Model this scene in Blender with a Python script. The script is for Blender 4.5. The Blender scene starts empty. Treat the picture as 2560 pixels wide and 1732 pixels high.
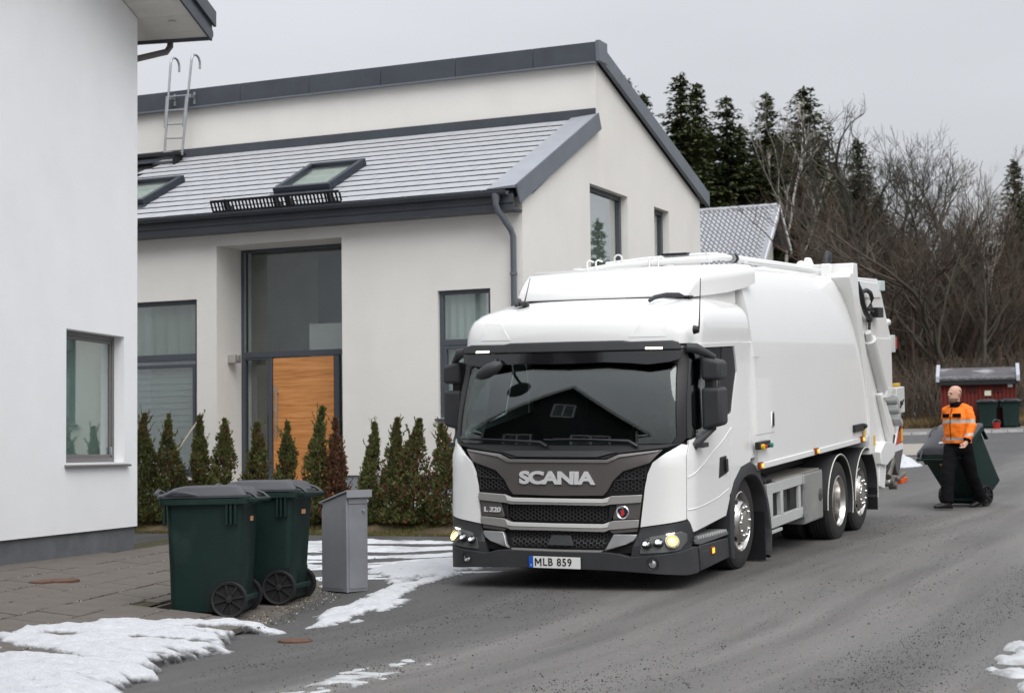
import bpy, bmesh, math, random
from mathutils import Vector, Matrix, noise
rnd = random.Random(7)
scene = bpy.context.scene
R = math.radians
pi = math.pi

# ------------------------------------------------------------------ camera
FPX, PXC, PYC = 4313.4, 1280.0, 866.0          # focal length and centre in photograph pixels
CAM_H = 1.40
_p, _r = 0.0601185, -0.0126366
FW = Vector((0, math.cos(_p), math.sin(_p)))
_u = Vector((0, -math.sin(_p), math.cos(_p)))
RI = Vector((1, 0, 0))*math.cos(_r) + _u*math.sin(_r)
UP = Vector((1, 0, 0))*(-math.sin(_r)) + _u*math.cos(_r)
CAM = Vector((0, 0, CAM_H))
cd = bpy.data.cameras.new('camera'); cam = bpy.data.objects.new('camera', cd)
scene.collection.objects.link(cam); scene.camera = cam
cd.sensor_width = 36; cd.lens = FPX/2560*36; cd.clip_start = .1; cd.clip_end = 3000
cam.matrix_world = Matrix(((RI.x, UP.x, -FW.x, 0), (RI.y, UP.y, -FW.y, 0), (RI.z, UP.z, -FW.z, CAM_H), (0, 0, 0, 1)))
cd.dof.use_dof = True; cd.dof.focus_distance = 16.3; cd.dof.aperture_fstop = 3.6

# ------------------------------------------------------------------ overcast sky, soft sun, exposure
SUN_EL, SUN_AZ = R(50), R(160)                  # azimuth from +Y towards +X
w = bpy.data.worlds.new('World'); scene.world = w; w.use_nodes = True
nt = w.node_tree; nt.nodes.clear()
def N(t, kind, **kw):
    n = t.nodes.new(kind)
    for k, v in kw.items():
        if k in n.inputs: n.inputs[k].default_value = v
        else: setattr(n, k, v)
    return n
sky = N(nt, 'ShaderNodeTexSky'); sky.sky_type = 'NISHITA'; sky.sun_disc = False
sky.sun_elevation = SUN_EL; sky.sun_rotation = SUN_AZ; sky.air_density = 1; sky.dust_density = 4; sky.ozone_density = 1
hs = N(nt, 'ShaderNodeHueSaturation'); hs.inputs['Saturation'].default_value = .13
tc = N(nt, 'ShaderNodeTexCoord'); mp = N(nt, 'ShaderNodeMapping'); mp.inputs['Scale'].default_value = (1, 1, 3.2)
nz = N(nt, 'ShaderNodeTexNoise'); nz.inputs['Scale'].default_value = 1.7; nz.inputs['Detail'].default_value = 5
cr = N(nt, 'ShaderNodeMapRange'); cr.inputs['From Min'].default_value = .3; cr.inputs['From Max'].default_value = .7
cr.inputs['To Min'].default_value = .90; cr.inputs['To Max'].default_value = 1.08
mx = N(nt, 'ShaderNodeMix', data_type='RGBA'); mx.inputs[0].default_value = .82
mx.inputs[7].default_value = (5.65, 5.83, 6.20, 1)   # the even cloud deck
vm = N(nt, 'ShaderNodeVectorMath', operation='SCALE')
bg = N(nt, 'ShaderNodeBackground'); bg.inputs['Strength'].default_value = .105
ou = N(nt, 'ShaderNodeOutputWorld'); L = nt.links.new
L(sky.outputs[0], hs.inputs['Color']); L(hs.outputs[0], mx.inputs[6])
L(tc.outputs['Generated'], mp.inputs[0]); L(mp.outputs[0], nz.inputs['Vector']); L(nz.outputs[0], cr.inputs[0])
sx = N(nt, 'ShaderNodeSeparateXYZ'); zr0 = N(nt, 'ShaderNodeMapRange'); zr0.inputs['From Min'].default_value = 0; zr0.inputs['From Max'].default_value = 1
zr0.inputs['To Min'].default_value = .645; zr0.inputs['To Max'].default_value = 1.95      # an overcast sky brightens towards the zenith
L(tc.outputs['Generated'], sx.inputs[0]); L(sx.outputs['Z'], zr0.inputs[0])
mu = N(nt, 'ShaderNodeMath', operation='MULTIPLY'); L(cr.outputs[0], mu.inputs[0]); L(zr0.outputs[0], mu.inputs[1])
L(mx.outputs[2], vm.inputs[0]); L(mu.outputs[0], vm.inputs['Scale']); L(vm.outputs[0], bg.inputs['Color'])
L(bg.outputs[0], ou.inputs[0])
sd = bpy.data.lights.new('sun', 'SUN'); sun = bpy.data.objects.new('sun', sd); scene.collection.objects.link(sun)
sd.energy = 1.5; sd.angle = R(50); sd.color = (1, .98, .95)
_d = Vector((math.sin(SUN_AZ)*math.cos(SUN_EL), math.cos(SUN_AZ)*math.cos(SUN_EL), math.sin(SUN_EL)))
sun.rotation_euler = _d.to_track_quat('Z', 'Y').to_euler()
vs = scene.view_settings; vs.view_transform = 'Standard'; vs.look = 'None'; vs.exposure = 0.34; vs.gamma = 1
vs.use_curve_mapping = False
scene.render.engine = 'CYCLES'
scene.cycles.max_bounces = 6; scene.cycles.diffuse_bounces = 3; scene.cycles.glossy_bounces = 3; scene.cycles.transparent_max_bounces = 10

# ------------------------------------------------------------------ helpers
def ray(px, py): return FW + RI*((px-PXC)/FPX) - UP*((py-PYC)/FPX)
def at(px, py, D): return CAM + ray(px, py)*D
def on_plane(px, py, P0, n):
    d = ray(px, py); return CAM + d*((P0-CAM).dot(n)/d.dot(n))
def lerp(a, b, t): return a+(b-a)*t
def sst(a, b, x):
    t = min(1, max(0, (x-a)/(b-a))); return t*t*(3-2*t)
def fbm(x, y, z=0, o=4): return noise.fractal(Vector((x, y, z)), 1.0, 2.0, o)

class MB:
    def __init__(s): s.v = []; s.f = []
    def add(s, vs, fs):
        o = len(s.v); s.v += [tuple(v) for v in vs]; s.f += [tuple(i+o for i in f) for f in fs]; return s
    def box(s, x0, x1, y0, y1, z0, z1):
        return s.add([(x0,y0,z0),(x1,y0,z0),(x1,y1,z0),(x0,y1,z0),(x0,y0,z1),(x1,y0,z1),(x1,y1,z1),(x0,y1,z1)],
                     [(0,3,2,1),(4,5,6,7),(0,1,5,4),(1,2,6,5),(2,3,7,6),(3,0,4,7)])
    def prism(s, poly, lo, hi, ax='z'):
        n = len(poly)
        m = {'z': lambda p, h: (p[0], p[1], h), 'y': lambda p, h: (p[0], h, p[1]), 'x': lambda p, h: (h, p[0], p[1])}[ax]
        return s.add([m(p, lo) for p in poly]+[m(p, hi) for p in poly],
                     [tuple(range(n))[::-1], tuple(range(n, 2*n))]+[(i, (i+1) % n, n+(i+1) % n, n+i) for i in range(n)])
    def tube(s, pts, r, n=8, cap=True):
        pts = [Vector(p) for p in pts]; rs = r if isinstance(r, (list, tuple)) else [r]*len(pts)
        vs = []; up = None
        for i, p in enumerate(pts):
            d = (pts[min(i+1, len(pts)-1)]-pts[max(i-1, 0)]).normalized()
            if up is None: up = Vector((0, 0, 1)) if abs(d.z) < .9 else Vector((1, 0, 0))
            a = d.cross(up)
            if a.length < 1e-5: a = d.orthogonal()
            a.normalize(); b = d.cross(a); up = -b if False else up
            for k in range(n):
                t = 2*pi*k/n; vs.append(p+(a*math.cos(t)+b*math.sin(t))*rs[i])
        fs = [(i*n+k, i*n+(k+1) % n, (i+1)*n+(k+1) % n, (i+1)*n+k) for i in range(len(pts)-1) for k in range(n)]
        if cap: fs += [tuple(range(n))[::-1], tuple(range((len(pts)-1)*n, len(pts)*n))]
        return s.add(vs, fs)
    def lathe(s, prof, n=24, c=(0,0,0), ax='x', a0=0, a1=2*pi):
        full = abs(a1-a0-2*pi) < 1e-6; m = n if full else n+1; vs = []
        for r, h in prof:
            for k in range(m):
                t = a0+(a1-a0)*k/n; q = (r*math.cos(t), r*math.sin(t))
                p = {'x': (h, q[0], q[1]), 'y': (q[0], h, q[1]), 'z': (q[0], q[1], h)}[ax]
                vs.append((c[0]+p[0], c[1]+p[1], c[2]+p[2]))
        fs = [(i*m+k, i*m+(k+1) % m, (i+1)*m+(k+1) % m, (i+1)*m+k) for i in range(len(prof)-1) for k in range(n)]
        return s.add(vs, fs)
    def cyl(s, p0, p1, r, n=12): return s.tube([p0, p1], r, n)
    def grid(s, fn, nu, nv):
        vs = [fn(i/nu, j/nv) for j in range(nv+1) for i in range(nu+1)]
        return s.add(vs, [(j*(nu+1)+i, j*(nu+1)+i+1, (j+1)*(nu+1)+i+1, (j+1)*(nu+1)+i) for j in range(nv) for i in range(nu)])
    def loft(s, rings, cap=True):
        n = len(rings[0]); vs = [p for r in rings for p in r]
        fs = [(i*n+k, i*n+(k+1) % n, (i+1)*n+(k+1) % n, (i+1)*n+k) for i in range(len(rings)-1) for k in range(n)]
        if cap: fs += [tuple(range(n))[::-1], tuple(range((len(rings)-1)*n, len(rings)*n))]
        return s.add(vs, fs)
    def build(s, name, mat, parent=None, bevel=0, smooth=None, loc=None, recalc=True, seg=2, bang=30):
        me = bpy.data.meshes.new(name)
        me.from_pydata(s.v, [], s.f)
        return fin(me, name, mat, parent, bevel, smooth, loc, recalc, seg, bang)

def fin(me, name, mat, parent=None, bevel=0, smooth=None, loc=None, recalc=True, seg=2, bang=30):
    if recalc:
        bm = bmesh.new(); bm.from_mesh(me); bmesh.ops.recalc_face_normals(bm, faces=bm.faces); bm.to_mesh(me); bm.free()
    if smooth:
        me.shade_smooth(); me.set_sharp_from_angle(angle=R(smooth))
    o = bpy.data.objects.new(name, me); scene.collection.objects.link(o)
    for m in (mat if isinstance(mat, (list, tuple)) else [mat]): me.materials.append(m)
    if parent is not None: o.parent = parent
    if loc is not None: o.location = loc
    if bevel:
        b = o.modifiers.new('b', 'BEVEL'); b.width = bevel; b.segments = seg; b.limit_method = 'ANGLE'; b.angle_limit = R(bang)
        b.harden_normals = False
        if not smooth: me.shade_smooth(); me.set_sharp_from_angle(angle=R(40))
    return o
def tag(o, label, cat, group=None, kind=None):
    if label: o['label'] = label
    if cat: o['category'] = cat
    if group: o['group'] = group
    if kind: o['kind'] = kind
    return o
def struct(o): o['kind'] = 'structure'; return o
def stuff(o): o['kind'] = 'stuff'; return o
def empty(name, loc=(0,0,0), rz=0):
    o = bpy.data.objects.new(name, None); scene.collection.objects.link(o); o.location = loc; o.rotation_euler = (0,0,rz); o.empty_display_size = .2
    return o
def dup(root, loc=None, rot=None, scale=None, label=None):
    def cp(o, par):
        c = o.copy(); scene.collection.objects.link(c); c.parent = par
        for ch in o.children: cp(ch, c)
        return c
    r = cp(root, root.parent)
    if loc is not None: r.location = loc
    if rot is not None: r.rotation_euler = rot
    if scale is not None: r.scale = scale
    if label: r['label'] = label
    return r
def inst(o, parent, loc=(0,0,0), rot=(0,0,0), scale=(1,1,1)):   # another piece sharing the mesh
    c = o.copy(); scene.collection.objects.link(c); c.parent = parent; c.location = loc; c.rotation_euler = rot; c.scale = scale
    return c

_tmp = bpy.data.scenes.new('scratch')
def to_mesh(o):      # evaluate one object alone, away from the rest of the scene
    _tmp.collection.objects.link(o); vl = _tmp.view_layers[0]; vl.update()
    me = bpy.data.meshes.new_from_object(o.evaluated_get(vl.depsgraph)); bpy.data.objects.remove(o); return me
def wrap(poly, fn, off=0.0, thick=.012, du=.07, dz=.12, step=.05):
    """a panel cut to an outline in (U,z) and laid on the curved surface fn(U,z,off)"""
    pts = []
    n = len(poly)
    for i in range(n):
        a = Vector(poly[i]); b = Vector(poly[(i+1) % n]); k = max(1, int((b-a).length/step))
        pts += [a.lerp(b, j/k) for j in range(k)]
    bm = bmesh.new(); vs = [bm.verts.new((p.x, p.y, 0)) for p in pts]; bm.faces.new(vs)
    us = [p.x for p in pts]; zs = [p.y for p in pts]
    for lo, hi, st, nn in ((min(us), max(us), du, (1,0,0)), (min(zs), max(zs), dz, (0,1,0))):
        k = int((hi-lo)/st)
        for j in range(1, k+1):
            c = lo+(hi-lo)*j/(k+1)
            bmesh.ops.bisect_plane(bm, geom=bm.verts[:]+bm.edges[:]+bm.faces[:], dist=1e-6, plane_co=(c*nn[0], c*nn[1], 0), plane_no=nn)
    bm.verts.ensure_lookup_table(); bm.normal_update()
    mb = MB(); idx = {v: i for i, v in enumerate(bm.verts)}; nv = len(bm.verts)
    flat = [(v.co.x, v.co.y) for v in bm.verts]
    top = [fn(u, z, off) for u, z in flat]; bot = [fn(u, z, off-thick) for u, z in flat]
    fs = [tuple(idx[v] for v in f.verts) for f in bm.faces]
    side = []
    for e in bm.edges:
        if len(e.link_faces) == 1:
            a, b = idx[e.verts[0]], idx[e.verts[1]]; side.append((a, b, b+nv, a+nv))
    mb.add(top+bot, fs+[tuple(i+nv for i in f[::-1]) for f in fs]+side); bm.free()
    return mb

# ------------------------------------------------------------------ materials
def mat(name, col, rough=.5, metal=0., var=.0, vs=6., bump=0., bs=40., coat=0., spec=.5, emit=None, es=1., alpha=None, trans=0., dirt=None, coord='Object', stretch=(1,1,1), ior=1.45, rv=0.):
    m = bpy.data.materials.new(name); m.use_nodes = True; t = m.node_tree; b = t.nodes['Principled BSDF']; l = t.links.new
    b.inputs['Base Color'].default_value = (*col, 1); b.inputs['Roughness'].default_value = rough; b.inputs['Metallic'].default_value = metal
    b.inputs['Specular IOR Level'].default_value = spec; b.inputs['IOR'].default_value = ior
    if coat: b.inputs['Coat Weight'].default_value = coat; b.inputs['Coat Roughness'].default_value = .04
    if trans: b.inputs['Transmission Weight'].default_value = trans
    if emit: b.inputs['Emission Color'].default_value = (*emit, 1); b.inputs['Emission Strength'].default_value = es
    if var or bump or dirt or rv:
        tc = N(t, 'ShaderNodeTexCoord'); mp = N(t, 'ShaderNodeMapping'); mp.inputs['Scale'].default_value = stretch
        l(tc.outputs[coord], mp.inputs[0])
    if var or dirt or rv:
        nz = N(t, 'ShaderNodeTexNoise'); nz.inputs['Scale'].default_value = vs; nz.inputs['Detail'].default_value = 6; nz.inputs['Roughness'].default_value = .6
        l(mp.outputs[0], nz.inputs['Vector'])
        mr = N(t, 'ShaderNodeMapRange'); mr.inputs['From Min'].default_value = .28; mr.inputs['From Max'].default_value = .72
        l(nz.outputs[0], mr.inputs[0])
        mx = N(t, 'ShaderNodeMix', data_type='RGBA')
        a = tuple(c*(1-var) for c in col) if not dirt else dirt
        mx.inputs[6].default_value = (*a, 1); mx.inputs[7].default_value = (*tuple(min(1, c*(1+var)) for c in col), 1)
        l(mr.outputs[0], mx.inputs[0]); l(mx.outputs[2], b.inputs['Base Color'])
        if rv:
            m2 = N(t, 'ShaderNodeMapRange'); m2.inputs['To Min'].default_value = max(.02, rough-rv); m2.inputs['To Max'].default_value = min(1, rough+rv)
            l(mr.outputs[0], m2.inputs[0]); l(m2.outputs[0], b.inputs['Roughness'])
    if bump:
        n2 = N(t, 'ShaderNodeTexNoise'); n2.inputs['Scale'].default_value = bs; n2.inputs['Detail'].default_value = 4
        l(mp.outputs[0], n2.inputs['Vector'])
        bp = N(t, 'ShaderNodeBump'); bp.inputs['Strength'].default_value = bump; bp.inputs['Distance'].default_value = .02
        l(n2.outputs[0], bp.inputs['Height']); l(bp.outputs[0], b.inputs['Normal'])
    return m
def layer(m, col, scale, lo, hi, stretch=(1,1,1), amount=1., coord='Object', detail=5):
    """mix a second colour over a material where a noise of its own passes a threshold"""
    t = m.node_tree; b = t.nodes['Principled BSDF']; l = t.links.new; inp = b.inputs['Base Color']
    tc = N(t, 'ShaderNodeTexCoord'); mp = N(t, 'ShaderNodeMapping'); mp.inputs['Scale'].default_value = stretch; mp.inputs['Location'].default_value = (scale, 3.1*scale, 0)
    nz = N(t, 'ShaderNodeTexNoise'); nz.inputs['Scale'].default_value = scale; nz.inputs['Detail'].default_value = detail
    mr = N(t, 'ShaderNodeMapRange'); mr.inputs['From Min'].default_value = lo; mr.inputs['From Max'].default_value = hi; mr.inputs['To Max'].default_value = amount
    mx = N(t, 'ShaderNodeMix', data_type='RGBA'); mx.inputs[7].default_value = (*col, 1)
    l(tc.outputs[coord], mp.inputs[0]); l(mp.outputs[0], nz.inputs['Vector']); l(nz.outputs[0], mr.inputs[0]); l(mr.outputs[0], mx.inputs[0])
    if inp.links: l(inp.links[0].from_socket, mx.inputs[6])
    else: mx.inputs[6].default_value = inp.default_value
    l(mx.outputs[2], inp)
    return m
def glass(name, tint=(.55,.62,.6), refl=1.0, ior=1.75):
    """window glass: a mirror-clear pane over see-through tinted glass"""
    m = bpy.data.materials.new(name); m.use_nodes = True; t = m.node_tree; t.nodes.clear(); l = t.links.new
    o = N(t, 'ShaderNodeOutputMaterial'); g = N(t, 'ShaderNodeBsdfGlossy'); g.inputs['Roughness'].default_value = .012
    g.inputs['Color'].default_value = (refl, refl, refl, 1)
    tr = N(t, 'ShaderNodeBsdfTransparent'); tr.inputs['Color'].default_value = (*[math.sqrt(c) for c in tint], 1)
    fr = N(t, 'ShaderNodeFresnel'); ge = N(t, 'ShaderNodeNewGeometry'); io = N(t, 'ShaderNodeMix'); io.inputs[2].default_value = ior; io.inputs[3].default_value = 1/ior
    l(ge.outputs['Backfacing'], io.inputs[0]); l(io.outputs[0], fr.inputs['IOR'])   # same Fresnel on both faces of the thin pane
    ms = N(t, 'ShaderNodeMixShader'); l(fr.outputs[0], ms.inputs[0]); l(tr.outputs[0], ms.inputs[1]); l(g.outputs[0], ms.inputs[2])
    tc = N(t, 'ShaderNodeTexCoord'); nz = N(t, 'ShaderNodeTexNoise'); nz.inputs['Scale'].default_value = .9; nz.inputs['Detail'].default_value = 0
    bp = N(t, 'ShaderNodeBump'); bp.inputs['Strength'].default_value = .03; bp.inputs['Distance'].default_value = .03
    l(tc.outputs['Object'], nz.inputs['Vector']); l(nz.outputs[0], bp.inputs['Height']); l(bp.outputs[0], g.inputs['Normal']); l(ms.outputs[0], o.inputs[0])
    return m

M = {}
M['stucco_white'] = mat('white_render', (.88,.885,.895), .9, var=.03, vs=1.2, bump=.25, bs=160)
M['stucco'] = layer(mat('warm_grey_render', (.775,.752,.712), .9, var=.035, vs=.9, bump=.3, bs=120), (.66,.63,.585), 1.3, .5, .8, (1,1,.35), .35)
M['plinth'] = mat('grey_plinth', (.13,.135,.145), .9, var=.2, vs=3, bump=.2, bs=60)
M['dark_metal'] = mat('dark_grey_sheet_metal', (.055,.062,.075), .38, var=.15, vs=2.2, rv=.1)
M['frame'] = mat('grey_window_frame', (.07,.08,.095), .4)
M['soffit'] = mat('white_painted_boards', (.66,.64,.60), .7, var=.05, vs=4)
M['snow'] = layer(mat('snow', (.60,.615,.64), .75, var=.08, vs=16, bump=1.0, bs=60), (.43,.44,.455), 5, .56, .80, amount=.5)
def rim_slush(m):
    t = m.node_tree; b = t.nodes['Principled BSDF']; l = t.links.new; inp = b.inputs['Base Color']
    at_ = N(t, 'ShaderNodeAttribute', attribute_name='thick'); tc = N(t, 'ShaderNodeTexCoord'); nz = N(t, 'ShaderNodeTexNoise'); nz.inputs['Scale'].default_value = 14; nz.inputs['Detail'].default_value = 4
    l(tc.outputs['Object'], nz.inputs['Vector']); mu = N(t, 'ShaderNodeMath', operation='MULTIPLY_ADD'); mu.inputs[1].default_value = .14; mu.inputs[2].default_value = -.07; l(nz.outputs[0], mu.inputs[0])
    ad = N(t, 'ShaderNodeMath', operation='ADD'); l(at_.outputs['Fac'], ad.inputs[0]); l(mu.outputs[0], ad.inputs[1])
    mr = N(t, 'ShaderNodeMapRange'); mr.inputs['From Min'].default_value = .0; mr.inputs['From Max'].default_value = .075; l(ad.outputs[0], mr.inputs[0])
    mx = N(t, 'ShaderNodeMix', data_type='RGBA'); mx.inputs[6].default_value = (.17, .17, .175, 1); l(mr.outputs[0], mx.inputs[0]); l(inp.links[0].from_socket, mx.inputs[7]); l(mx.outputs[2], inp)
    ma = N(t, 'ShaderNodeMapRange'); ma.inputs['From Min'].default_value = -.03; ma.inputs['From Max'].default_value = .045; l(ad.outputs[0], ma.inputs[0]); l(ma.outputs[0], b.inputs['Alpha'])   # the rim thins to wet ice
    return m
rim_slush(M['snow'])
M['galv'] = mat('galvanised_steel', (.36,.38,.39), .38, metal=.7, var=.15, vs=9)
M['glass'] = glass('house_glass', (.64,.73,.71), ior=2.5)
M['glass_sky'] = glass('roof_window_glass', (.80,.86,.84), ior=2.0)
M['glass_dark'] = glass('tinted_house_glass', (.78,.84,.83), ior=1.7)
M['black'] = mat('black_plastic', (.012,.012,.014), .5, var=.2, vs=14, bump=.1, bs=300)
M['room'] = mat('dim_room_wall', (.70,.70,.68), .9, var=.1, vs=2)
M['room_white'] = mat('room_white', (.7,.7,.7), .8)
M['blind'] = mat('grey_blind', (.52,.51,.52), .7)
# ------------------------------------------------------------------ ground
ROAD_AZ = .44273
SA, CA = math.sin(ROAD_AZ), math.cos(ROAD_AZ)
def st(x, y): return x*SA+y*CA, x*CA-y*SA
def xy(s, t): return s*SA+t*CA, s*CA-t*SA
KN = [(-300,-.06),(5,-.04),(9,-.02),(12.2,.0),(16.3,.195),(20,.32),(21.3,.36),(25.4,.465),(45,1.17),(68,1.94),(74,2.3),(95,6.0),(120,10.5),(160,14),(400,18),(900,20)]
def zroad(s):
    for i, ((a, za), (b, zb)) in enumerate(zip(KN, KN[1:])):
        if s <= b:
            m0 = (zb-KN[i-1][1])/(b-KN[i-1][0]) if i > 0 else 0
            m1 = (KN[i+2][1]-za)/(KN[i+2][0]-a) if i+2 < len(KN) else 0
            h = b-a; t = (s-a)/h
            return (2*t**3-3*t*t+1)*za+(t**3-2*t*t+t)*h*m0+(-2*t**3+3*t*t)*zb+(t**3-t*t)*h*m1
    return KN[-1][1]
def gz(x, y):
    s, t = st(x, y); zr = zroad(s)
    zl = .0+.036*max(0, min(s, 40)-14)
    k = max(sst(-10.5, -8.0, t), sst(28, 40, s))
    z = lerp(zl, zr, k)
    if s > 20.7: z = lerp(z, max(z, .75), sst(21.0, 22.5, s)*sst(-8.6, -10.2, t)*(1-sst(32, 45, s)))
    return z
def spaced(lo, hi, f0, f1, fine, coarse):
    v = []; x = lo
    while x < hi:
        v.append(x)
        d = max(f0-x, x-f1, 0); x += fine+coarse*d
    v.append(hi); return v
def sheet(name, xs, ys, zf, m):
    mb = MB(); nx, ny = len(xs), len(ys)
    mb.add([(x, y, zf(x, y)) for y in ys for x in xs], [(j*nx+i, j*nx+i+1, (j+1)*nx+i+1, (j+1)*nx+i) for j in range(ny-1) for i in range(nx-1)])
    return mb.build(name, m, smooth=60, recalc=False)

M['earth'] = layer(layer(mat('dry_grass_earth', (.085,.062,.036), .95, var=.45, vs=1.4, bump=.8, bs=8), (.16,.115,.06), 3.2, .42, .62, amount=.7), (.035,.03,.02), 1.1, .5, .7, amount=.7)
G = sheet('ground', spaced(-700, 700, -20, 45, .7, .09), spaced(-500, 1300, -5, 80, .7, .09), lambda x, y: gz(x, y)-.03+(.0 if st(x, y)[0] < 72 else .35*fbm(x*.15, y*.15)), M['earth']); struct(G)

# asphalt: dusty, with tyre tracks that run along the road
def asphalt():
    m = bpy.data.materials.new('worn_asphalt'); m.use_nodes = True; t = m.node_tree; b = t.nodes['Principled BSDF']; l = t.links.new
    tc = N(t, 'ShaderNodeTexCoord')
    rot = N(t, 'ShaderNodeMapping'); rot.inputs['Rotation'].default_value = (0, 0, ROAD_AZ); l(tc.outputs['Object'], rot.inputs[0])
    # slow bend so the tracks sweep like the photograph's
    def noise_(sc, stretch, det=4, rough=.55, src=rot):
        mp = N(t, 'ShaderNodeMapping'); mp.inputs['Scale'].default_value = stretch
        n = N(t, 'ShaderNodeTexNoise'); n.inputs['Scale'].default_value = sc; n.inputs['Detail'].default_value = det; n.inputs['Roughness'].default_value = rough
        n.inputs['Distortion'].default_value = .15
        l(src.outputs[0], mp.inputs[0]); l(mp.outputs[0], n.inputs['Vector']); return n.outputs[0]
    def rng(s, a, b_, c=0., d=1.):
        r = N(t, 'ShaderNodeMapRange'); r.inputs['From Min'].default_value = a; r.inputs['From Max'].default_value = b_; r.inputs['To Min'].default_value = c; r.inputs['To Max'].default_value = d
        l(s, r.inputs[0]); return r.outputs[0]
    def mixc(f, a, c):
        x = N(t, 'ShaderNodeMix', data_type='RGBA'); l(f, x.inputs[0])
        for i, q in ((6, a), (7, c)):
            if isinstance(q, tuple): x.inputs[i].default_value = (*q, 1)
            else: l(q, x.inputs[i])
        return x.outputs[2]
    streak = noise_(1.0, (1.1, .06, 1), 5); fine = noise_(3.0, (1.5, .12, 1), 4); grain = noise_(95, (1,1,1), 2, .7); patch = noise_(.45, (1,1,1), 4)
    c = mixc(rng(streak, .34, .66), (.068,.064,.059), (.222,.214,.204))
    c = mixc(rng(fine, .5, .75, 0, .5), c, (.062,.057,.052))
    c = mixc(rng(patch, .4, .65, 0, .45), c, (.155,.150,.144))
    g1 = N(t, 'ShaderNodeTexVoronoi'); g1.inputs['Scale'].default_value = 75; l(tc.outputs['Object'], g1.inputs['Vector'])
    c = mixc(rng(g1.outputs['Color'], .0, 1.0, 0, .38), c, (.05,.048,.046))
    c = mixc(rng(grain, .55, .8, 0, .55), c, (.34,.33,.32))
    sxy = N(t, 'ShaderNodeSeparateXYZ'); l(rot.outputs[0], sxy.inputs[0])
    ad = N(t, 'ShaderNodeMath', operation='ADD'); mu_ = N(t, 'ShaderNodeMath', operation='MULTIPLY'); mu_.inputs[1].default_value = 2.6; l(patch, mu_.inputs[0]); l(sxy.outputs['X'], ad.inputs[0]); l(mu_.outputs[0], ad.inputs[1])
    c = mixc(rng(ad.outputs[0], -6.2, -4.0, .62, 0.), c, (.046,.047,.050))     # swept, cleaner asphalt along the left edge
    l(c, b.inputs['Base Color']); b.inputs['Roughness'].default_value = .86
    l(rng(streak, .3, .7, .6, .95), b.inputs['Roughness'])
    bp = N(t, 'ShaderNodeBump'); bp.inputs['Strength'].default_value = .55; bp.inputs['Distance'].default_value = .012
    l(g1.outputs['Distance'], bp.inputs['Height']); l(bp.outputs[0], b.inputs['Normal'])
    return m
M['asphalt'] = asphalt()
def road_mesh():
    mb = MB()
    ss = spaced(-40, 65.5, 6, 30, .4, .05)
    def rows(ss, t0, t1):
        n = int((t1-t0)/.8)+1
        vs = []
        for s in ss:
            for i in range(n+1):
                x, y = xy(s, lerp(t0, t1, i/n)); vs.append((x, y, gz(x, y)))
        mb.add(vs, [(j*(n+1)+i+1, j*(n+1)+i, (j+1)*(n+1)+i, (j+1)*(n+1)+i+1) for j in range(len(ss)-1) for i in range(n)])
    rows([s for s in ss if s < 20.7]+[20.7], -30, -8.8)
    rows(ss, -8.8, 30)
    rows([35.0]+[s for s in ss if s > 35.1], -30, -8.8)
    return mb.build('road', M['asphalt'], smooth=60, recalc=False)
road = struct(road_mesh())
road.location.z = .012
GR = .012      # road surface above the ground function

# paving beside the left house: every slab its own piece
PA = .13986; PU = Vector((math.sin(PA), math.cos(PA), 0)); PV = Vector((math.cos(PA), -math.sin(PA), 0))
PV0 = Vector((-2.8, 14.4, 0)).dot(PV)
def pz(x, y): return .10-.05*(Vector((x, y, 0)).dot(PV)-PV0)
def puv(u, v):
    p = PU*u+PV*v; return Vector((p.x, p.y, pz(p.x, p.y)))
M['paver'] = layer(layer(mat('concrete_slab', (.125,.110,.096), .93, var=.14, vs=2.5, bump=.25, bs=120), (.16,.145,.13), .35, .45, .6, amount=.7), (.075,.07,.06), 7, .58, .75, amount=.5)
M['moss'] = mat('mossy_sand_joint', (.052,.048,.022), 1., var=.5, vs=12)
pav = empty('paving', (0, 0, 0)); struct(pav)
mbm = MB(); SP = .452; SL = .56
slab = None; pt_n = 0
bed = MB()
V_OUT = -4.008; SH = -.5; PITV = -5.19
def pw(u, v): return puv(u+SH*(v-PITV), v)
def quad_slab(name, u0, u1, v0, v1, h=.05):
    g = .007; n3 = Vector((.05*PV.x, .05*PV.y, 1)).normalized(); c = pw(u0, v0)
    q = [pw(a, b) - c for a, b in ((u0+g, v0+g), (u1-g, v0+g), (u1-g, v1-g), (u0+g, v1-g))]
    mb = MB().add([p-n3*h for p in q]+q, [(0,1,2,3),(4,7,6,5),(0,4,5,1),(1,5,6,2),(2,6,7,3),(3,7,4,0)])
    return mb.build(name, M['paver'], pav, bevel=.006)
protos = {}
rows_v = [V_OUT-SP*i for i in range(0, 9)]
for r_i, v1 in enumerate(rows_v):
    v0 = v1-SP; u = 8.0+(r_i*.21) % SL
    while u < 22.2:
        va, vb = v0, v1
        pit_side = u > 14.15 and v1 > PITV+.01
        if pit_side:
            if v0 < PITV: vb = PITV
            else: u += SL; continue
        ua, ub = u, u+SL
        if not pit_side and v1 > PITV and u+SL > 14.2: ub = 14.2
        p = pw((ua+ub)/2, (va+vb)/2)
        if p.y > 9.5 and p.x/p.y > -.36 and (p.x+4.70) > .2107*(p.y-21.6)-.12 and ub-ua > .08:
            key = (round(vb-va, 3), round(ub-ua, 3))
            if key not in protos:
                o = protos[key] = quad_slab('paving_slab', ua, ub, va, vb)
            else: o = inst(protos[key], pav)
            c = pw(ua, va); o.location = (c.x, c.y, c.z+rnd.uniform(-.004, .004))
            o.rotation_euler = (rnd.uniform(-.004, .004), rnd.uniform(-.004, .004), 0)
        u += SL
def bedp(u, v): q = pw(u, v); return (q.x, q.y, q.z-.018)
bedm = MB()
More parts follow.
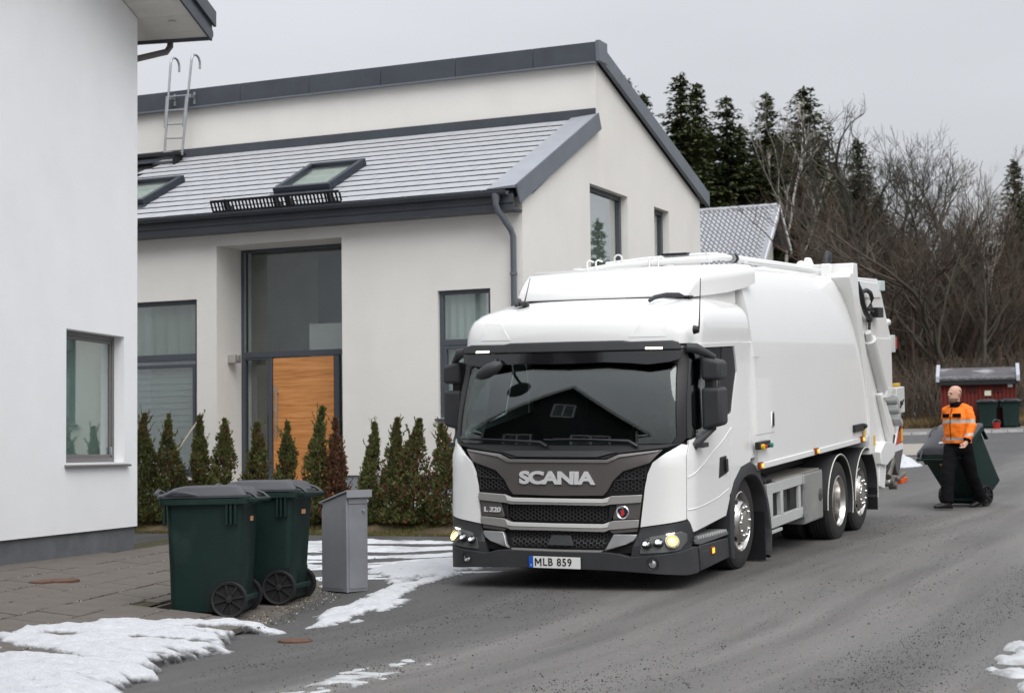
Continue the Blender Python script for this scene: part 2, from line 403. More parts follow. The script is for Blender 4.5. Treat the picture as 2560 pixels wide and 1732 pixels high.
for (u0, u1, v0, v1) in ((7.6, 14.2, V_OUT-9*SP, V_OUT-.02), (14.2, 22.6, V_OUT-9*SP, PITV-.01)):
    bedm.add([bedp(u0, v0), bedp(u1, v0), bedp(u1, v1), bedp(u0, v1)], [(0,3,2,1)])
bedm.build('sand_bed', M['moss'], pav, recalc=False)
def wallstrip(pA, pB, zb, th):
    d = (pB-pA); n = Vector((d.y, -d.x, 0)).normalized()*th; o = []
    for dz in (None, -.03):
        for q, e in ((pA, 0), (pB, 0), (pB, 1), (pA, 1)): o.append((q.x+n.x*e, q.y+n.y*e, zb if dz is None else q.z+dz))
    return o
BX = [(0,3,2,1),(4,5,6,7),(0,1,5,4),(1,2,6,5),(2,3,7,6),(3,0,4,7)]
MB().add(wallstrip(pw(14.2, PITV), pw(18.4, PITV), -.05, .04), BX).build('kerb_stone', M['paver'], pav)
MB().add(wallstrip(pw(14.2, PITV-.02), pw(14.2, V_OUT), -.05, .04), BX).build('kerb_stone', M['paver'], pav)
low = None
for i in range(6):
    for j in range(2):
        p = puv(13.75+i*.56+.28, -5.14+j*.56+.28)
        if low is None: low = o = MB().box(-.275, .275, -.275, .275, -.06, 0).build('low_slab', M['paver'], pav, bevel=.006)
        else: o = inst(low, pav)
        dzu = (gz(*(puv(14.5+i*.56, -4.8).xy))-gz(*(puv(13.5+i*.56, -4.8).xy)))
        o.location = (p.x, p.y, gz(p.x, p.y)+.022); o.rotation_euler = (0, -dzu, pi/2-PA)
M['rust'] = mat('rusty_cast_iron', (.12,.062,.04), .85, var=.35, vs=12, bump=.3, bs=60)
def cover(px, py, r, zf, label):
    P = on_plane(px, py, Vector((0, 0, .16)), Vector((0, 0, 1))); z = zf(P.x, P.y)
    mb = MB().lathe([(0, 0), (0, .012), (r*.86, .012), (r*.88, .006), (r*.92, .006), (r*.93, .012), (r, .012), (r, -.02)], 28, (0,0,0), 'z')
    o = mb.build('manhole_cover', M['rust'], smooth=30); o.location = (P.x, P.y, z)
    return tag(o, label, 'cover')
cover(146, 1461.5, .2, pz, 'larger round rusty cover set in the paving slabs by the left house')
cover(101, 1466.5, .11, pz, 'small round rusty cover beside the larger one in the paving')
cover(738, 1547, .13, lambda x, y: gz(x, y)+GR, 'rusty cover in the asphalt in front of the grey cabinet')
# ------------------------------------------------------------------ the left house (only its gable corner shows)
KX, KY = -4.70, 21.60; LAZ = .20705
LW = Vector((math.sin(LAZ), math.cos(LAZ), 0)); LN = Vector((math.cos(LAZ), -math.sin(LAZ), 0))
# local frame: x = outward normal of the visible wall, y = along the wall away from the camera, origin at the corner's base
LZ = .22
lh = empty('white_house', (KX, KY, LZ), -LAZ)
tag(lh, 'white rendered house at the left edge, with one window and a dark grey eave', 'house')
def lwall(px, py, d=0.):
    P = on_plane(px, py, Vector((KX, KY, 0))-LN*d, LN); v = P-Vector((KX, KY, LZ)); return v.dot(LW), v.z
wy0, wz1 = lwall(166, 821); wy1, _ = lwall(310.5, 840); _, wz0 = lwall(167, 1157)
WT = 5.42-LZ+1.40-.0    # wall top at the corner
WT = lwall(353.5, 52)[1]
tan_p = math.tan(R(15))
LEN = 6.0
def wt(y): return WT-tan_p*y
# wall with a real opening
mb = MB(); th = .38
ys = [-LEN, wy0, wy1, 0]
pz0 = .30
def wpoly(y0, y1, z0, z1):  # prism between y0,y1 with sloped top if None
    za, zb = (wt(y0), wt(y1)) if z1 is None else (z1, z1)
    mb.prism([(y0, z0), (y1, z0), (y1, zb), (y0, za)], -th, 0, 'x')
wpoly(-LEN, wy0, pz0, None); wpoly(wy0, wy1, pz0, wz0); wpoly(wy0, wy1, wz1, None); wpoly(wy1, 0, pz0, None)
mb.box(-9, -th, -.38, 0, pz0, WT-.02)          # the wall that turns the corner
mb.build('wall', M['stucco_white'], lh)
MB().prism([(-LEN, -.6), (.0, -.6), (0, pz0), (-LEN, pz0)], -th, -.035, 'x').box(-9, -th, -.4, -.035, -.6, pz0).build('plinth', M['plinth'], lh)
win = MB()
fw = .055; dpt = -.13
f_ = lambda a, b, c, d, x0=dpt-.05, x1=dpt: win.box(x0, x1, a, b, c, d)
f_(wy0, wy1, wz1-fw, wz1); f_(wy0, wy1, wz0, wz0+fw); f_(wy0, wy0+fw, wz0+fw, wz1-fw); f_(wy1-fw, wy1, wz0+fw, wz1-fw)
M['frame_brown'] = mat('grey_brown_frame', (.16,.15,.15), .45)
wo = win.build('window', M['frame_brown'], lh, bevel=.006)
sash = MB(); a, b, c, d = wy0+fw, wy1-fw, wz0+fw, wz1-fw; g = .04
for q in ((a, b, d-g, d), (a, b, c, c+g), (a, a+g, c+g, d-g), (b-g, b, c+g, d-g)): sash.box(dpt-.045, dpt-.015, *q)
sash.build('sash', M['frame_brown'], wo, bevel=.004)
MB().box(dpt-.034, dpt-.028, a+g, b-g, c+g, d-g).build('pane', M['glass'], wo)
MB().box(dpt-.02, dpt+.004, b-.045, b-.015, c+.03, c+.13).build('latch', M['galv'], wo, bevel=.004)
MB().box(-.30, -.28, a-.0, b+.0, c-.0, d+.0).build('brightening_sheet', mat('pale_brightening_sheet', (.50,.58,.54), .8, var=.1, vs=3), wo)  # pale sheet added close behind the pane to brighten the window
MB().prism([(-.12, wz0-.005), (.055, wz0-.03), (.055, wz0-.055), (-.12, wz0-.03)], wy0-.04, wy1+.10, 'y').build('window_sill', M['frame_brown'], wo, bevel=.004)
# roof: overhang a beyond the corner, b beyond the gable wall
oa, ob = .55, .74
def ez(y): return WT-tan_p*y
rf = empty('roof'); rf.parent = lh
sof = MB(); nb = 14
M['soffit_b'] = M['soffit']
for i in range(nb):   # soffit boards run along the overhang
    y0 = -2.2+i*.2; y1 = y0+.194
    if y0 > oa: continue
    y1 = min(y1, oa)
    sof.prism([(y0, ez(y0)-.005), (y1, ez(y1)-.005), (y1, ez(y1)+.02), (y0, ez(y0)+.02)], .012, ob, 'x')
sb = sof.build('soffit_board', M['soffit'], rf)
so2 = MB(); so2.prism([(.012, ez(.012)-.005), (oa, ez(oa)-.005), (oa, ez(oa)+.02), (.012, ez(0.012)+.02)], -9, .01, 'x'); so2.build('eave_soffit', M['soffit'], rf)
def verge(x0, x1, zlo, zhi, y1, name):
    MB().prism([(-LEN, ez(-LEN)+zlo), (y1, ez(y1)+zlo), (y1, ez(y1)+zhi), (-LEN, ez(-LEN)+zhi)], x0, x1, 'x').build(name, M['dark_metal'], rf, bevel=.005)
verge(ob, ob+.03, -.04, .20, oa+.05, 'barge_board'); verge(ob+.03, ob+.07, .16, .36, oa+.09, 'barge_capping')
MB().prism([(-LEN, ez(-LEN)+.05), (oa, ez(oa)+.05), (oa, ez(oa)+.34), (-LEN, ez(-LEN)+.34)], -9, ob-.002, 'x').build('roof_deck', M['dark_metal'], rf)
MB().prism([(oa, ez(oa)-.05), (oa+.03, ez(oa)-.05), (oa+.03, ez(oa)+.2), (oa, ez(oa)+.2)], -9, ob, 'x').build('fascia', M['dark_metal'], rf)
gu = MB(); cz = ez(oa)+.06
gu.tube([(-9, oa+.1, cz), (ob, oa+.1, cz)], .062, 12); gu.build('gutter', M['dark_metal'], rf, smooth=40)
dp = MB(); dp.tube([(.17, oa+.09, cz-.03), (.17, oa+.09, cz-.14), (.14, oa+.04, cz-.22), (-.12, .1, cz-.42), (-.16, .05, cz-.52), (-.16, .05, 0)], .042, 12)
dp.build('downpipe', mat('brown_grey_pipe', (.11,.10,.10), .45), rf, smooth=50)
sp_ = MB().lathe([(0, 0), (.045, 0), (.05, -.004), (.05, -.012), (.036, -.012), (.03, -.002)], 20, (.42, .12, ez(.12)-.006), 'z'); sp_.build('downlight', M['soffit'], rf, smooth=40)

# ------------------------------------------------------------------ the main house
HA = -1.14290693+pi/2; HD = 25.0
HC = at(1308, 700, HD)
HE = Vector((math.cos(HA), -math.sin(HA), 0)); HN = Vector((math.sin(HA), math.cos(HA), 0))
HZ = .75
hb = Vector((HC.x, HC.y, HZ))
hs_ = empty('grey_house', hb, -HA)
tag(hs_, 'pale grey rendered house with split roof, wooden door and hedge in front', 'house')
def hf(px, py, n=0.):            # pixel -> (e, z) on the facade plane shifted n inwards
    P = on_plane(px, py, hb+HN*n, HN); v = P-hb; return v.dot(HE), v.z
def hg(px, py):                  # pixel -> (n, z) on the gable wall
    P = on_plane(px, py, hb, HE); v = P-hb; return v.dot(HN), v.z
K_ = HD/25.5
c340 = lambda x, y: (340+x/1.964, 560+y/1.964)
rl, rr = hf(541.5, 800)[0], hf(854, 620)[0]; rt = hf(700, 604)[1]; RD = .69
EL = -15.0                       # facade runs on behind the left house
EZ = hf(1308, 529.5)[1]          # underside of the eave boards
nR, zRb = hg(1488, 155)          # upper wall: foot of the ridge fascia
nF = hg(1749, 505)[0]; zF = hg(1749, 505)[1]
pl = hf(1000, 1187)[1]
wl_r = hf(492, 748)[0]; wl_t = hf(492, 748)[1]; wl_tr = hf(492, 891)[1]; wl_b = pl-.02
wr_l = hf(1093.6, 727)[0]; wr_r = hf(1225.5, 720)[0]; wr_t = hf(1160, 723.5)[1]; wr_b = hf(1097, 1045)[1]; wr_m = hf(1140, 855)[1]
wl_l = wl_r-1.9
TH = .36
w_ = MB()
WTOP = EZ+.33
def wf(e0, e1, z0, z1): w_.box(e0, e1, 0, TH, z0, z1)
wf(EL, wl_l, pl, WTOP); wf(wl_l, wl_r, pl-.0, wl_b) if wl_b > pl else None
wf(wl_l, wl_r, wl_t, WTOP); wf(wl_r, rl, pl, WTOP); wf(rl, rr, rt, WTOP); wf(rr, wr_l, pl, WTOP)
wf(wr_l, wr_r, pl, wr_b); wf(wr_l, wr_r, wr_t, WTOP); wf(wr_r, 0, pl, WTOP)
# recess sides and ceiling
w_.box(rl-.3, rl, TH, RD+.3, 0, WTOP); w_.box(rr, rr+.3, TH, RD+.3, 0, WTOP); w_.box(rl, rr, TH, RD+.3, rt, WTOP)
w_.build('facade_wall', M['stucco'], hs_)
# gable wall polygon with two openings, as a prism set
g1 = (hg(1474, 458)[0], hg(1568.6, 492)[0]); gt = hg(1474, 458)[1]; g2 = (hg(1635, 516)[0], hg(1672, 530)[0]); gb = gt-2.55
slopeB = (zRb-zF)/(nF-nR)
zr_front0 = hg(1308, 512)[1]; zr_front1 = hg(1497, 327)[1]   # under the lower verge
def gtop(n):
    if n <= nR: return lerp(zr_front0, zr_front1, n/nR)
    return zRb-slopeB*(n-nR)
gw = MB()
def gp(n0, n1, z0, z1=None):
    if z1 is None: gw.prism([(n0, z0), (n1, z0), (n1, gtop(n1)), (n0, gtop(n0+1e-6))], -TH, 0, 'x')
    else: gw.prism([(n0, z0), (n1, z0), (n1, z1), (n0, z1)], -TH, 0, 'x')
gp(TH, g1[0], pl); gp(g1[0], nR, pl, gb); gp(g1[0], nR, gt); 
gp(nR, g1[1], pl, gb); gp(nR, g1[1], gt); gp(g1[1], g2[0], pl); gp(g2[0], g2[1], pl, gb); gp(g2[0], g2[1], gt); gp(g2[1], nF, pl)
gw.build('gable_wall', M['stucco'], hs_)
MB().box(EL, -TH, nF-TH, nF, pl, zF).build('rear_wall', M['stucco'], hs_)
MB().box(EL, -TH-.001, nR, nR+.3, zr_front1-.1, zRb).build('upper_wall', M['stucco'], hs_)
MB().box(EL, rl-.02, .03, TH, -.5, pl-.002).box(rr+.02, -.03, .03, TH, -.5, pl-.002).box(-TH, -.03, TH, nF, -.5, pl-.002).build('plinth', mat('light_grey_plinth', (.27,.28,.30), .9, var=.1, vs=3), hs_)
MB().box(EL, -TH, TH, nF-TH, -.1, .0).build('floor_slab', M['room'], hs_)
# inside of the hall, seen dimly through the tall glass
inn = MB(); inn.box(rl-1.2, rr+1.5, 2.3, 2.35, 0, rt+.3); inn.box(rl-1.25, rl-1.2, RD+.2, 4.2, 0, rt+.3); inn.box(rr+1.5, rr+1.55, RD+.2, 4.2, 0, rt+.3); inn.box(rl-1.2, rr+1.5, RD+.3, 4.2, rt+.25, rt+.3)
inn.build('hall_wall', M['room'], hs_)
MB().box(rl+1.25, rl+1.52, 1.75, 2.0, 0, rt+.2).build('hall_pillar', M['room_white'], hs_)
MB().box(rl-1.0, rr+1.4, 2.2, 2.28, 4.05, 4.12).build('gallery_front', M['frame'], hs_)
MB().box(rl+1.0, rr-.05, 1.15, 1.5, 1.6, 2.72).build('stair_wall', M['room_white'], hs_)
MB().box(rl+.60, rl+1.2, 2.1, 2.29, 2.5, 4.0).build('cupboard', mat('grey_blue_cupboard', (.36,.40,.44), .5), hs_)
# curtains and blinds behind the other openings
bl = MB()
for i in range(46):
    z = wl_b+.1+i*.05
    if z < wl_tr-.05: bl.prism([(.17, z), (.215, z+.008), (.215, z+.046), (.21, z+.046)], wl_l+.05, wl_r-.06, 'x') if False else bl.box(wl_l+.05, wl_r-.06, .125+.012*(i % 2), .145+.012*(i % 2), z, z+.047)
bl.build('blind_slats', M['blind'], hs_)['kind'] = 'stuff'
cur = MB()
def curtain(e0, e1, z0, z1, y, nf, amp=.03):
    vs = []; n = nf*6
    for i in range(n+1):
        e = lerp(e0, e1, i/n); yy = y+amp*math.sin(2*pi*i/6)
        vs += [(e, yy, z0), (e, yy, z1)]
    return MB().add(vs, [(2*i, 2*i+2, 2*i+3, 2*i+1) for i in range(n)])
M['curtain'] = mat('white_curtain', (.80,.81,.78), .9)
curtain(wl_l-.1, wl_r+.1, wl_tr-.1, wl_t+.2, .20, 9).build('curtain', mat('green_grey_blind', (.42,.45,.40), .9), hs_, smooth=60, recalc=False)
curtain(wr_l-.1, wr_r+.2, wr_b-.0, wr_t+.0, .20, 9, .02).build('curtain', M['curtain'], hs_, smooth=60, recalc=False)

def window(e0, e1, z0, z1, y, bars=(), fw=.06, m=None, gm=None, name='window'):
    """frame ring, bars [(z or None, e)], panes between horizontal bars"""
    mb = MB(); d0, d1 = y, y+.08
    mb.box(e0, e1, d0, d1, z1-fw, z1); mb.box(e0, e1, d0, d1, z0, z0+fw); mb.box(e0, e0+fw, d0, d1, z0+fw, z1-fw); mb.box(e1-fw, e1, d0, d1, z0+fw, z1-fw)
    o = mb.build(name, m or M['frame'], hs_, bevel=.005)
    zs = [z0+fw]
    for zb in bars:
        MB().box(e0+fw, e1-fw, d0-.004, d1, zb-fw*.75, zb+fw*.75).build('transom', m or M['frame'], o, bevel=.005); zs += [zb-fw*.75, zb+fw*.75]
    zs.append(z1-fw)
    for a, b in zip(zs[::2], zs[1::2]):
        MB().box(e0+fw, e1-fw, y+.03, y+.036, a, b).build('pane', gm or M['glass'], o)
    return o
wl = window(wl_l, wl_r, wl_b, wl_t, .06, (wl_tr,), .07)
for (a, b, c, d) in ((wl_l+.07, wl_r-.07, wl_tr-.16, wl_tr-.11), (wl_r-.12, wl_r-.07, wl_b+.07, wl_tr-.16), (wl_l+.07, wl_r-.12, wl_b+.07, wl_b+.13)):
    MB().box(a, b, .05, .12, c, d).build('sash', M['frame'], wl, bevel=.004)
wr = window(wr_l, wr_r, wr_b, wr_t, .06, (wr_m,), .06)
MB().box(wr_l+.06, wr_l+.11, .05, .12, wr_b+.06, wr_m-.05).box(wr_l+.11, wr_r-.06, .05, .12, wr_m-.10, wr_m-.05).box(wr_l+.11, wr_r-.06, .05, .12, wr_b+.06, wr_b+.11).build('sash', M['frame'], wr, bevel=.004)
MB().box(wr_l-.04, wr_r+.04, -.06, .1, wr_b-.04, wr_b-.005).build('window_sill', M['frame'], wr, bevel=.005)
MB().box(wl_l-.02, wl_r+.02, -.05, .1, wl_b-.06, wl_b-.01).build('window_sill', M['soffit'], wl, bevel=.005)

# entrance: frame, tall pane, side lights, oak door
dl, dr = hf(*c340(671, 655), RD)[0], hf(*c340(968, 650), RD)[0]; dt = hf(*c340(820, 652), RD)[1]
tb0, tb1 = dt+.012, hf(*c340(760, 622), RD)[1]
ent = MB(); F = .075
ent.box(rl+.002, rl+F, RD, RD+.1, -.05, rt-.002); ent.box(rr-.02, rr-.002, RD, RD+.1, -.05, rt-.002)
ent.box(rl+F, rr-.02, RD-.01, RD+.1, tb0, tb1); ent.box(dl-.085, dl-.012, RD, RD+.1, -.05, tb0); ent.box(dr+.012, dr+.10, RD, RD+.1, -.05, tb0)
ent.box(rl+F, dl-.085, RD, RD+.1, tb0-.03, tb0); ent.box(rl+F, rr-.02, RD, RD+.1, rt-.05, rt-.002)
en = ent.build('entrance_frame', M['frame'], hs_, bevel=.006)
MB().box(rl+F, rl+F+.012, RD-.012, RD+.02, tb1, rt-.05).build('glazing_bead', M['galv'], en)
MB().box(rl+F, rr-.02, RD+.04, RD+.05, tb1, rt-.05).build('pane', M['glass_dark'], en)
MB().box(rl+F, dl-.085, RD+.04, RD+.05, -.05, tb0-.03).build('pane', M['glass_dark'], en)
MB().box(dr+.10, rr-.02, RD+.04, RD+.05, -.05, tb0).build('pane', M['glass_dark'], en)
MB().box(rl+F, dl-.085, RD+.35, RD+.4, -.05, tb0).build('hall_curtain', mat('brown_dark_room', (.09,.08,.07), .9), en)
oak = bpy.data.materials.new('oak_veneer'); oak.use_nodes = True
def _oak():
    t = oak.node_tree; b = t.nodes['Principled BSDF']; l = t.links.new
    tc = N(t, 'ShaderNodeTexCoord'); mp = N(t, 'ShaderNodeMapping'); mp.inputs['Scale'].default_value = (.9, 1, 14)
    nz = N(t, 'ShaderNodeTexNoise'); nz.inputs['Scale'].default_value = 2.2; nz.inputs['Detail'].default_value = 9; nz.inputs['Distortion'].default_value = .35
    r = N(t, 'ShaderNodeValToRGB'); e = r.color_ramp.elements
    e[0].position = .3; e[0].color = (.47,.185,.052,1); e[1].position = .7; e[1].color = (.74,.345,.125,1); e.new(.5).color = (.63,.265,.082,1)
    l(tc.outputs['Object'], mp.inputs[0]); l(mp.outputs[0], nz.inputs['Vector']); l(nz.outputs[0], r.inputs[0]); l(r.outputs[0], b.inputs['Base Color'])
    b.inputs['Roughness'].default_value = .4
_oak()
do = MB().box(dl, dr, RD+.01, RD+.07, -.05, dt).build('front_door', oak, hs_, bevel=.004)
hx = dl+.10
hm = mat('brushed_steel', (.55,.55,.55), .3, metal=1)
h0 = hf(*c340(700, 795), RD)[1]; h1 = hf(*c340(700, 1050), RD)[1]
MB().cyl((hx, RD-.06, h1), (hx, RD-.06, h0), .018, 12).cyl((hx, RD-.06, h0-.12), (hx, RD+.01, h0-.12), .012).cyl((hx, RD-.06, h1+.12), (hx, RD+.01, h1+.12), .012).build('handle', hm, do, smooth=40)
for zz in (hf(*c340(684, 810), RD)[1], hf(*c340(684, 912), RD)[1]):
    MB().lathe([(0, -.022), (.022, -.022), (.024, 0)], 16, (dl+.045, RD+.01, zz), 'y').build('lock', hm, do, smooth=40)
MB().box(dl-.3, dr+.3, -.3, RD, -.14, -.06).build('door_step', M['plinth'], hs_, bevel=.01)
lz = hf(*c340(470, 657))[1]
lp = MB().box(rl, rl+.05, .30, .42, lz-.06, lz+.07).box(rl+.05, rl+.17, .345, .375, lz-.03, lz+.05).box(rl+.06, rl+.16, .28, .345, lz-.06, lz+.07).box(rl+.06, rl+.16, .375, .44, lz-.06, lz+.07)
lp.build('wall_lamp', mat('brushed_lamp_steel', (.5,.49,.46), .4, metal=.6), hs_, bevel=.004)

# gable windows
def gwin(n0, n1):
    mb = MB(); fw = .075; x0, x1 = -.20, -.12
    for q in ((n0, n1, gt-fw, gt), (n0, n1, gb, gb+fw), (n0, n0+fw, gb+fw, gt-fw), (n1-fw, n1, gb+fw, gt-fw)): mb.box(x0, x1, *q)
    o = mb.build('window', M['frame'], hs_, bevel=.006)
    MB().box(-.17, -.164, n0+fw, n1-fw, gb+fw, gt-fw).build('pane', M['glass_bright'], o)
    MB().box(-.34, -.32, n0, n1, gb, gt).build('curtain', M['curtain'], o)  # its whiteness also stands in for sky mirrored in the pane
    MB().box(-.18, .05, n0-.03, n1+.03, gb-.04, gb-.004).build('window_sill', M['frame'], o, bevel=.004)
M['glass_bright'] = glass('reflecting_glass', (.74,.84,.82), ior=6.0)
gwin(*g1); gwin(*g2)

# ---- lower roof: flat tiles, course by course
tz0 = hf(1308, 507)[1]               # top of the eave edge
OV = .30                              # overhang of the eave in front of the wall
VW = .42                              # width of the metal verge
roof = empty('lower_roof'); roof.parent = hs_
s0 = (-OV, EZ+.27); s1 = (nR-.06, hg(1494, 300)[1]-.02)
sl = math.hypot(s1[0]-s0[0], s1[1]-s0[1]); sa = math.atan2(s1[1]-s0[1], s1[0]-s0[0])
def rp(e, d, h=0):                    # point on the roof: along e, up the slope d, height h above the deck
    return (e, s0[0]+d*math.cos(sa)-h*math.sin(sa), s0[1]+d*math.sin(sa)+h*math.cos(sa))
dk = MB(); dk.add([rp(EL, 0, 0), rp(-.02, 0, 0), rp(-.02, sl, 0), rp(EL, sl, 0), rp(EL, 0, -.12), rp(-.02, 0, -.12), rp(-.02, sl, -.12), rp(EL, sl, -.12)], BX)
dk.build('roof_deck', mat('dark_underlay', (.02,.022,.025), .8), roof)
M['tile'] = layer(mat('frosted_flat_tile', (.41,.42,.44), .6, var=.10, vs=3, bump=.25, bs=60), (.30,.305,.32), 1.6, .50, .75, (1,1,1), .45)
M['tile_edge'] = mat('bare_shaded_tile_edge', (.06,.062,.068), .7)  # unfrosted tile fronts, darkened too for the shadow line under each course
NCO = 13; step = sl/NCO; TW = .35
tile = None
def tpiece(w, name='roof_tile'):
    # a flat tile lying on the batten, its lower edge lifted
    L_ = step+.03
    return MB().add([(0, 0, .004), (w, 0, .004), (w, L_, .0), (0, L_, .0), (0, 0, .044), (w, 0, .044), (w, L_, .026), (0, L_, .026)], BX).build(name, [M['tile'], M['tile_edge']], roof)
sky1 = (hf(705, 0)[0],)
e_edge = -VW
hidden_e = hf(340, 500)[0]-1.35
tn = 0
W_SKY = []
for i in range(NCO):
    e = e_edge-(TW*.5 if i % 2 else 0)
    first = True
    if i % 2:
        pass
    ee = e_edge
    wdt = TW*.5 if i % 2 else TW
    while ee > hidden_e:
        if tile is None:
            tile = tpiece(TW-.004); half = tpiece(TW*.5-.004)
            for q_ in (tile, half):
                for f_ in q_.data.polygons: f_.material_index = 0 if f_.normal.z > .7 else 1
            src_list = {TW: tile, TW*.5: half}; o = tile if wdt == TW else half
        else: o = inst(src_list[wdt], roof)
        p = rp(ee-wdt, i*step, 0.0); o.location = (p[0]+.002, p[1], p[2]+rnd.uniform(0, .003)); o.rotation_euler = (sa, 0, 0)
        tn += 1; ee -= wdt; wdt = TW
half_used = True
if NCO: 
    p = rp(e_edge-TW*.5, 1*step, 0); half.location = (p[0], p[1], p[2]); half.rotation_euler = (sa, 0, 0)
# metal parts: verge with its snow-light top, eave boards, gutter, flashing
vg = MB(); T_ = .10
vg.add([rp(-VW+.02, -.03, T_-.03), rp(.06, -.03, T_), rp(.06, sl, T_), rp(-VW+.02, sl, T_-.03), rp(-VW+.02, -.03, .05), rp(.06, -.03, .05), rp(.06, sl, .05), rp(-VW+.02, sl, .05)], BX)
vg.build('verge_capping', mat('pale_zinc_sheet', (.36,.38,.42), .42, metal=.25, var=.14, vs=1.6), roof, bevel=.006)
MB().add([rp(.06, -.03, T_+.004), rp(.085, -.03, T_+.004), rp(.085, sl+.02, T_+.004), rp(.06, sl+.02, T_+.004), rp(.06, -.03, -.19), rp(.085, -.03, -.19), rp(.085, sl+.02, -.17), rp(.06, sl+.02, -.17)], BX).build('verge_board', M['dark_metal_l'] if 'dark_metal_l' in M else mat('grey_sheet_metal', (.125,.14,.165), .42, var=.14, vs=2), roof, bevel=.004)
MB().box(EL, .0, -OV-.0, .0, EZ, EZ+.03).box(EL, .0, -OV+.0, -OV+.03, EZ+.03, EZ+.20).box(EL, 0, -OV-.022, -OV, EZ+.10, EZ+.23).build('eave_board', M['dark_metal'], roof, bevel=.004)
gt_ = MB(); prof = [(.07*math.cos(t), .07*math.sin(t)) for t in [pi+pi*k/10 for k in range(11)]]
prof2 = [(x*1.0, z) for x, z in prof]+[(x*.93, z*.93+.002) for x, z in prof[::-1]]
gt_.prism([(-OV-.10+x, EZ+.27+z) for x, z in prof2], EL, -.06, 'x'); gt_.build('gutter', M['dark_metal'], roof, smooth=40)
MB().prism([(-OV-.03, EZ+.23), (-OV+.06, EZ+.30), (-OV+.06, EZ+.26), (-OV-.03, EZ+.205)], EL, -VW+.02, 'x').build('eave_flashing', M['dark_metal'], roof)
for e in [-.45-.62*k for k in range(12)]:
    MB().tube([(e, -OV-.175, EZ+.272), (e, -OV-.1, EZ+.285), (e, -OV-.02, EZ+.275)], .007, 5).build('gutter_bracket', M['dark_metal'], roof)
dpm = mat('grey_downpipe', (.12,.135,.155), .38)
pe = hf(1289, 640)[0]
MB().tube([(pe-.12, -OV-.1, EZ+.23), (pe-.12, -OV-.1, EZ+.07), (pe-.10, -OV-.06, EZ-.02), (pe-.02, -.12, EZ-.26), (pe, -.075, EZ-.36), (pe, -.075, .0)], [.065,.045,.045,.045,.045,.045], 14).build('downpipe', dpm, roof, smooth=50)
for z in (EZ-.9, EZ-2.6): MB().lathe([(.045, -.02), (.054, -.02), (.054, .02), (.045, .02)], 14, (pe, -.075, z), 'z').build('pipe_clip', dpm, roof)
fl0 = s1[1]+.03; fl1 = hg(1492, 272)[1]
MB().box(EL, -.0005, nR-.03, nR-.002, fl0, fl1).add([(EL, nR-.03, fl0), (-.02, nR-.03, fl0), (-.02, nR-.2, fl0-.07), (EL, nR-.2, fl0-.07), (EL, nR-.03, fl0+.01), (-.02, nR-.03, fl0+.01), (-.02, nR-.2, fl0-.06), (EL, nR-.2, fl0-.06)], BX).build('wall_flashing', M['dark_metal'], roof)
# ---- upper roof
ur = empty('upper_roof'); ur.parent = hs_
zT = hg(1484, 107)[1]
e_ = EL
seams = [0.06]+[-1.05-1.42*k for k in range(10)]
for a, b in zip(seams, seams[1:]):
    MB().box(b+.003, a-.003, nR-.12, nR-.05, zRb-.02, zT).build('ridge_fascia', M['dark_metal'], ur, bevel=.006)
MB().box(EL, .06, nR-.14, nR-.04, zRb-.045, zRb-.021).build('drip_edge', mat('grey_sheet_metal_edge', (.14,.155,.18), .4), ur)
bk = MB(); sb_ = math.atan(slopeB); nE = nF+.22
def bp_(e, n, h): return (e, n, zRb-slopeB*(n-nR)+h)
bk.add([bp_(EL, nR-.05, .06), bp_(.05, nR-.05, .06), bp_(.05, nE, .06), bp_(EL, nE, .06), bp_(EL, nR-.05, .22), bp_(.05, nR-.05, .22), bp_(.05, nE, .22), bp_(EL, nE, .22)], BX)
bk.build('roof_deck', M['dark_metal'], ur)
MB().add([bp_(.05, nR-.12, .0), bp_(.12, nR-.12, .0), bp_(.12, nE+.03, .0), bp_(.05, nE+.03, .0), bp_(.05, nR-.12, .27), bp_(.12, nR-.12, .27), bp_(.12, nE+.03, .27), bp_(.05, nE+.03, .27)], BX).build('verge_board', bpy.data.materials['grey_sheet_metal'], ur, bevel=.006)
MB().box(.06, .13, nR-.13, nR+.22, zRb-.02, zT+.02).build('ridge_end_cap', bpy.data.materials['grey_sheet_metal'], ur, bevel=.004)

# ---- roof windows, snow rail, ladder
def skylight(e0, e1, d0, d1):
    r = empty('roof_window'); r.parent = hs_
    r.location = rp(e0, d0, .03); r.rotation_euler = (sa, 0, 0)
    W_, H_ = e1-e0, d1-d0; f = .09
    mb = MB()
    for q in ((0, W_, 0, f), (0, W_, H_-f, H_), (0, f, f, H_-f), (W_-f, W_, f, H_-f)): mb.box(*q, 0, .13)
    mb.build('window_frame', mat('blue_black_frame', (.018,.024,.036), .35), r, bevel=.012)
    MB().box(f, W_-f, f, H_-f, .085, .092).build('pane', M['glass_sky'], r)
    MB().box(-.05, W_+.05, -.10, 0, 0, .035).build('apron_flashing', M['dark_metal'], r)
    MB().box(f, W_-f, f, H_-f, .02, .03).build('sky_sheen_sheet', mat('pale_sky_sheen', (.78,.79,.74), .9), r)  # pale sheet added under the glass to stand for the sky's sheen
def roofpx(px, py):
    nrm = (HN*-math.sin(sa)+Vector((0,0,1))*math.cos(sa)); P0 = hb+HE*0+HN*s0[0]+Vector((0,0,1))*s0[1]
    P = on_plane(px, py, P0+nrm*.1, nrm); v = P-hb
    return v.dot(HE), (v.dot(HN)-s0[0])/math.cos(sa)
ea, da = roofpx(686, 477); eb, db = roofpx(826, 466); ec, dc = roofpx(912, 402)
skylight(ea, eb, da, dc)
e2, d2 = roofpx(360, 510); e3, d3 = roofpx(466, 443)
skylight(e3-(eb-ea), e3, d3-(dc-da), d3)
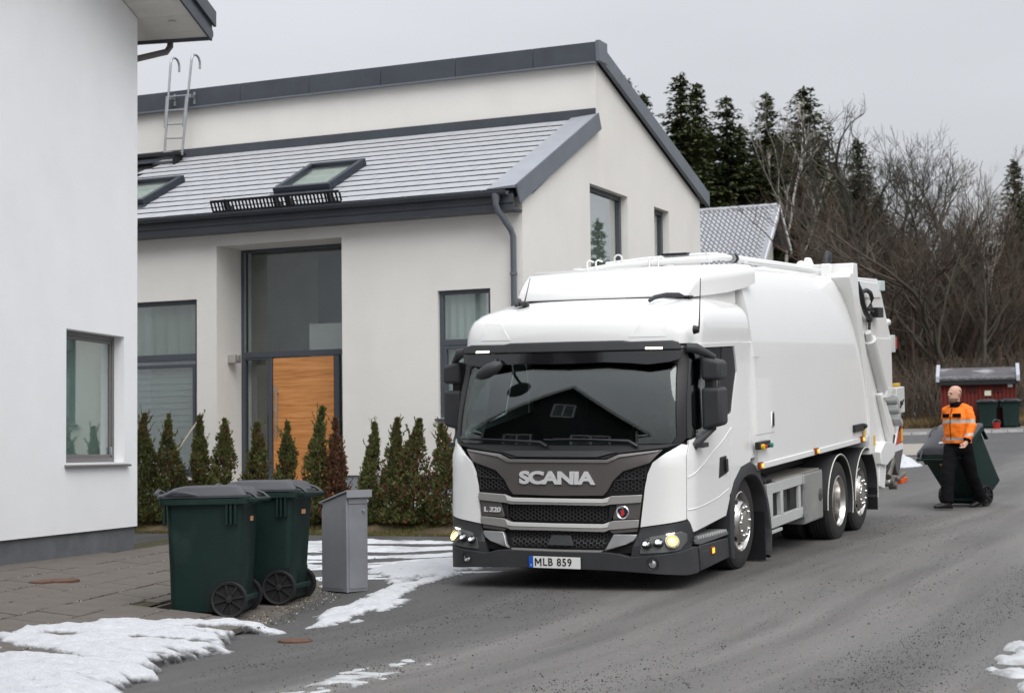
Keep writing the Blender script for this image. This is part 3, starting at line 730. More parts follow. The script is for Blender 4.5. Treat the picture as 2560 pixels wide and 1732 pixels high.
def rail():
    r = empty('snow_guard'); r.parent = hs_
    E0, D0 = roofpx(537, 525); E1, D1 = roofpx(855, 500)
    D_ = (D0+D1)/2
    r.location = rp(E0, D_, .05); r.rotation_euler = (sa, 0, 0); Wd = E1-E0
    mb = MB()
    for z in (.02, .19):
        mb.box(0, Wd, -.012, .012, z, z+.03)
    n = int(Wd/.062)
    for i in range(n+1): mb.box(i*Wd/n-.008, i*Wd/n+.022, -.006, .006, .05, .19)
    mb.build('guard_rail', M['black'], r)
    for x in (.25, Wd*.5, Wd*.6, Wd-.2):
        MB().prism([(-.02, -.04), (.22, -.04), (.03, .22), (-.02, .22)], x-.012, x+.012, 'x').build('bracket', M['black'], r)
rail()
def ladder():
    ld = empty('roof_ladder'); nL = nR-.32
    def lp_(px, py): P = on_plane(px, py, hb+HN*nL, HN); v = P-hb; return (v.dot(HE), nL, v.z)
    a0 = lp_(411, 388); a1 = lp_(421, 158); b0 = lp_(455, 388); b1 = lp_(473, 150)
    out = []
    for A, B in ((a0, a1), (b0, b1)):
        A = Vector(A); B = Vector(B); B.y = nR-.25
        u = (B-A).normalized(); pts = [A, B]
        c = B+Vector((0, .10, 0))
        for k in range(1, 9):
            t = pi*k/8; pts.append(B+Vector((0, .13*(1-math.cos(t)), .13*math.sin(t))))
        pts.append(pts[-1]+Vector((0, 0, -.1)))
        MB().tube(pts, .021, 8).build('rail', M['galv'], ld, smooth=50)
        q0 = A.lerp(B, .30); q1 = A.lerp(B, .64)
        MB().tube([q0+Vector((-.02,-.01,0)), q1+Vector((-.02,-.01,0))], .027, 8).build('sleeve', M['galv'], ld, smooth=50)
        out.append((A, B))
    for k in range(5):
        t = .03+k*.151
        p, q = out[0][0].lerp(out[0][1], t), out[1][0].lerp(out[1][1], t)
        MB().cyl(p, q, .014, 6).build('rung', M['galv'], ld, smooth=50)
    for A, B in out:
        p = A.lerp(B, .62); MB().box(p.x+.02, p.x+.06, p.y, nR-.05, p.z-.02, p.z+.04).box(p.x+.02, p.x+.06, nR-.14, nR-.11, p.z-.12, p.z+.1).build('wall_bracket', M['galv'], ld)
    z = out[0][0].z
    MB().box(out[0][0].x-3, out[1][0].x, nL-.12, nL+.12, z-.03, z+.02).build('foot_plank', M['black'], ld)
    MB().prism([(nL-.14, z-.02), (nL+.14, z-.02), (nL-.02, z-.42), (nL-.08, z-.42)], out[1][0].x-.12, out[1][0].x-.07, 'x').build('plank_bracket', M['black'], ld)
    ld.location = hb; ld.rotation_euler = (0, 0, -HA)
    tag(ld, 'galvanised steel ladder with hooked rails standing against the upper wall of the grey house', 'ladder')
ladder()
# broom leaning by the left window
bp0, bp1 = hf(463, 1145), hf(505, 1041)
br = empty('broom', hb, -HA); tag(br, 'pale wooden broom handle leaning beside the left window behind the hedge', 'broom')
v0 = Vector((bp0[0], -.35, bp0[1])); v1 = Vector((bp1[0], -.03, bp1[1])); v00 = v0+(v0-v1)*.55
MB().cyl(v00, v1, .014, 8).build('handle', mat('bare_wood', (.48,.42,.32), .7), br, smooth=50)
MB().box(v00.x-.2, v00.x+.2, v00.y-.04, v00.y+.04, v00.z-.1, v00.z).build('brush_head', M['black'], br, bevel=.01)
# ------------------------------------------------------------------ the refuse truck
TY, TP, TR = .44273, .0638965, -.0150892
ty_ = Vector((math.sin(TY)*math.cos(TP), math.cos(TY)*math.cos(TP), math.sin(TP)))
x0_ = Vector((math.cos(TY), -math.sin(TY), 0)); z0_ = x0_.cross(ty_)
tx_ = x0_*math.cos(TR)+z0_*math.sin(TR); tz_ = tx_.cross(ty_)
TO = at(1392, 1403.5, FPX*.11/30.0)
ZT = .45
tb = TO-tz_*ZT
truck = empty('refuse_truck')
truck.matrix_world = Matrix(((tx_.x, ty_.x, tz_.x, tb.x), (tx_.y, ty_.y, tz_.y, tb.y), (tx_.z, ty_.z, tz_.z, tb.z), (0,0,0,1)))
tag(truck, 'white refuse truck with lit headlamps and a grey front panel, standing on the road', 'truck')
def tp(mb, name, m, parent=None, **k):
    if parent is None: return mb.build(name, m, truck, loc=(0, 0, ZT), **k)
    return mb.build(name, m, parent, **k)
M['paint'] = mat('white_truck_paint', (.80,.80,.787), .32, coat=.7, var=.012, vs=1.5)
M['paint2'] = mat('white_body_paint', (.83,.83,.818), .34, coat=.6, var=.02, vs=.8)
M['bumper'] = mat('dark_grey_bumper_plastic', (.038,.039,.042), .55, var=.1, vs=5, bump=.08, bs=400)
M['bplastic'] = mat('black_trim_plastic', (.014,.014,.016), .45)
M['panel'] = mat('bronze_grey_panel', (.125,.112,.110), .42, metal=.35)
M['silver'] = mat('satin_silver_trim', (.46,.45,.43), .36, metal=.55)
M['chrome'] = mat('polished_alloy', (.62,.60,.57), .2, metal=1., var=.08, vs=6, rv=.08)
M['chrome2'] = mat('chrome', (.8,.8,.8), .08, metal=1)
M['rubber'] = mat('tyre_rubber', (.022,.022,.022), .8, var=.3, vs=7, bump=.1, bs=80)
M['dkchassis'] = mat('black_chassis', (.012,.012,.013), .6, var=.3, vs=6)
M['alu'] = mat('painted_grey_steel', (.50,.51,.50), .42, metal=.1, var=.07, vs=4)
M['stainless'] = mat('stainless_sheet', (.46,.46,.45), .36, metal=.75, var=.12, vs=3, rv=.1)
M['orange_lit'] = mat('lit_orange_lens', (.75,.25,.02), .3, emit=(1,.38,.03), es=1.6)
M['amber_dark'] = mat('amber_housing', (.20,.05,.01), .4)
M['head_lit'] = mat('lit_headlamp', (.25,.2,.08), .3, emit=(1,.80,.28), es=1.9)
M['led'] = mat('lit_marker_bar', (1,1,.85), .3, emit=(1,.97,.72), es=3.2)
M['red'] = mat('red_reflector', (.5,.03,.02), .35)
M['wscreen'] = glass('windscreen_glass', (.44,.56,.53))
M['sglass'] = glass('cab_side_glass', (.20,.24,.24))
M['lens'] = glass('clear_lens', (.9,.9,.9))
M['interior'] = mat('dark_cab_interior', (.012,.012,.013), .8)

def surface(PR, yr=3.2):
    def prof(z):
        if z <= PR[0][0]: return PR[0][1:]
        for a, b in zip(PR, PR[1:]):
            if z <= b[0]:
                t = (z-a[0])/(b[0]-a[0]); return [p+(q-p)*t for p, q in zip(a[1:], b[1:])]
        return PR[-1][1:]
    def S(U, z, off=0.):
        yf, W, b, r = prof(z); sg = 1 if U >= 0 else -1; U = abs(U); x0 = W-r
        for _ in range(3): ph = math.atan(2*b/x0); x0 = W-r*(1-math.sin(ph))
        if U <= x0: x = U; y = yf+b*(U/x0)**2; t = math.atan(2*b*U/x0**2)
        else:
            t = ph+(U-x0)/r
            if t <= pi/2: x = x0+r*(math.sin(t)-math.sin(ph)); y = yf+b+r*(math.cos(ph)-math.cos(t))
            else: e = (t-pi/2)*r; t = pi/2; x = W; y = yf+b+r*math.cos(ph)+e
        return (sg*(x+off*math.sin(t)), y-off*math.cos(t), z)
    return S
PR = [(-.3,.0,1.17,.05,.28),(.17,.0,1.17,.05,.28),(.21,.03,1.21,.07,.28),(.60,.05,1.21,.08,.28),(.95,.06,1.21,.09,.28)]
for k in range(25):                             # the windscreen: an even double curve
    q = k/24; PR.append((1.05+.7*q, .10+.06*q+.14*q*q, 1.21-.01*q, .12+.012*q, .27-.02*q))
PR.append((2.05,.38,1.20,.13,.26))
S = surface(PR)
def Uy(y): return y+.96                        # side: U -> y on the lower cab
def mir(p): return [(-u, z) for u, z in p][::-1]
def symp(half):                                # right half from top centre round to bottom centre -> closed outline
    return half+[(-u, z) for u, z in half[::-1] if abs(u) > 1e-6]
def both(poly, name, m, off=.0, thick=.014, parent=None, bevel=.004, **k):
    a = tp(wrap(poly, S, off, thick, **k), name, m, parent, smooth=35, bevel=bevel)
    b = tp(wrap(mir(poly), S, off, thick, **k), name, m, parent, smooth=35, bevel=bevel)
    return a, b
def one(poly, name, m, off=.0, thick=.014, parent=None, bevel=.004, **k):
    return tp(wrap(poly, S, off, thick, **k), name, m, parent, smooth=35, bevel=bevel)
def frame_at(U, z, off=0.):
    p = Vector(S(U, z, off)); du = Vector(S(U+.01, z, off))-p; dz = Vector(S(U, z+.01, off))-p
    n = du.cross(dz).normalized(); dx = du.normalized(); dy = n.cross(dx)
    return Matrix(((dx.x, dy.x, n.x, p.x), (dx.y, dy.y, n.y, p.y), (dx.z, dy.z, n.z, p.z), (0,0,0,1)))
def xf(mb, mtx): mb.v = [tuple(mtx @ Vector(v)) for v in mb.v]; return mb

# --- cab lower shell, floor and back wall
one(symp([(0,.93),(.95,.93),(1.15,1.05),(1.3,1.10),(2.2,1.2),(3.1,1.3),(3.1,.80),(2.6,.7),(2.28,.4),(2.2,.3),(1.35,.2),(1.2,.12),(0,.05)]), 'cab_shell', M['dkchassis'], -.035, .01, bevel=0)
tp(MB().box(-1.12, 1.12, 2.02, 2.06, .55, 2.2).box(-1.1, 1.1, .5, 2.02, .78, .84), 'cab_back_wall', M['interior'])
one(symp([(0,1.058),(.95,1.06),(1.13,1.075),(1.165,1.065),(1.01,1.035),(.59,.990),(.478,.944),(0,.942)]), 'cowl', M['bplastic'], .004, .03)
one([(-.58,1.0),(-.45,1.01),(.45,1.01),(.58,1.0),(.40,.955),(-.40,.955)], 'cowl_hatch', M['bumper'], .02, .02)
# --- front panel with its name
gp_ = symp([(0,.93),(.486,.93),(.60,.976),(.99,1.018),(.885,.898),(.64,.825),(.548,.742),(.488,.643),(.45,.606),(0,.599)])
fp = one(gp_, 'front_panel', M['panel'], .014, .03, bevel=.006)
M['panel_l'] = mat('bronze_grey_panel_lit_edge', (.22,.205,.20), .4, metal=.35)  # lighter copy of the panel colour: light on its top bevel
one(symp([(0,.932),(.486,.932),(.60,.979),(.97,1.016),(.95,1.0),(.61,.955),(.50,.905),(0,.905)]), 'panel_lit_edge', M['panel_l'], .024, .02, parent=fp, bevel=.008)
both([(.885,.893),(.645,.822),(.553,.740),(.493,.640),(.46,.603),(.825,.625)], 'grille_backing', M['bplastic'], -.024, .01, bevel=0)
def hexmesh(inside, u0, u1, z0, z1, name, px=.0345, pz_=.0405, off=-.01, par=None):
    mb = MB(); w_ = .0030; n = 0
    hw = px
    def strut(a, b):
        m_ = ((a[0]+b[0])/2, (a[1]+b[1])/2)
        if not (inside(a) and inside(b)): return
        d = Vector((b[0]-a[0], b[1]-a[1])); q = Vector((-d.y, d.x)).normalized()*w_
        c = [(a[0]+q.x, a[1]+q.y), (a[0]-q.x, a[1]-q.y), (b[0]-q.x, b[1]-q.y), (b[0]+q.x, b[1]+q.y)]
        mb.add([S(u, z, off-.012) for u, z in c]+[S(u, z, off) for u, z in c], BX)
    a = .0215; hy = math.sqrt(3)*a
    for i in range(int((u1-u0)/(1.5*a))+2):
        for j in range(int((z1-z0)/hy)+2):
            cu, cz = u0+i*1.5*a, z0+j*hy+(hy/2 if i % 2 else 0)
            P = [(cu+a*math.cos(k*pi/3), cz+a*math.sin(k*pi/3)) for k in range(4)]
            for k in range(3): strut(P[k], P[k+1])
    return mb
def poly_in(poly):
    def f(p):
        c = False; x, y = p; n = len(poly)
        for i in range(n):
            (x1, y1), (x2, y2) = poly[i], poly[(i+1) % n]
            if (y1 > y) != (y2 > y) and x < (x2-x1)*(y-y1)/(y2-y1)+x1: c = not c
        return c
    return f
M['meshm'] = mat('black_grille_mesh', (.045,.045,.046), .35)
def gmesh(poly, name='grille_mesh', off=-.008):
    us = [p[0] for p in poly]; zs = [p[1] for p in poly]
    o = tp(hexmesh(poly_in(poly), min(us), max(us), min(zs), max(zs), name, off=off), name, M['meshm']); o['kind'] = 'stuff'; return o
wing = [(.87,.885),(.65,.818),(.565,.740),(.505,.640),(.82,.632)]
gmesh(wing); gmesh(mir(wing))
both([(.56,.748),(.86,.772),(.86,.764),(.555,.74)], 'wing_bar', M['bumper'], -.0, .012, bevel=0)
# --- silver bars, side plates, centre and lower grilles
def bar(zt, zb, zs, name):
    h = [(0, zt),(.455, zt+.001),(.535, zt+.028),(.56, zs),(.815 if zt > .5 else .787, zs+.012),(.808 if zt > .5 else .782, zs-.058),(.515, zt-.05),(.47, zb-.003),(0, zb)]
    one(symp(h), name, M['silver'], .034, .035, bevel=.007)
    one(symp([(0, zt-.002),(.45, zt-.001),(.52, zt+.02),(.50, zt-.026),(.45, zt-.034),(0, zt-.034)]), name+'_face', mat('light_silver_'+name, (.72,.72,.70), .3, metal=.2), .040, .01, bevel=.003)
bar(.577, .519, .606, 'upper_grille_bar'); bar(.350, .284, .383, 'lower_grille_bar')
midp = symp([(0,.517),(.545,.518),(.565,.50),(.535,.41),(.49,.355),(0,.352)])
one(midp, 'grille_backing', M['bplastic'], -.03, .01, bevel=0); gmesh(symp([(0,.512),(.50,.512),(.505,.44),(.475,.36),(0,.357)]))
both([(.51,.518),(.565,.518),(.57,.5),(.538,.41),(.5,.357),(.49,.357),(.505,.42)], 'grille_cheek', M['bplastic'], .012, .03)
sp_r, sp_l = both([(.575,.555),(.806,.552),(.79,.40),(.545,.392),(.545,.42),(.575,.5)], 'side_plate', M['panel'], .016, .03, bevel=.006)
lowp = symp([(0,.288),(.50,.288),(.55,.285),(.49,.12),(.45,.105),(0,.105)])
one(lowp, 'grille_backing', M['bplastic'], -.03, .01, bevel=0); gmesh(symp([(0,.27),(.50,.27),(.47,.13),(0,.12)]))
one([(-.055,.243),(.135,.243),(.17,.150),(-.09,.150)], 'radar_cover', M['bumper'], .012, .03, bevel=.006)
both([(.553,.262),(.77,.262),(.765,.232),(.741,.200),(.685,.176),(.56,.135),(.47,.110),(.50,.15),(.535,.235)], 'lower_trim', mat('dark_silver_trim', (.30,.30,.30), .38, metal=.5), .028, .04, bevel=.010)
both([(.51,.292),(.60,.318),(.775,.318),(.77,.285),(.54,.268)], 'trim_link', M['panel'], .022, .03, bevel=.004)
# --- headlamps
hl = [(.80,.318),(1.222,.374),(1.268,.344),(1.30,.262),(1.38,.152),(1.36,.128),(1.10,.095),(.865,.072),(.72,.058),(.742,.16),(.78,.256)]
hs1, hs2 = both(hl, 'headlamp_surround', M['bumper'], .012, .05, bevel=.006)
hb_ = [(.835,.226),(.86,.238),(1.165,.284),(1.222,.258),(1.236,.19),(1.168,.120),(1.13,.112),(.812,.092),(.808,.11)]
M['bezel'] = mat('grey_lamp_bezel', (.14,.145,.14), .4, metal=.4)
for sg, par in ((1, hs1), (-1, hs2)):
    P = hb_ if sg > 0 else mir(hb_)
    hlo = one(P, 'headlamp', M['bezel'], .022, .03, bevel=.010); hlo['label'] = 'headlamp with its outer lamp lit'
    for (u, z, r, lit) in ((.872, .172, .034, 0), (.975, .187, .036, 0), (1.08, .196, .056, 1)):
        F_ = frame_at(sg*u, z, .024)
        xf(MB().lathe([(0, .0), (r*.5, .006), (r*.9, .014), (r, .024), (r*1.18, .02), (r*1.2, 0)], 24, (0,0,0), 'z'), F_)
        tp(xf(MB().lathe([(r*.92, .006), (r, .026), (r*1.16, .022), (r*1.2, 0)], 28, (0,0,0), 'z'), F_), 'lamp_ring', M['chrome2'] if lit else M['bplastic'], hlo, smooth=40)
        if lit:
            tp(xf(MB().lathe([(0, .032), (r*.45, .029), (r*.70, .018)], 24, (0,0,0), 'z'), F_), 'lamp_lens', M['head_lit'], hlo, smooth=60); tp(xf(MB().lathe([(r*.60, .004), (r*.8, .008), (r*.97, .022)], 24, (0,0,0), 'z'), F_), 'lamp_bowl', mat('glow_tinted_bowl', (.75,.68,.40), .25, metal=.8) if 'glow_tinted_bowl' not in bpy.data.materials else bpy.data.materials['glow_tinted_bowl'], hlo, smooth=60)  # the bowl's yellow colour stands for the glow around the lit lens
        else:
            tp(xf(MB().lathe([(0, .004), (r*.4, .006), (r*.95, .016)], 20, (0,0,0), 'z'), F_), 'lamp_bowl', M['chrome2'], hlo, smooth=60)
            tp(xf(MB().lathe([(0, .03), (r*.5, .026), (r*.6, .012)], 20, (0,0,0), 'z'), F_), 'lamp_lens', M['lens'], hlo, smooth=60)
    ub = [(1.03,.268),(1.10,.278),(1.10,.271),(1.03,.261)]
    one(ub if sg > 0 else mir(ub), 'daylight_bar', M['led'], .028, .008, parent=hlo, bevel=0)
# --- bumper, fog lamps, plate
bump = symp([(0,.098),(.43,.10),(.505,.1),(.61,.088),(.72,.060),(.865,.074),(1.10,.098),(1.36,.130),(1.455,.118),(1.50,-.10),(1.47,-.122),(1.22,-.112),(1.08,-.096),(.9,-.080),(.65,-.067),(.4,-.060),(0,-.058)])
bo = one(bump, 'bumper', M['bumper'], .035, .10, bevel=.016, seg=3) if False else tp(wrap(bump, S, .035, .10), 'bumper', M['bumper'], smooth=35, bevel=.014)
one(symp([(0,.112),(.46,.114),(.44,.10),(0,.098)]), 'bumper_ledge', M['silver'], .02, .04, bevel=0)
for sg in (1, -1):
    F_ = frame_at(sg*.925, .004, .036); r = .036
    tp(xf(MB().lathe([(r*1.6, .001), (r*1.3, -.006), (r*1.1, -.004), (r*1.05, .004), (r*.95, .004)], 24, (0,0,0), 'z'), F_), 'fog_lamp_ring', M['bplastic'], bo, smooth=50)
    tp(xf(MB().lathe([(0, .010), (r*.5, .008), (r, .002)], 20, (0,0,0), 'z'), F_), 'fog_lamp', M['chrome2'], bo, smooth=50)
    for dx in (.55, -.55):
        pass
M['plate'] = mat('plate_white', (.80,.80,.78), .4); M['plate_blue'] = mat('plate_blue', (.01,.10,.50), .4); M['ink'] = mat('plate_black', (.01,.01,.01), .5)
np_ = tp(MB().box(-.262, .262, -.050, -.042, -.057, .057), 'number_plate', M['ink'], bevel=.003)
tp(MB().box(-.2575, .2575, -.053, -.048, -.0525, .0525), 'plate_face', M['plate'], np_)
tp(MB().box(-.2575, -.213, -.0545, -.050, -.0525, .0525), 'plate_band', M['plate_blue'], np_)
def text(s, size, x, y, z, name, m, parent, sx=1., off=0., depth=.003, space=1., align='CENTER', mtx=None, shear=0.):
    cu = bpy.data.curves.new(name, 'FONT'); cu.body = s; cu.size = size; cu.align_x = align; cu.align_y = 'CENTER'; cu.offset = off; cu.extrude = depth; cu.space_character = space; cu.shear = shear
    ob = bpy.data.objects.new(name, cu); me = to_mesh(ob)
    base = Matrix(((sx,0,0,x),(0,0,-1,y),(0,1,0,z),(0,0,0,1)))
    if mtx is not None: base = mtx @ Matrix.Diagonal((sx, 1, 1, 1))
    me.transform(base)
    for mm in list(me.materials): me.materials.pop()
    return fin(me, name, m, parent, recalc=False)
text('LB 859', .098, -.118, -.0555, .0, 'plate_letters', M['ink'], np_, sx=.92, off=.0012, depth=.0012, space=1.16, align='LEFT')
lm = MB(); a_, b_, h_, w_ = -.196, -.130, .0355, .011
for q in ([(a_, -h_), (a_+w_, -h_), (a_+w_, h_), (a_, h_)], [(b_-w_, -h_), (b_, -h_), (b_, h_), (b_-w_, h_)], [(a_, h_), (a_+w_*1.2, h_), ((a_+b_)/2+w_*.6, -.012), ((a_+b_)/2-w_*.6, -.012)], [(b_-w_*1.2, h_), (b_, h_), ((a_+b_)/2+w_*.6, -.012), ((a_+b_)/2-w_*.6, -.012)]): lm.prism(q, -.0567, -.0543, 'y')
lm.build('plate_letter', M['ink'], np_)['kind'] = 'stuff'
text('S', .026, -.235, -.056, -.030, 'country_letter', M['plate'], np_, depth=.001)
# name on the front panel, laid on the curved surface letter by letter
def surf_text(s, size, zc, u0, u1, name, m, parent, off, fat, depth=.006, sx=1., shear=0.):
    cu = bpy.data.curves.new(name, 'FONT'); cu.body = s; cu.size = 1; cu.align_y = 'BOTTOM_BASELINE'; cu.offset = fat; cu.extrude = .02; cu.space_character = .93; cu.shear = shear; cu.resolution_u = 6
    ob = bpy.data.objects.new(name, cu); me = to_mesh(ob)
    xs = [v.co.x for v in me.vertices]; ys = [v.co.y for v in me.vertices]; x0, x1, y0, y1 = min(xs), max(xs), min(ys), max(ys)
    for v in me.vertices:
        u = lerp(u0, u1, (v.co.x-x0)/(x1-x0)); z = zc+size*((v.co.y-y0)/(y1-y0)-.5)
        v.co = S(u, z, off+depth*(.5 if v.co.z > 0 else -.5))
    for mm in list(me.materials): me.materials.pop()
    return fin(me, name, m, parent, recalc=False)
M['letter'] = mat('bright_letter', (.78,.78,.78), .3, metal=.3)
surf_text('SCANIA', .122, .766, -.376, .384, 'name_letters', M['letter'], fp, .022, .045, .012)
surf_text('L 320', .048, .462, -.758, -.575, 'model_letters', M['letter'], sp_l, .024, .035, .008)
F_ = frame_at(.636, .459, .018)
bd = tp(xf(MB().lathe([(.0, .002), (.048, .002), (.054, .006), (.06, .002), (.06, -.004)], 24, (0,0,0), 'z'), F_), 'badge', M['chrome2'], sp_r, smooth=40)
bd2 = MB()
for k in range(3):
    t = pi/2+2*pi*k/3+pi; bd2.lathe([(0, .009), (.020, .009), (.024, .004)], 14, (.026*math.cos(t), .026*math.sin(t), 0), 'z')
tp(xf(bd2.lathe([(0, .0085), (.032, .0085), (.036, .004)], 20, (0,0,0), 'z'), F_), 'badge_field', mat('badge_navy', (.01,.02,.05), .3), sp_r, smooth=40)
tp(xf(MB().prism([(-.012,-.03),(.004,-.034),(.02,-.012),(.018,.012),(.004,.03),(-.004,.018),(-.02,.016),(-.014,.002)], .009, .014, 'z'), F_), 'badge_figure', mat('badge_red', (.55,.03,.03), .35), sp_r)
# --- white corner panels, doors, rear side panels
both([(1.152,1.062),(1.02,.985),(.912,.903),(.868,.805),(.842,.68),(.800,.327),(1.212,.386),(1.214,1.05)], 'corner_panel', M['paint'], .018, .03, bevel=.010)
door = [(1.224,1.088),(1.222,.395),(1.262,.352),(1.308,.266),(2.215,.320),(2.325,.47),(2.345,1.283),(1.563,1.145)]
d1, d2 = both(door, 'cab_door', M['paint'], .016, .03, bevel=.007)
both([(2.348,.51),(2.352,1.30),(2.41,1.67),(2.262,1.925),(1.15,1.925),(1.15,1.96),(2.525,1.96),(2.815,1.53),(2.92,1.2),(2.985,.775),(2.68,.745),(2.45,.622)], 'cab_side_panel', M['paint'], .016, .03, bevel=.006)
both([(2.54,1.96),(2.832,1.53),(2.937,1.2),(3.005,.78),(3.02,.80),(3.17,.80),(3.13,1.96)], 'side_deflector', M['paint'], .012, .03, bevel=.006)
# crease lines pressed into the door
for a, b in (((1.26,.56),(2.32,.80)), ((1.24,.93),(1.95,1.18))):
    p = [(a[0], a[1]), ((a[0]+b[0])/2, lerp(a[1], b[1], .42)), (b[0], b[1]), (b[0], b[1]-.012), ((a[0]+b[0])/2, lerp(a[1], b[1], .42)-.016), (a[0], a[1]-.008)]
for sg, d_ in ((1, d1), (-1, d2)):
    for ln in ([(1.228,.765),(1.6,.872),(2.0,1.01),(2.335,1.15)], [(1.228,.475),(1.6,.487),(2.0,.52),(2.315,.575)]):
        q = ln+[(u, z-.010) for u, z in ln[::-1]]
        one(q if sg > 0 else mir(q), 'door_crease', M['paint'], .0205, .012, parent=d_, bevel=.004)
    hp = [(2.03,.884),(2.225,.888),(2.245,.72),(2.0,.69)]
    hd = one(hp if sg > 0 else mir(hp), 'door_handle', M['bplastic'], .022, .012, parent=d_, bevel=.006)
    hp = [(2.16,.86),(2.205,.86),(2.22,.74),(2.17,.73)]
    one(hp if sg > 0 else mir(hp), 'handle_grip', M['bumper'], .045, .018, parent=d_, bevel=.006)
# --- glass and pillars
ws = symp([(0,1.80),(.98,1.80),(1.05,1.765),(1.105,1.13),(1.06,1.073),(0,1.062)])
wsn = one(ws, 'windscreen', M['wscreen'], -.004, .006, bevel=0, dz=.03, du=.04)
both([(1.045,1.93),(1.15,1.93),(1.205,1.115),(1.165,1.075),(1.07,1.075),(1.108,1.13),(1.056,1.77),(1.0,1.805)], 'a_pillar', M['bplastic'], .006, .06)
both([(1.155,1.915),(1.93,1.918),(1.93,1.20),(1.563,1.152),(1.245,1.11),(1.215,1.11)], 'side_window', M['sglass'], .0, .006, bevel=0)
both([(1.93,1.918),(2.245,1.918),(2.395,1.67),(2.335,1.30),(1.96,1.215),(1.93,1.2)], 'rear_quarter_glass', M['bplastic'], .006, .012)
both([(1.925,1.92),(1.965,1.92),(1.965,1.215),(1.925,1.205)], 'window_bar', M['bplastic'], .010, .02)
# --- cab roof
PRF = [(1.93,.350,1.205,.13,.27),(2.05,.360,1.207,.13,.28),(2.15,.385,1.20,.13,.30),(2.22,.425,1.185,.135,.33),(2.28,.500,1.15,.15,.38),(2.33,.61,1.09,.17,.44),(2.37,.76,1.02,.18,.48),(2.395,.92,.95,.16,.5),(2.408,1.08,.86,.1,.45),(2.412,1.2,.7,.05,.4)]
SRf = surface(PRF)
def roof_ring(z, yr=2.15):
    pr = [p for p in PRF if p[0] == z][0]; yf, W, b, r = pr[1:]
    half = []; x0 = W-r
    for _ in range(3): ph = math.atan(2*b/x0); x0 = W-r*(1-math.sin(ph))
    Ua = x0+r*(pi/2-ph)
    for k in range(11): half.append(SRf(x0*k/10, z))
    for k in range(1, 11): half.append(SRf(x0+(Ua-x0)*k/10, z))
    y_s = half[-1][1]
    for k in range(1, 6): half.append((W, lerp(y_s, yr, k/5), z))
    return half+[(-x, y, zz) for x, y, zz in half[::-1] if x > 1e-6]
tp(MB().loft([roof_ring(p[0]) for p in PRF]), 'cab_roof', M['paint'], smooth=50)
def rone(poly, name, m, off, thick, **k): return tp(wrap(poly, SRf, off, thick), name, m, smooth=35, **k)
for q in ([(.60,2.035),(.735,2.195),(.93,2.21),(.95,2.035)],): rone(q, 'roof_pressing', M['paint'], .003, .012, bevel=.003); rone(mir(q), 'roof_pressing', M['paint'], .003, .012, bevel=.003)
sh = [(1.30,2.02),(1.42,2.19),(1.62,2.225),(2.55,2.225),(2.70,2.10),(2.72,2.0),(2.70,1.965),(1.30,1.965)]
# --- roof spoiler
def rring(y, w, z0, z1, c=.06, slope=0.):
    return [(-w, y, z0), (w, y, z0), (w+slope, y, lerp(z0, z1, .5)), (w, y, z1-c), (w-c, y, z1), (0, y, z1+.012), (-w+c, y, z1), (-w, y, z1-c), (-w-slope, y, lerp(z0, z1, .5))]
sp = MB().loft([rring(1.22, .90, 2.405, 2.432, .01), rring(1.27, .915, 2.408, 2.50, .03), rring(1.36, .93, 2.412, 2.61, .06), rring(1.46, .95, 2.42, 2.675, .08), rring(1.62, .99, 2.43, 2.705, .09), rring(1.9, 1.08, 2.455, 2.73, .09), rring(2.2, 1.16, 2.50, 2.745, .08), rring(2.42, 1.20, 2.55, 2.735, .05)])
tp(sp, 'roof_spoiler', M['paint'], smooth=48, bevel=0)
tp(MB().loft([rring(1.5, .93, 2.38, 2.45, .03), rring(2.13, 1.08, 2.34, 2.56, .05)]), 'spoiler_base', M['paint'], smooth=40)
tp(MB().box(-.93, .93, 1.195, 1.30, 2.40, 2.42), 'spoiler_gap', M['bplastic'])
# --- sun visor with marker lamps
vi = one(symp([(0,2.012),(.55,2.010),(.62,1.998),(1.0,2.0),(1.05,1.985),(1.08,1.915),(0,1.915)]), 'sun_visor', M['bumper'], .10, .13, bevel=.012)
M['visor_tint'] = mat('dark_tinted_acrylic', (.010,.010,.012), .12, coat=.5)
one(symp([(0,1.912),(1.082,1.912),(1.07,1.83),(1.0,1.803),(.80,1.783),(.64,1.80),(.40,1.812),(0,1.806)]), 'visor_blade', M['visor_tint'], .088, .02, parent=vi, bevel=.004)
for sg in (1, -1):
    q = [(.775,1.942),(.925,1.940),(.925,1.922),(.775,1.924)]
    one(q if sg > 0 else mir(q), 'marker_lamp', M['led'], .106, .012, parent=vi, bevel=.003)
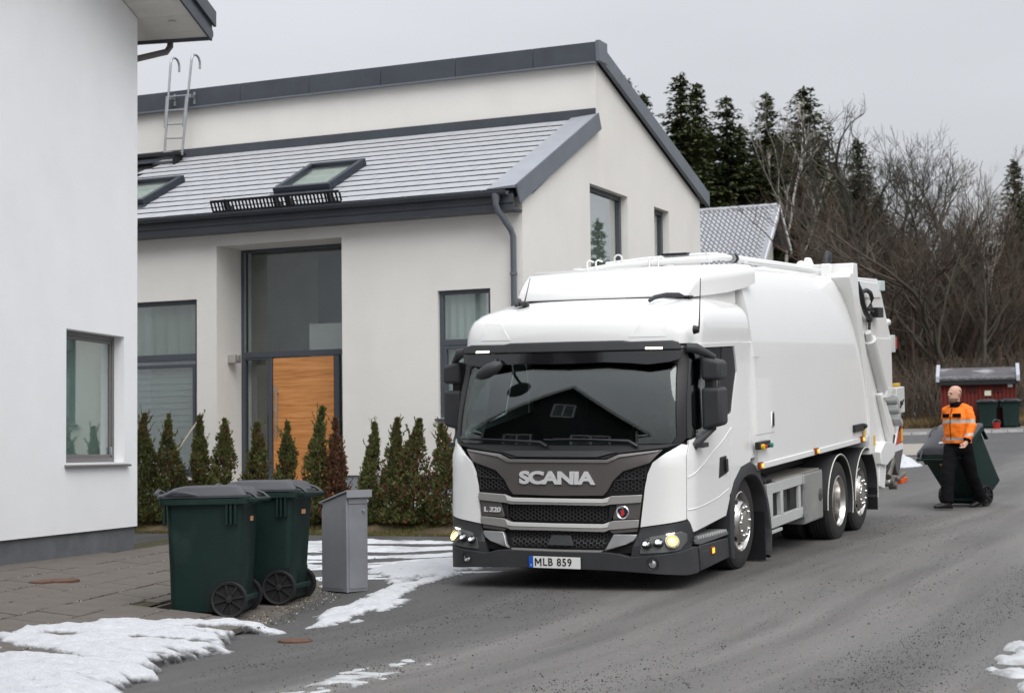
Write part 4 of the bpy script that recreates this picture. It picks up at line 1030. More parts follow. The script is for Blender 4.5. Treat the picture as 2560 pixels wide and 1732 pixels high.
# --- mirrors
def rbox(x0, x1, y0, y1, z0, z1, name, m, bev, taper=0., par=None):
    return tp(MB().add([(x0,y0,z0),(x1,y0,z0),(x1-taper*.3,y1,z0+taper),(x0,y1,z0+taper),(x0,y0,z1),(x1,y0,z1),(x1-taper*.3,y1,z1-taper),(x0,y1,z1-taper)][:8], BX), name, m, par, bevel=bev, seg=4)
for sg in (1, -1):
    def X(a, b): return (a, b) if sg > 0 else (-b, -a)
    a, b = X(1.235, 1.428)
    mr_ = tp(MB().prism([(a, 1.625), (b, 1.625), (b, 1.80) if sg > 0 else (b, 1.845), (a, 1.845) if sg > 0 else (a, 1.80)], .56, .78, 'y'), 'wide_angle_mirror', M['bumper'], bevel=.035, seg=4)
    tp(MB().box(a+.02, b-.02, .765, .784, 1.64, 1.79), 'mirror_glass', M['chrome2'], mr_)
    mm_ = tp(MB().prism([(a-.003, 1.215) if sg < 0 else (a, 1.165), (b, 1.165) if sg < 0 else (b, 1.215), (b, 1.56), (a, 1.56)], .56, .77, 'y'), 'main_mirror', M['bumper'], bevel=.035, seg=4)
    tp(MB().box(a+.02, b-.02, .755, .774, 1.22, 1.53), 'mirror_glass', M['chrome2'], mm_)
    tp(MB().box(*X(1.26, 1.34), .60, .72, 1.54, 1.64), 'mirror_joint', M['bplastic'], bevel=.01)
    tp(MB().tube([(sg*1.13, .50, 1.93), (sg*1.21, .53, 1.92), (sg*1.28, .60, 1.875), (sg*1.34, .66, 1.83)], [.045, .05, .035, .03], 10), 'mirror_arm', M['bumper'], smooth=50)
    tp(MB().tube([(sg*1.19, .42, 1.035), (sg*1.24, .48, 1.085), (sg*1.28, .57, 1.13), (sg*1.32, .66, 1.19)], [.05, .04, .028, .03], 10).box(*X(1.17, 1.30), .40, .56, 1.02, 1.06), 'mirror_foot', M['bumper'], smooth=50)
fm = MB(); rings = []
for k in range(9):
    t = pi*k/8; c = math.cos(t); s_ = max(.03, math.sin(t))
    ctr = Vector((-.665-.135*c, .05, 1.76-.062*c)); rings.append([tuple(ctr+Vector((-.42*.055*s_*math.cos(2*pi*j/12), .085*s_*math.sin(2*pi*j/12), .06*s_*math.cos(2*pi*j/12)))) for j in range(12)])
tp(fm.loft(rings), 'front_mirror', M['bumper'], smooth=70)
tp(MB().tube([(-.62, .06, 1.80), (-.66, .18, 1.84), (-.68, .26, 1.86)], .016, 8), 'front_mirror_arm', M['bplastic'], smooth=50)
# --- wipers, roof rails, aerials
for pts in ([(-.95,1.118),(-.56,1.108),(-.17,1.09),(-.10,1.052)], [(-.04,1.120),(.32,1.114),(.68,1.098),(.76,1.05)]):
    tp(MB().tube([S(u, z, .03) for u, z in pts], [.006, .010, .016, .016], 6), 'wiper_arm', M['bplastic'], smooth=50)
    tp(MB().tube([S(u, z-.012, .014) for u, z in [(pts[0][0]-.1, pts[0][1]+.004), pts[0], pts[1], (pts[1][0]+.2, pts[1][1]-.004)]], .008, 5), 'wiper_blade', M['bplastic'])
for sg in (1, -1):
    tp(MB().tube([(sg*.69, .74, 2.372), (sg*.72, .80, 2.405), (sg*.78, .96, 2.43), (sg*.84, 1.14, 2.43), (sg*.86, 1.2, 2.412)], [.018, .022, .022, .022, .018], 8), 'roof_grab_rail', M['bumper'], smooth=60)
tp(MB().loft([[(-.65+r*math.cos(t), .83+1.6*r*math.sin(t), z) for t in [2*pi*k/12 for k in range(12)]] for r, z in ((.05, 2.365), (.045, 2.40), (.018, 2.415))]).tube([(-.648, .85, 2.41), (-.64, .9, 2.52), (-.63, .95, 2.64)], [.007, .004, .003], 6), 'roof_aerial', M['bplastic'], smooth=40)
tp(MB().lathe([(0, .05), (.03, .045), (.042, .0)], 14, (1.2, .52, 2.09), 'x').tube([(1.245, .53, 2.10), (1.25, .54, 2.2), (1.255, .58, 2.56)], [.008, .006, .0035], 6), 'side_aerial', M['bplastic'], smooth=40)
# --- skirt, steps, front wheel arch
sk = tp(MB().prism([(.53,-.115),(.50,.10),(.52,.122),(1.33,.098),(1.37,-.092)], 1.10, 1.207, 'x'), 'side_skirt', M['bumper'], bevel=.008)
tp(MB().prism([(.53,-.115),(.50,.10),(.52,.122),(1.33,.098),(1.37,-.092)], -1.207, -1.10, 'x'), 'side_skirt', M['bumper'], bevel=.008)
tp(MB().prism([(.57,-.09),(.56,.06),(.78,.06),(.79,-.085)], 1.20, 1.211, 'x'), 'skirt_flap', M['bumper'], sk, bevel=.003)
def sideX(px, py, X_):
    P = on_plane(px, py, TO+tx_*X_, tx_); v = P-TO; return v.dot(ty_), v.dot(tz_)
c4 = lambda x, y: (1650+x/3.32, 1040+y/3.32)
yy, zz = sideX(*c4(437, 1112), 1.21)
ml = tp(MB().box(1.20, 1.218, yy-.045, yy+.045, zz-.036, zz+.036), 'side_marker', M['amber_dark'], sk, bevel=.004); tp(MB().box(1.217, 1.222, yy-.03, yy+.03, zz-.024, zz+.024), 'marker_lens', M['orange_lit'], ml)
for sg in (1, -1):
    x0, x1 = (.96, 1.205) if sg > 0 else (-1.205, -.96)
    stp = tp(MB().prism([(.40,.145),(.37,.185),(1.36,.155),(1.36,.125),(.55,.125)], x0, x1, 'x'), 'step_tread', mat('grey_step', (.12,.125,.13), .55) if sg > 0 else M['bumper'], bevel=.006)
    rib = MB()
    for k in range(13):
        y = .50+k*.066; rib.box(x0+.01, x1-.006, y, y+.026, .150, .205-.0022*k)
    tp(rib, 'step_ribs', M['alu'] if sg > 0 else M['bumper'], stp, bevel=.004)
    tp(MB().box(min(sg*.6, sg*.97), max(sg*.6, sg*.97), .42, 1.36, .1, .45), 'step_well', M['dkchassis'])
outer = [(1.37,-.105),(1.345,.10),(1.372,.44),(1.485,.60),(1.715,.735),(2.02,.765),(2.26,.685),(2.43,.52),(2.595,.33),(2.685,.02),(2.66,-.20),(2.60,-.25)]
inner = [(2.575,-.22),(2.60,.0),(2.545,.20),(2.43,.43),(2.22,.585),(1.95,.625),(1.70,.575),(1.53,.44),(1.46,.10),(1.455,-.12)]
def ringpts(o, x):
    return [(x, y, z) for y, z in o]
def smoothpoly(o, n=6):
    out = []
    for i in range(len(o)-1):
        p0 = o[max(i-1, 0)]; p1 = o[i]; p2 = o[i+1]; p3 = o[min(i+2, len(o)-1)]
        for k in range(n):
            t = k/n; out.append(tuple(.5*(2*b+(c-a)*t+(2*a-5*b+4*c-d)*t*t+(3*b-a-3*c+d)*t**3) for a, b, c, d in zip(p0, p1, p2, p3)))
    return out+[o[-1]]
oo = smoothpoly(outer); ii = smoothpoly(inner[::-1])[::-1]
for sg in (1, -1):
    mb = MB(); n = len(oo)
    # resample inner to the same count
    ir = ii[::-1]; m_ = len(ir)
    ir = [ir[min(m_-1, int(round(k*(m_-1)/(n-1))))] for k in range(n)]
    A = [(sg*1.225, y, z) for y, z in oo]; B = [(sg*1.238, lerp(y, y2, .25), lerp(z, z2, .25)) for (y, z), (y2, z2) in zip(oo, ir)]; C = [(sg*1.235, lerp(y, y2, .8), lerp(z, z2, .8)) for (y, z), (y2, z2) in zip(oo, ir)]; Dn = [(sg*1.20, y, z) for y, z in ir]; E_ = [(sg*.80, y, z) for y, z in ir]
    rows_ = [[(sg*1.0, y, z) for y, z in oo], A, B, C, Dn, E_]
    mb.add([p for r_ in rows_ for p in r_], [(j*n+i, j*n+i+1, (j+1)*n+i+1, (j+1)*n+i) for j in range(5) for i in range(n-1)])
    tp(mb, 'front_mudguard', M['bumper'], smooth=40)
    tp(MB().box(min(sg*.72, sg*1.2), max(sg*.72, sg*1.2), 2.535, 2.555, -.27, .35), 'mud_flap', M['bplastic'])
    tp(MB().box(min(sg*.5, sg*.8), max(sg*.5, sg*.8), 1.35, 2.6, -.0, .75), 'wheel_well', M['dkchassis'])
# --- wheels
def tyre(mb, r, w, xo, sg):
    pr = [(.286, -.02), (.30, -.004), (.36, .0), (.42, -.006), (.452, -.022), (.466, -.05)]
    n = 5
    for k in range(n):
        a = -.05-(w-.10)*k/n; b = -.05-(w-.10)*(k+1)/n
        pr += [(r, a-.004), (r, b+.008), (r-.010, b+.005), (r-.010, b-.001)]
    pr += [(.466, -w+.05), (.452, -w+.022), (.42, -w+.006), (.30, -w+.004), (.28, -w+.03)]
    return mb.lathe([(rr*r/.47, xo+h) for rr, h in pr], 56)
def wheel(y, z, X_, sg, kind, r=.47):
    g = empty('wheel'); g.parent = truck; g.location = (0, y, z+ZT); g.rotation_euler = (0, 0, 0 if sg > 0 else pi)
    w = .305
    tyre(MB(), r, w, X_, 1).build('tyre', M['rubber'], g, smooth=35)
    if kind == 'drive':
        tyre(MB(), r, w, X_-.34, 1).build('tyre', M['rubber'], g, smooth=35)
        MB().lathe([(.292, X_-.012), (.298, X_-.004), (.286, X_+.002), (.272, X_-.02), (.262, X_-.06), (.255, X_-.19), (.24, X_-.205), (.18, X_-.205), (.17, X_-.19), (.13, X_-.19), (.12, X_-.12), (.05, X_-.11), (0, X_-.11)], 48).build('rim', M['chrome'], g, smooth=30)
        nt_ = MB()
        for k in range(10):
            t = 2*pi*k/10; nt_.lathe([(0, X_-.17), (.014, X_-.17), (.016, X_-.205)], 8, (0, .155*math.cos(t), .155*math.sin(t)))
        nt_.build('wheel_nuts', M['chrome'], g, smooth=40)
    else:
        MB().lathe([(.292, X_-.012), (.298, X_-.004), (.286, X_+.002), (.272, X_-.02), (.262, X_-.055), (.255, X_-.075), (.247, X_-.07), (.235, X_-.04), (.20, X_+.012), (.188, X_+.025), (.182, X_+.018), (.178, X_+.034), (.168, X_+.038), (.118, X_+.036), (.112, X_+.024), (.105, X_+.04), (.06, X_+.046), (0, X_+.046)], 56).build('rim', M['chrome'], g, smooth=28)
        ho = MB()
        for k in range(10):
            t = 2*pi*k/10+.15; c = Vector((X_-.018, .219*math.cos(t), .219*math.sin(t)))
            er = Vector((0, math.cos(t), math.sin(t))); et = Vector((0, -math.sin(t), math.cos(t))); nn = Vector((.55, er.y*.83, er.z*.83)).normalized(); e2 = nn.cross(et)
            ho.add([c+nn*.003+et*.030*math.cos(a)+e2*.019*math.sin(a) for a in [2*pi*j/14 for j in range(14)]], [tuple(range(14))])
        ho.build('hand_hole_shade', M['dkchassis'], g, recalc=False)  # dark ovals laid on the rim stand for the shade in its holes
        nt_ = MB()
        for k in range(10):
            t = 2*pi*k/10; nt_.lathe([(0, X_+.052), (.012, X_+.051), (.018, X_+.044), (.020, X_+.032)], 10, (0, .143*math.cos(t), .143*math.sin(t)))
        nt_.build('wheel_nuts', M['chrome'], g, smooth=40)
    MB().cyl((0, 0, 0), (X_-.2, 0, 0), .09, 10).build('hub', M['dkchassis'], g)
    return g
for sg in (1, -1):
    wheel(1.87, .195, 1.17, sg, 'front'); wheel(5.37, .062, 1.235, sg, 'drive'); wheel(6.63, .05, 1.17, sg, 'tag')
# --- chassis, plus a block added under the cab to keep light out
tp(MB().box(.33, .43, .6, 8.0, .15, .42).box(-.43, -.33, .6, 8.0, .15, .42).box(-.95, .95, .25, 2.6, .02, .25).box(-.5, .5, 2.4, 4.8, -.1, .3).box(-.9, .9, 2.2, 7.0, .52, .68).box(-.9, .9, 4.6, 7.2, .2, .5), 'chassis_and_light_block', M['dkchassis'])
# --- body
bprof = [(1.25,.73),(1.25,1.2),(1.247,1.5),(1.235,1.8),(1.21,2.05),(1.175,2.28),(1.13,2.48),(1.075,2.63),(1.03,2.69),(.93,2.715),(.5,2.735),(0,2.74)]
bprof = bprof+[(-x, z) for x, z in bprof[::-1][1:]]
def yrear(z): return lerp(7.05, 6.38, sst(.4, 2.9, z))
br_ = [[(x, y0 if y0 is not None else yrear(z)-.06, z) for x, z in bprof] for y0 in (2.21, 2.24, 4.2, None)]
tp(MB().loft(br_), 'body', M['paint2'], smooth=40)
tp(MB().box(1.18, 1.262, 2.20, 6.72, .675, .735).box(-1.262, -1.18, 2.20, 6.72, .675, .735), 'side_rail', M['paint2'], bevel=.006)
tp(MB().box(-1.18, 1.18, 2.22, 7.0, .66, .76), 'body_floor', M['paint2'])
pil = [(5.98,2.69),(6.05,2.74),(6.16,2.74),(6.18,2.86),(6.38,2.86),(6.43,2.5),(6.60,2.05),(6.79,1.6),(7.0,1.3),(7.06,.5),(6.80,.5),(6.80,.95),(6.66,1.4),(6.49,1.8),(6.30,2.2),(6.12,2.5)]
for sg in (1, -1): tp(MB().prism(pil, min(sg*.98, sg*1.268), max(sg*.98, sg*1.268), 'x'), 'rear_pillar', M['paint2'], bevel=.010)
tp(MB().prism([(6.16,2.72),(6.38,2.72),(6.38,2.86),(6.16,2.86)], -1.0, 1.0, 'x'), 'rear_header', M['paint2'], bevel=.01)
for y in (2.33, 4.38, 6.46):
    q = sideX({2.33: 1900.1, 4.38: 2040, 6.46: 2154.5}[y], {2.33: 1162.1, 4.38: 1125.8, 6.46: 1096.3}[y], 1.265)
    o = tp(MB().box(1.255, 1.285, q[0]-.055, q[0]+.055, q[1]-.042, q[1]+.03), 'marker_lamp', M['amber_dark'], bevel=.006)
    tp(MB().lathe([(0, .018), (.018, .014), (.024, .0)], 12, (1.283, q[0]+.012, q[1]-.006), 'x'), 'marker_lens', M['orange_lit'], o, smooth=60)
q0 = sideX(1840+255/5.24, 1060+345/5.24, 1.256); q1 = sideX(1840+400/5.24, 1060+206/5.24, 1.256)
cpn = tp(MB().box(1.248, 1.30, q0[0]+.01, q1[0], q0[1]+.005, q1[1]), 'control_box', M['bplastic'], bevel=.006)
for k, (c, r) in enumerate((((.75,.45,.02), .030), ((.45,.03,.02), .02), ((.02,.02,.02), .02), ((.02,.25,.20), .024))):
    y = lerp(q0[0], q1[0], (.2, .42, .66, .95)[k]); tp(MB().lathe([(0, .035), (r, .03), (r, 0)], 12, (1.298, y, lerp(q0[1], q1[1], .38)), 'x'), 'button', mat('button_%d' % k, c, .4), cpn, smooth=40)
q = sideX(1650+822/2.911, 620+1247/2.911, 1.255); hn = tp(MB().box(1.245, 1.262, q[0]-.045, q[0]+.045, q[1]-.075, q[1]+.085), 'hatch_latch', M['chrome'], bevel=.01); tp(MB().box(1.258, 1.266, q[0]-.018, q[0]+.018, q[1]-.06, q[1]+.06), 'latch_grip', M['bplastic'], hn)
hat = MB()
for a, b in (((672,795),(722,795)), ((695,1363),(832,1337))):
    pa = sideX(1650+a[0]/2.911, 620+a[1]/2.911, 1.2505); pb = sideX(1650+b[0]/2.911, 620+b[1]/2.911, 1.2505)
    hat.add([(1.2515, pa[0], pa[1]-.003), (1.2515, pb[0], pb[1]-.003), (1.2515, pb[0], pb[1]+.003), (1.2515, pa[0], pa[1]+.003)], [(0,1,2,3)])
tp(hat, 'hatch_seam', mat('seam_grey', (.35,.35,.34), .6), recalc=False)
tp(MB().box(1.25, 1.285, 6.02, 6.46, .82, .91).cyl((1.27, 6.46, .87), (1.27, 6.56, .87), .035, 10), 'side_sensor', M['bplastic'], bevel=.008)
for y, z, h in ((6.52, .80, .13), (7.02, .66, .13)): tp(MB().box(1.2685, 1.271, y-.05, y+.05, z-h/2, z+h/2), 'warning_sticker', mat('yellow_sticker', (.72,.45,.04), .5))
yl, zl_ = sideX(1866, 704, 1.128)
text('M', .085, 0, 0, 0, 'body_letter', mat('blue_print', (.02,.08,.35), .4), truck, depth=.001, off=.001, mtx=Matrix(((0,-.25,.97,1.133),(1,0,0,yl),(0,.97,.25,zl_+ZT),(0,0,0,1))))
# --- tailgate and hopper
tg = [(6.42,2.70),(7.74,2.70),(7.78,2.66),(7.9,2.55),(8.15,2.25),(8.40,1.95),(8.41,1.18),(8.24,.74),(8.14,.52),(7.55,-.02),(7.30,.02),(7.26,.5),(7.12,1.0),(7.04,1.32),(6.82,1.65),(6.60,2.10)]
tgo = tp(MB().prism(tg, -1.19, 1.19, 'x'), 'tailgate', M['paint2'], bevel=.012)
sdp = [[(6.62,2.66),(7.72,2.64),(7.86,2.50),(7.86,2.46),(6.70,2.44)], [(7.16,1.95),(8.36,1.92),(8.36,1.22),(7.9,1.22),(7.55,1.45)]]
for p in sdp: tp(MB().prism(p, 1.188, 1.206, 'x'), 'tailgate_panel', M['paint2'], tgo, bevel=.006)
cy0, cy1 = Vector((1.235, 6.97, 2.02)), Vector((1.235, 7.66, 1.27))
cyo = tp(MB().tube([cy0, cy0.lerp(cy1, .12), cy0.lerp(cy1, .121), cy1], [.04, .05, .085, .085], 16), 'lift_cylinder', mat('cylinder_grey', (.68,.68,.66), .35), smooth=40)
tp(MB().box(1.19, 1.31, 7.60, 7.80, 1.17, 1.30), 'cylinder_bracket', M['paint2'], bevel=.01)
tp(MB().prism([(7.46,1.22),(7.60,1.25),(8.20,.72),(8.16,.58),(8.06,.52),(7.98,.56)], 1.19, 1.262, 'x').prism([(7.28,.50),(7.55,.62),(8.14,.55),(8.05,.40),(7.6,.30),(7.30,.34)], 1.19, 1.285, 'x').prism([(7.32,.06),(7.6,.0),(7.72,.28),(7.34,.34)], 1.10, 1.25, 'x'), 'hopper_side', M['paint2'], bevel=.012)
hzr = mat('hazard_red', (.50,.075,.035), .45, var=.25, vs=3)
hz = tp(MB().prism([(8.22,.50),(8.60,.88),(8.88,.70),(8.86,.52)], 1.12, 1.215, 'x'), 'hazard_panel', hzr, bevel=.004)
tp(MB().prism([(8.22,.50),(8.86,.52),(8.86,.43),(8.26,.42)], 1.12, 1.214, 'x'), 'reflective_band', mat('reflective_white', (.75,.76,.8), .35), hz)
tp(MB().prism([(8.26,.42),(8.86,.43),(8.58,.10),(8.46,.14)], 1.12, 1.213, 'x'), 'panel_foot', mat('grey_panel_foot', (.10,.095,.095), .55), hz)
tp(MB().box(1.216, 1.222, 8.74, 8.83, .54, .70), 'warning_sticker', mat('yellow_sticker2', (.72,.45,.04), .5), hz)
tp(MB().tube([(1.22, 8.62, .90), (1.22, 8.24, .52), (1.22, 7.86, .06)], .035, 8), 'lift_arm', M['paint2'], smooth=50)
tp(MB().tube([(1.24, 8.06, .34), (1.24, 7.80, .14)], .05, 10).tube([(1.24, 8.3, .06), (1.24, 8.75, .10)], .03, 8).lathe([(0, 1.30), (.06, 1.29), (.07, 1.18)], 14, (0, 7.95, .07)).lathe([(0, 1.29), (.05, 1.28), (.055, 1.18)], 14, (0, 8.15, .0)), 'lift_linkage', mat('greasy_steel', (.16,.15,.13), .5, metal=.4, var=.3, vs=9), smooth=40)
tp(MB().lathe([(0, 8.79), (.02, 8.785), (.028, 8.75)], 12, (1.24, 0, .10), 'y'), 'reversing_lamp', M['head_lit'], smooth=60)
tp(MB().box(1.16, 1.28, 8.45, 8.80, -.01, .06), 'rear_marker', mat('orange_lens', (.62,.10,.02), .35), bevel=.006)
hose = [(1.22,6.56,2.60),(1.25,6.61,2.50),(1.26,6.64,2.38),(1.26,6.78,2.26),(1.25,6.98,2.20),(1.23,7.10,2.19)]
tp(MB().tube([(1.23,6.60,2.50),(1.27,6.80,2.54),(1.27,7.0,2.51),(1.26,7.12,2.44),(1.25,7.08,2.34),(1.23,7.03,2.30)], .028, 8).tube([(1.23,6.55,2.64),(1.23,6.60,2.52)], .02, 6).tube(hose, .034, 8).tube([(1.23,7.1,2.19),(1.23,7.06,2.05)], .018, 6).lathe([(0, 1.26), (.045, 1.25), (.05, 1.2)], 12, (0, 7.13, 2.19)), 'hydraulic_hose', M['bplastic'], smooth=60)
tp(MB().box(1.20, 1.30, 7.28, 7.56, 2.20, 2.33).cyl((1.24, 7.16, 2.27), (1.24, 7.30, 2.27), .025, 8), 'work_lamp', M['bplastic'], bevel=.015)
lmp = mat('pale_lamp_housing', (.52,.60,.58), .4)
tp(MB().box(1.12, 1.22, 7.76, 8.02, 2.55, 2.68), 'tail_beacon', lmp, bevel=.008)
tl = tp(MB().box(1.10, 1.21, 8.40, 8.58, 1.74, 1.97), 'tail_lamp', lmp, bevel=.008); tp(MB().box(1.12, 1.215, 8.575, 8.66, 1.78, 1.94), 'tail_lens', M['red'], tl, bevel=.006)
tp(MB().cyl((1.15, 8.22, 2.14), (1.15, 8.42, 2.14), .05, 10), 'tail_buffer', M['paint2'], bevel=.01)
cb = tp(MB().box(1.10, 1.24, 8.46, 8.92, .92, 1.27), 'rear_control_box', mat('light_grey_box', (.55,.57,.54), .5), bevel=.012); tp(MB().box(1.12, 1.2, 8.70, 8.86, 1.27, 1.32), 'beacon', mat('amber_cap', (.55,.33,.05), .4), cb, bevel=.01)
tp(MB().cyl((1.24, 8.66, 1.06), (1.27, 8.66, 1.06), .03, 8).cyl((1.25, 8.60, 1.0), (1.27, 8.72, 1.1), .012, 6), 'control_lever', M['bplastic'], cb)
vlv = MB()
for k in range(3): vlv.add([Vector(p) for p in [(1.19, 8.0+.09*k, 1.20-.13*k), (1.33, 8.0+.09*k, 1.20-.13*k), (1.33, 8.2+.09*k, 1.10-.13*k), (1.19, 8.2+.09*k, 1.10-.13*k), (1.19, 8.0+.09*k, 1.12-.13*k), (1.33, 8.0+.09*k, 1.12-.13*k), (1.33, 8.2+.09*k, 1.02-.13*k), (1.19, 8.2+.09*k, 1.02-.13*k)]], BX)
tp(vlv, 'valve_block', mat('valve_grey', (.50,.51,.51), .35, metal=.4), bevel=.008)
tp(MB().tube([(1.26, 8.3, .98), (1.30, 8.42, .90), (1.27, 8.50, .80), (1.22, 8.52, .70)], .03, 8).tube([(1.26, 8.12, .66), (1.25, 8.02, .48), (1.24, 7.86, .28), (1.22, 7.8, .2)], .026, 8), 'valve_hose', M['bplastic'], smooth=60)
# --- things on the body roof
arc = [(-1.15, 2.56), (-1.05, 2.63), (-.85, 2.70), (-.5, 2.765), (0, 2.80), (.5, 2.815), (.75, 2.815)]
tp(MB().tube([(x, 2.42, z) for x, z in smoothpoly(arc, 4)], .036, 8), 'roof_hoop', M['paint2'], smooth=60)
tp(MB().tube([(x, 2.62, z+.055) for x, z in smoothpoly(arc[3:], 4)], .022, 8), 'roof_hydraulic_pipe', M['paint2'], smooth=60)
for x in (-.62, -.52, .08, .18): tp(MB().tube([(x, 2.38, 2.62), (x, 2.38, 2.84), (x+.02, 2.40, 2.855), (x+.04, 2.46, 2.84)], .010, 6), 'roof_bracket', M['paint2'], smooth=60)
for x in (-.75, -.4, .3): tp(MB().box(x-.04, x+.04, 2.40, 2.48, 2.66, 2.78), 'roof_post', M['paint2'], bevel=.006)
tp(MB().lathe([(.034, -.010), (.05, -.010), (.05, .010), (.034, .010)], 16, (-.28, 2.42, 2.86), 'y'), 'lifting_eye', M['paint2'], smooth=40)
tp(MB().box(.16, .44, 2.52, 2.66, 2.875, 2.90), 'hose_clamp', M['bplastic'], bevel=.006)
tp(MB().tube([(.70, 2.40, 2.815), (.80, 2.50, 2.835), (.84, 2.75, 2.83), (.84, 4.2, 2.80), (.84, 6.0, 2.775)], .034, 8).tube([(.62, 2.6, 2.87), (.72, 2.9, 2.865), (.74, 4.2, 2.845), (.74, 6.0, 2.82)], .026, 8).tube([(.93, 3.0, 2.80), (.93, 5.9, 2.775)], .022, 8), 'roof_pipe', M['paint2'], smooth=60)
for y in (2.75, 2.86): tp(MB().lathe([(.03, -.02), (.052, -.02), (.052, .02), (.03, .02)], 12, (.84, y, 2.83), 'y'), 'pipe_coupling', M['bplastic'] if y > 2.8 else M['galv'], smooth=40)
for y in (5.55, 5.85): tp(MB().lathe([(0, .07), (.04, .06), (.07, 0), (.04, -.06), (0, -.07)], 12, (.80, y, 2.82), 'y'), 'pipe_elbow', M['paint2'], smooth=60)
tp(MB().tube([(.95, 6.12, 2.72), (.95, 6.12, 2.92), (.95, 6.2, 3.0), (.95, 6.3, 2.98), (.93, 6.36, 2.86)], .03, 8), 'roof_hose', M['bumper'], smooth=60)
tp(MB().box(.9, 1.02, 6.04, 6.10, 2.70, 2.86), 'hinge_lug', M['paint2'], bevel=.015); tp(MB().prism([(.62,2.8),(.78,2.8),(.72,2.95),(.66,2.95)], 6.2, 6.3, 'y'), 'hinge_lug', M['paint2'], bevel=.015)
# --- side guard, locker, mudguards
sgd = MB(); X0, X1 = 1.15, 1.20
sgd.box(X0, X1, 2.66, 4.0, .38, .485).box(X0, X1, 2.66, 4.0, .022, .13).box(X0, X1, 2.66, 2.845, .13, .38).box(X0, X1, 3.135, 3.225, .13, .38).box(X0+.01, X1-.008, 3.84, 3.92, .13, .38)
tp(sgd, 'side_guard', M['alu'], bevel=.004)
tp(MB().box(1.06, 1.20, 2.665, 3.17, -.035, -.003), 'guard_step', M['alu'], bevel=.004)
lk = tp(MB().box(.62, 1.215, 3.96, 4.715, -.06, .485), 'tool_locker', M['stainless'], bevel=.006)
tp(MB().box(1.214, 1.222, 3.975, 4.70, -.045, .470), 'locker_door', M['stainless'], lk, bevel=.003)
tp(MB().lathe([(0, .012), (.065, .010), (.078, 0)], 20, (1.222, 4.60, .21), 'x').box(1.23, 1.245, 4.555, 4.62, .195, .225), 'locker_lock', mat('dull_lock', (.12,.12,.12), .45, metal=.5), lk, smooth=40)
for z in (.36, .04): tp(MB().box(1.218, 1.228, 3.93, 4.06, z-.03, z+.03), 'hinge', M['galv'], lk)
tp(MB().box(.55, 1.18, 3.0, 4.72, .487, .50), 'locker_deck', mat('dusty_deck', (.30,.29,.26), .7, var=.3, vs=5))
tp(MB().box(.5, 1.0, 2.7, 3.9, .0, .35), 'equipment_box', mat('dark_grey_box', (.05,.055,.06), .6))
tp(MB().box(1.0, 1.04, 3.72, 3.9, .06, .38).box(1.0, 1.04, 2.9, 3.1, .06, .38), 'guard_bracket', M['galv'])
for y in (2.78, 2.98): tp(MB().tube([(.7, y, .50), (1.06, y, .50)], .085, 14).lathe([(.085, 0), (.07, .05), (.03, .085), (0, .09)], 14, (1.06, y, .50), 'x'), 'air_tank', M['bplastic'], smooth=50)
tp(MB().box(1.0, 1.12, 2.62, 2.72, .5, .68), 'bracket_plate', M['bplastic'], bevel=.01)
trim_m = mat('white_edge_trim', (.72,.70,.64), .5)
for sg in (1, -1):
    for (cy, cz, a0, a1) in ((5.37, .045, -.02, 1.10), (6.63, .04, -.02, 1.06)):
        rr, ro = .545, .56; n = 26; mb = MB(); xa, xb = sg*.90, sg*1.252
        th0, th1 = pi*a0, pi*a1
        vs = []
        for k in range(n+1):
            t = pi-(th0+(th1-th0)*k/n)
            # forward side (small y) first
            for rq in (ro, rr):
                for x in (xa, xb): vs.append((x, cy+rq*1.02*math.cos(t), cz+rq*math.sin(t)))
        fs = []
        for k in range(n):
            b = 4*k; fs += [(b, b+1, b+5, b+4), (b+2, b+6, b+7, b+3), (b+1, b+3, b+7, b+5), (b, b+4, b+6, b+2)]
        mb.add(vs, fs); mg = tp(mb, 'rear_mudguard', M['bumper'], smooth=40)
        tp(MB().tube([(sg*1.254, cy+(ro+.002)*1.02*math.cos(pi-(th0+(th1-th0)*k/n)), cz+(ro+.002)*math.sin(pi-(th0+(th1-th0)*k/n))) for k in range(n+1)], .0065, 6), 'edge_trim', trim_m, mg, smooth=60)
    tp(MB().box(min(sg*.92, sg*1.25), max(sg*.92, sg*1.25), 7.18, 7.20, -.22, .06), 'mud_flap', M['bplastic'])
# --- cab interior
tp(MB().prism([(.42,.84),(.40,1.03),(.62,1.06),(.85,1.0),(.85,.84)], -1.08, 1.08, 'x'), 'dashboard', M['interior'], bevel=.03)
for x in (.62, -.62): tp(MB().box(x-.25, x+.25, 1.15, 1.65, .84, 1.0).box(x-.25, x+.25, 1.6, 1.75, .95, 1.55).box(x-.13, x+.13, 1.62, 1.72, 1.55, 1.75), 'seat', mat('dark_seat', (.03,.03,.032), .9), bevel=.04)
swm = MB(); swm.tube([(.62+.21*math.cos(t), .92+.21*math.sin(t)*.5, 1.12+.21*math.sin(t)*.85) for t in [2*pi*k/28 for k in range(29)]], .016, 6, False).cyl((.62, .92, 1.12), (.62, .7, .98), .03, 8).box(.43, .81, .90, .93, 1.10, 1.13)
tp(swm, 'steering_wheel', M['interior'], smooth=50)
tp(MB().box(-1.15, 1.15, .5, 2.1, 1.955, 1.97), 'headlining', M['interior'])
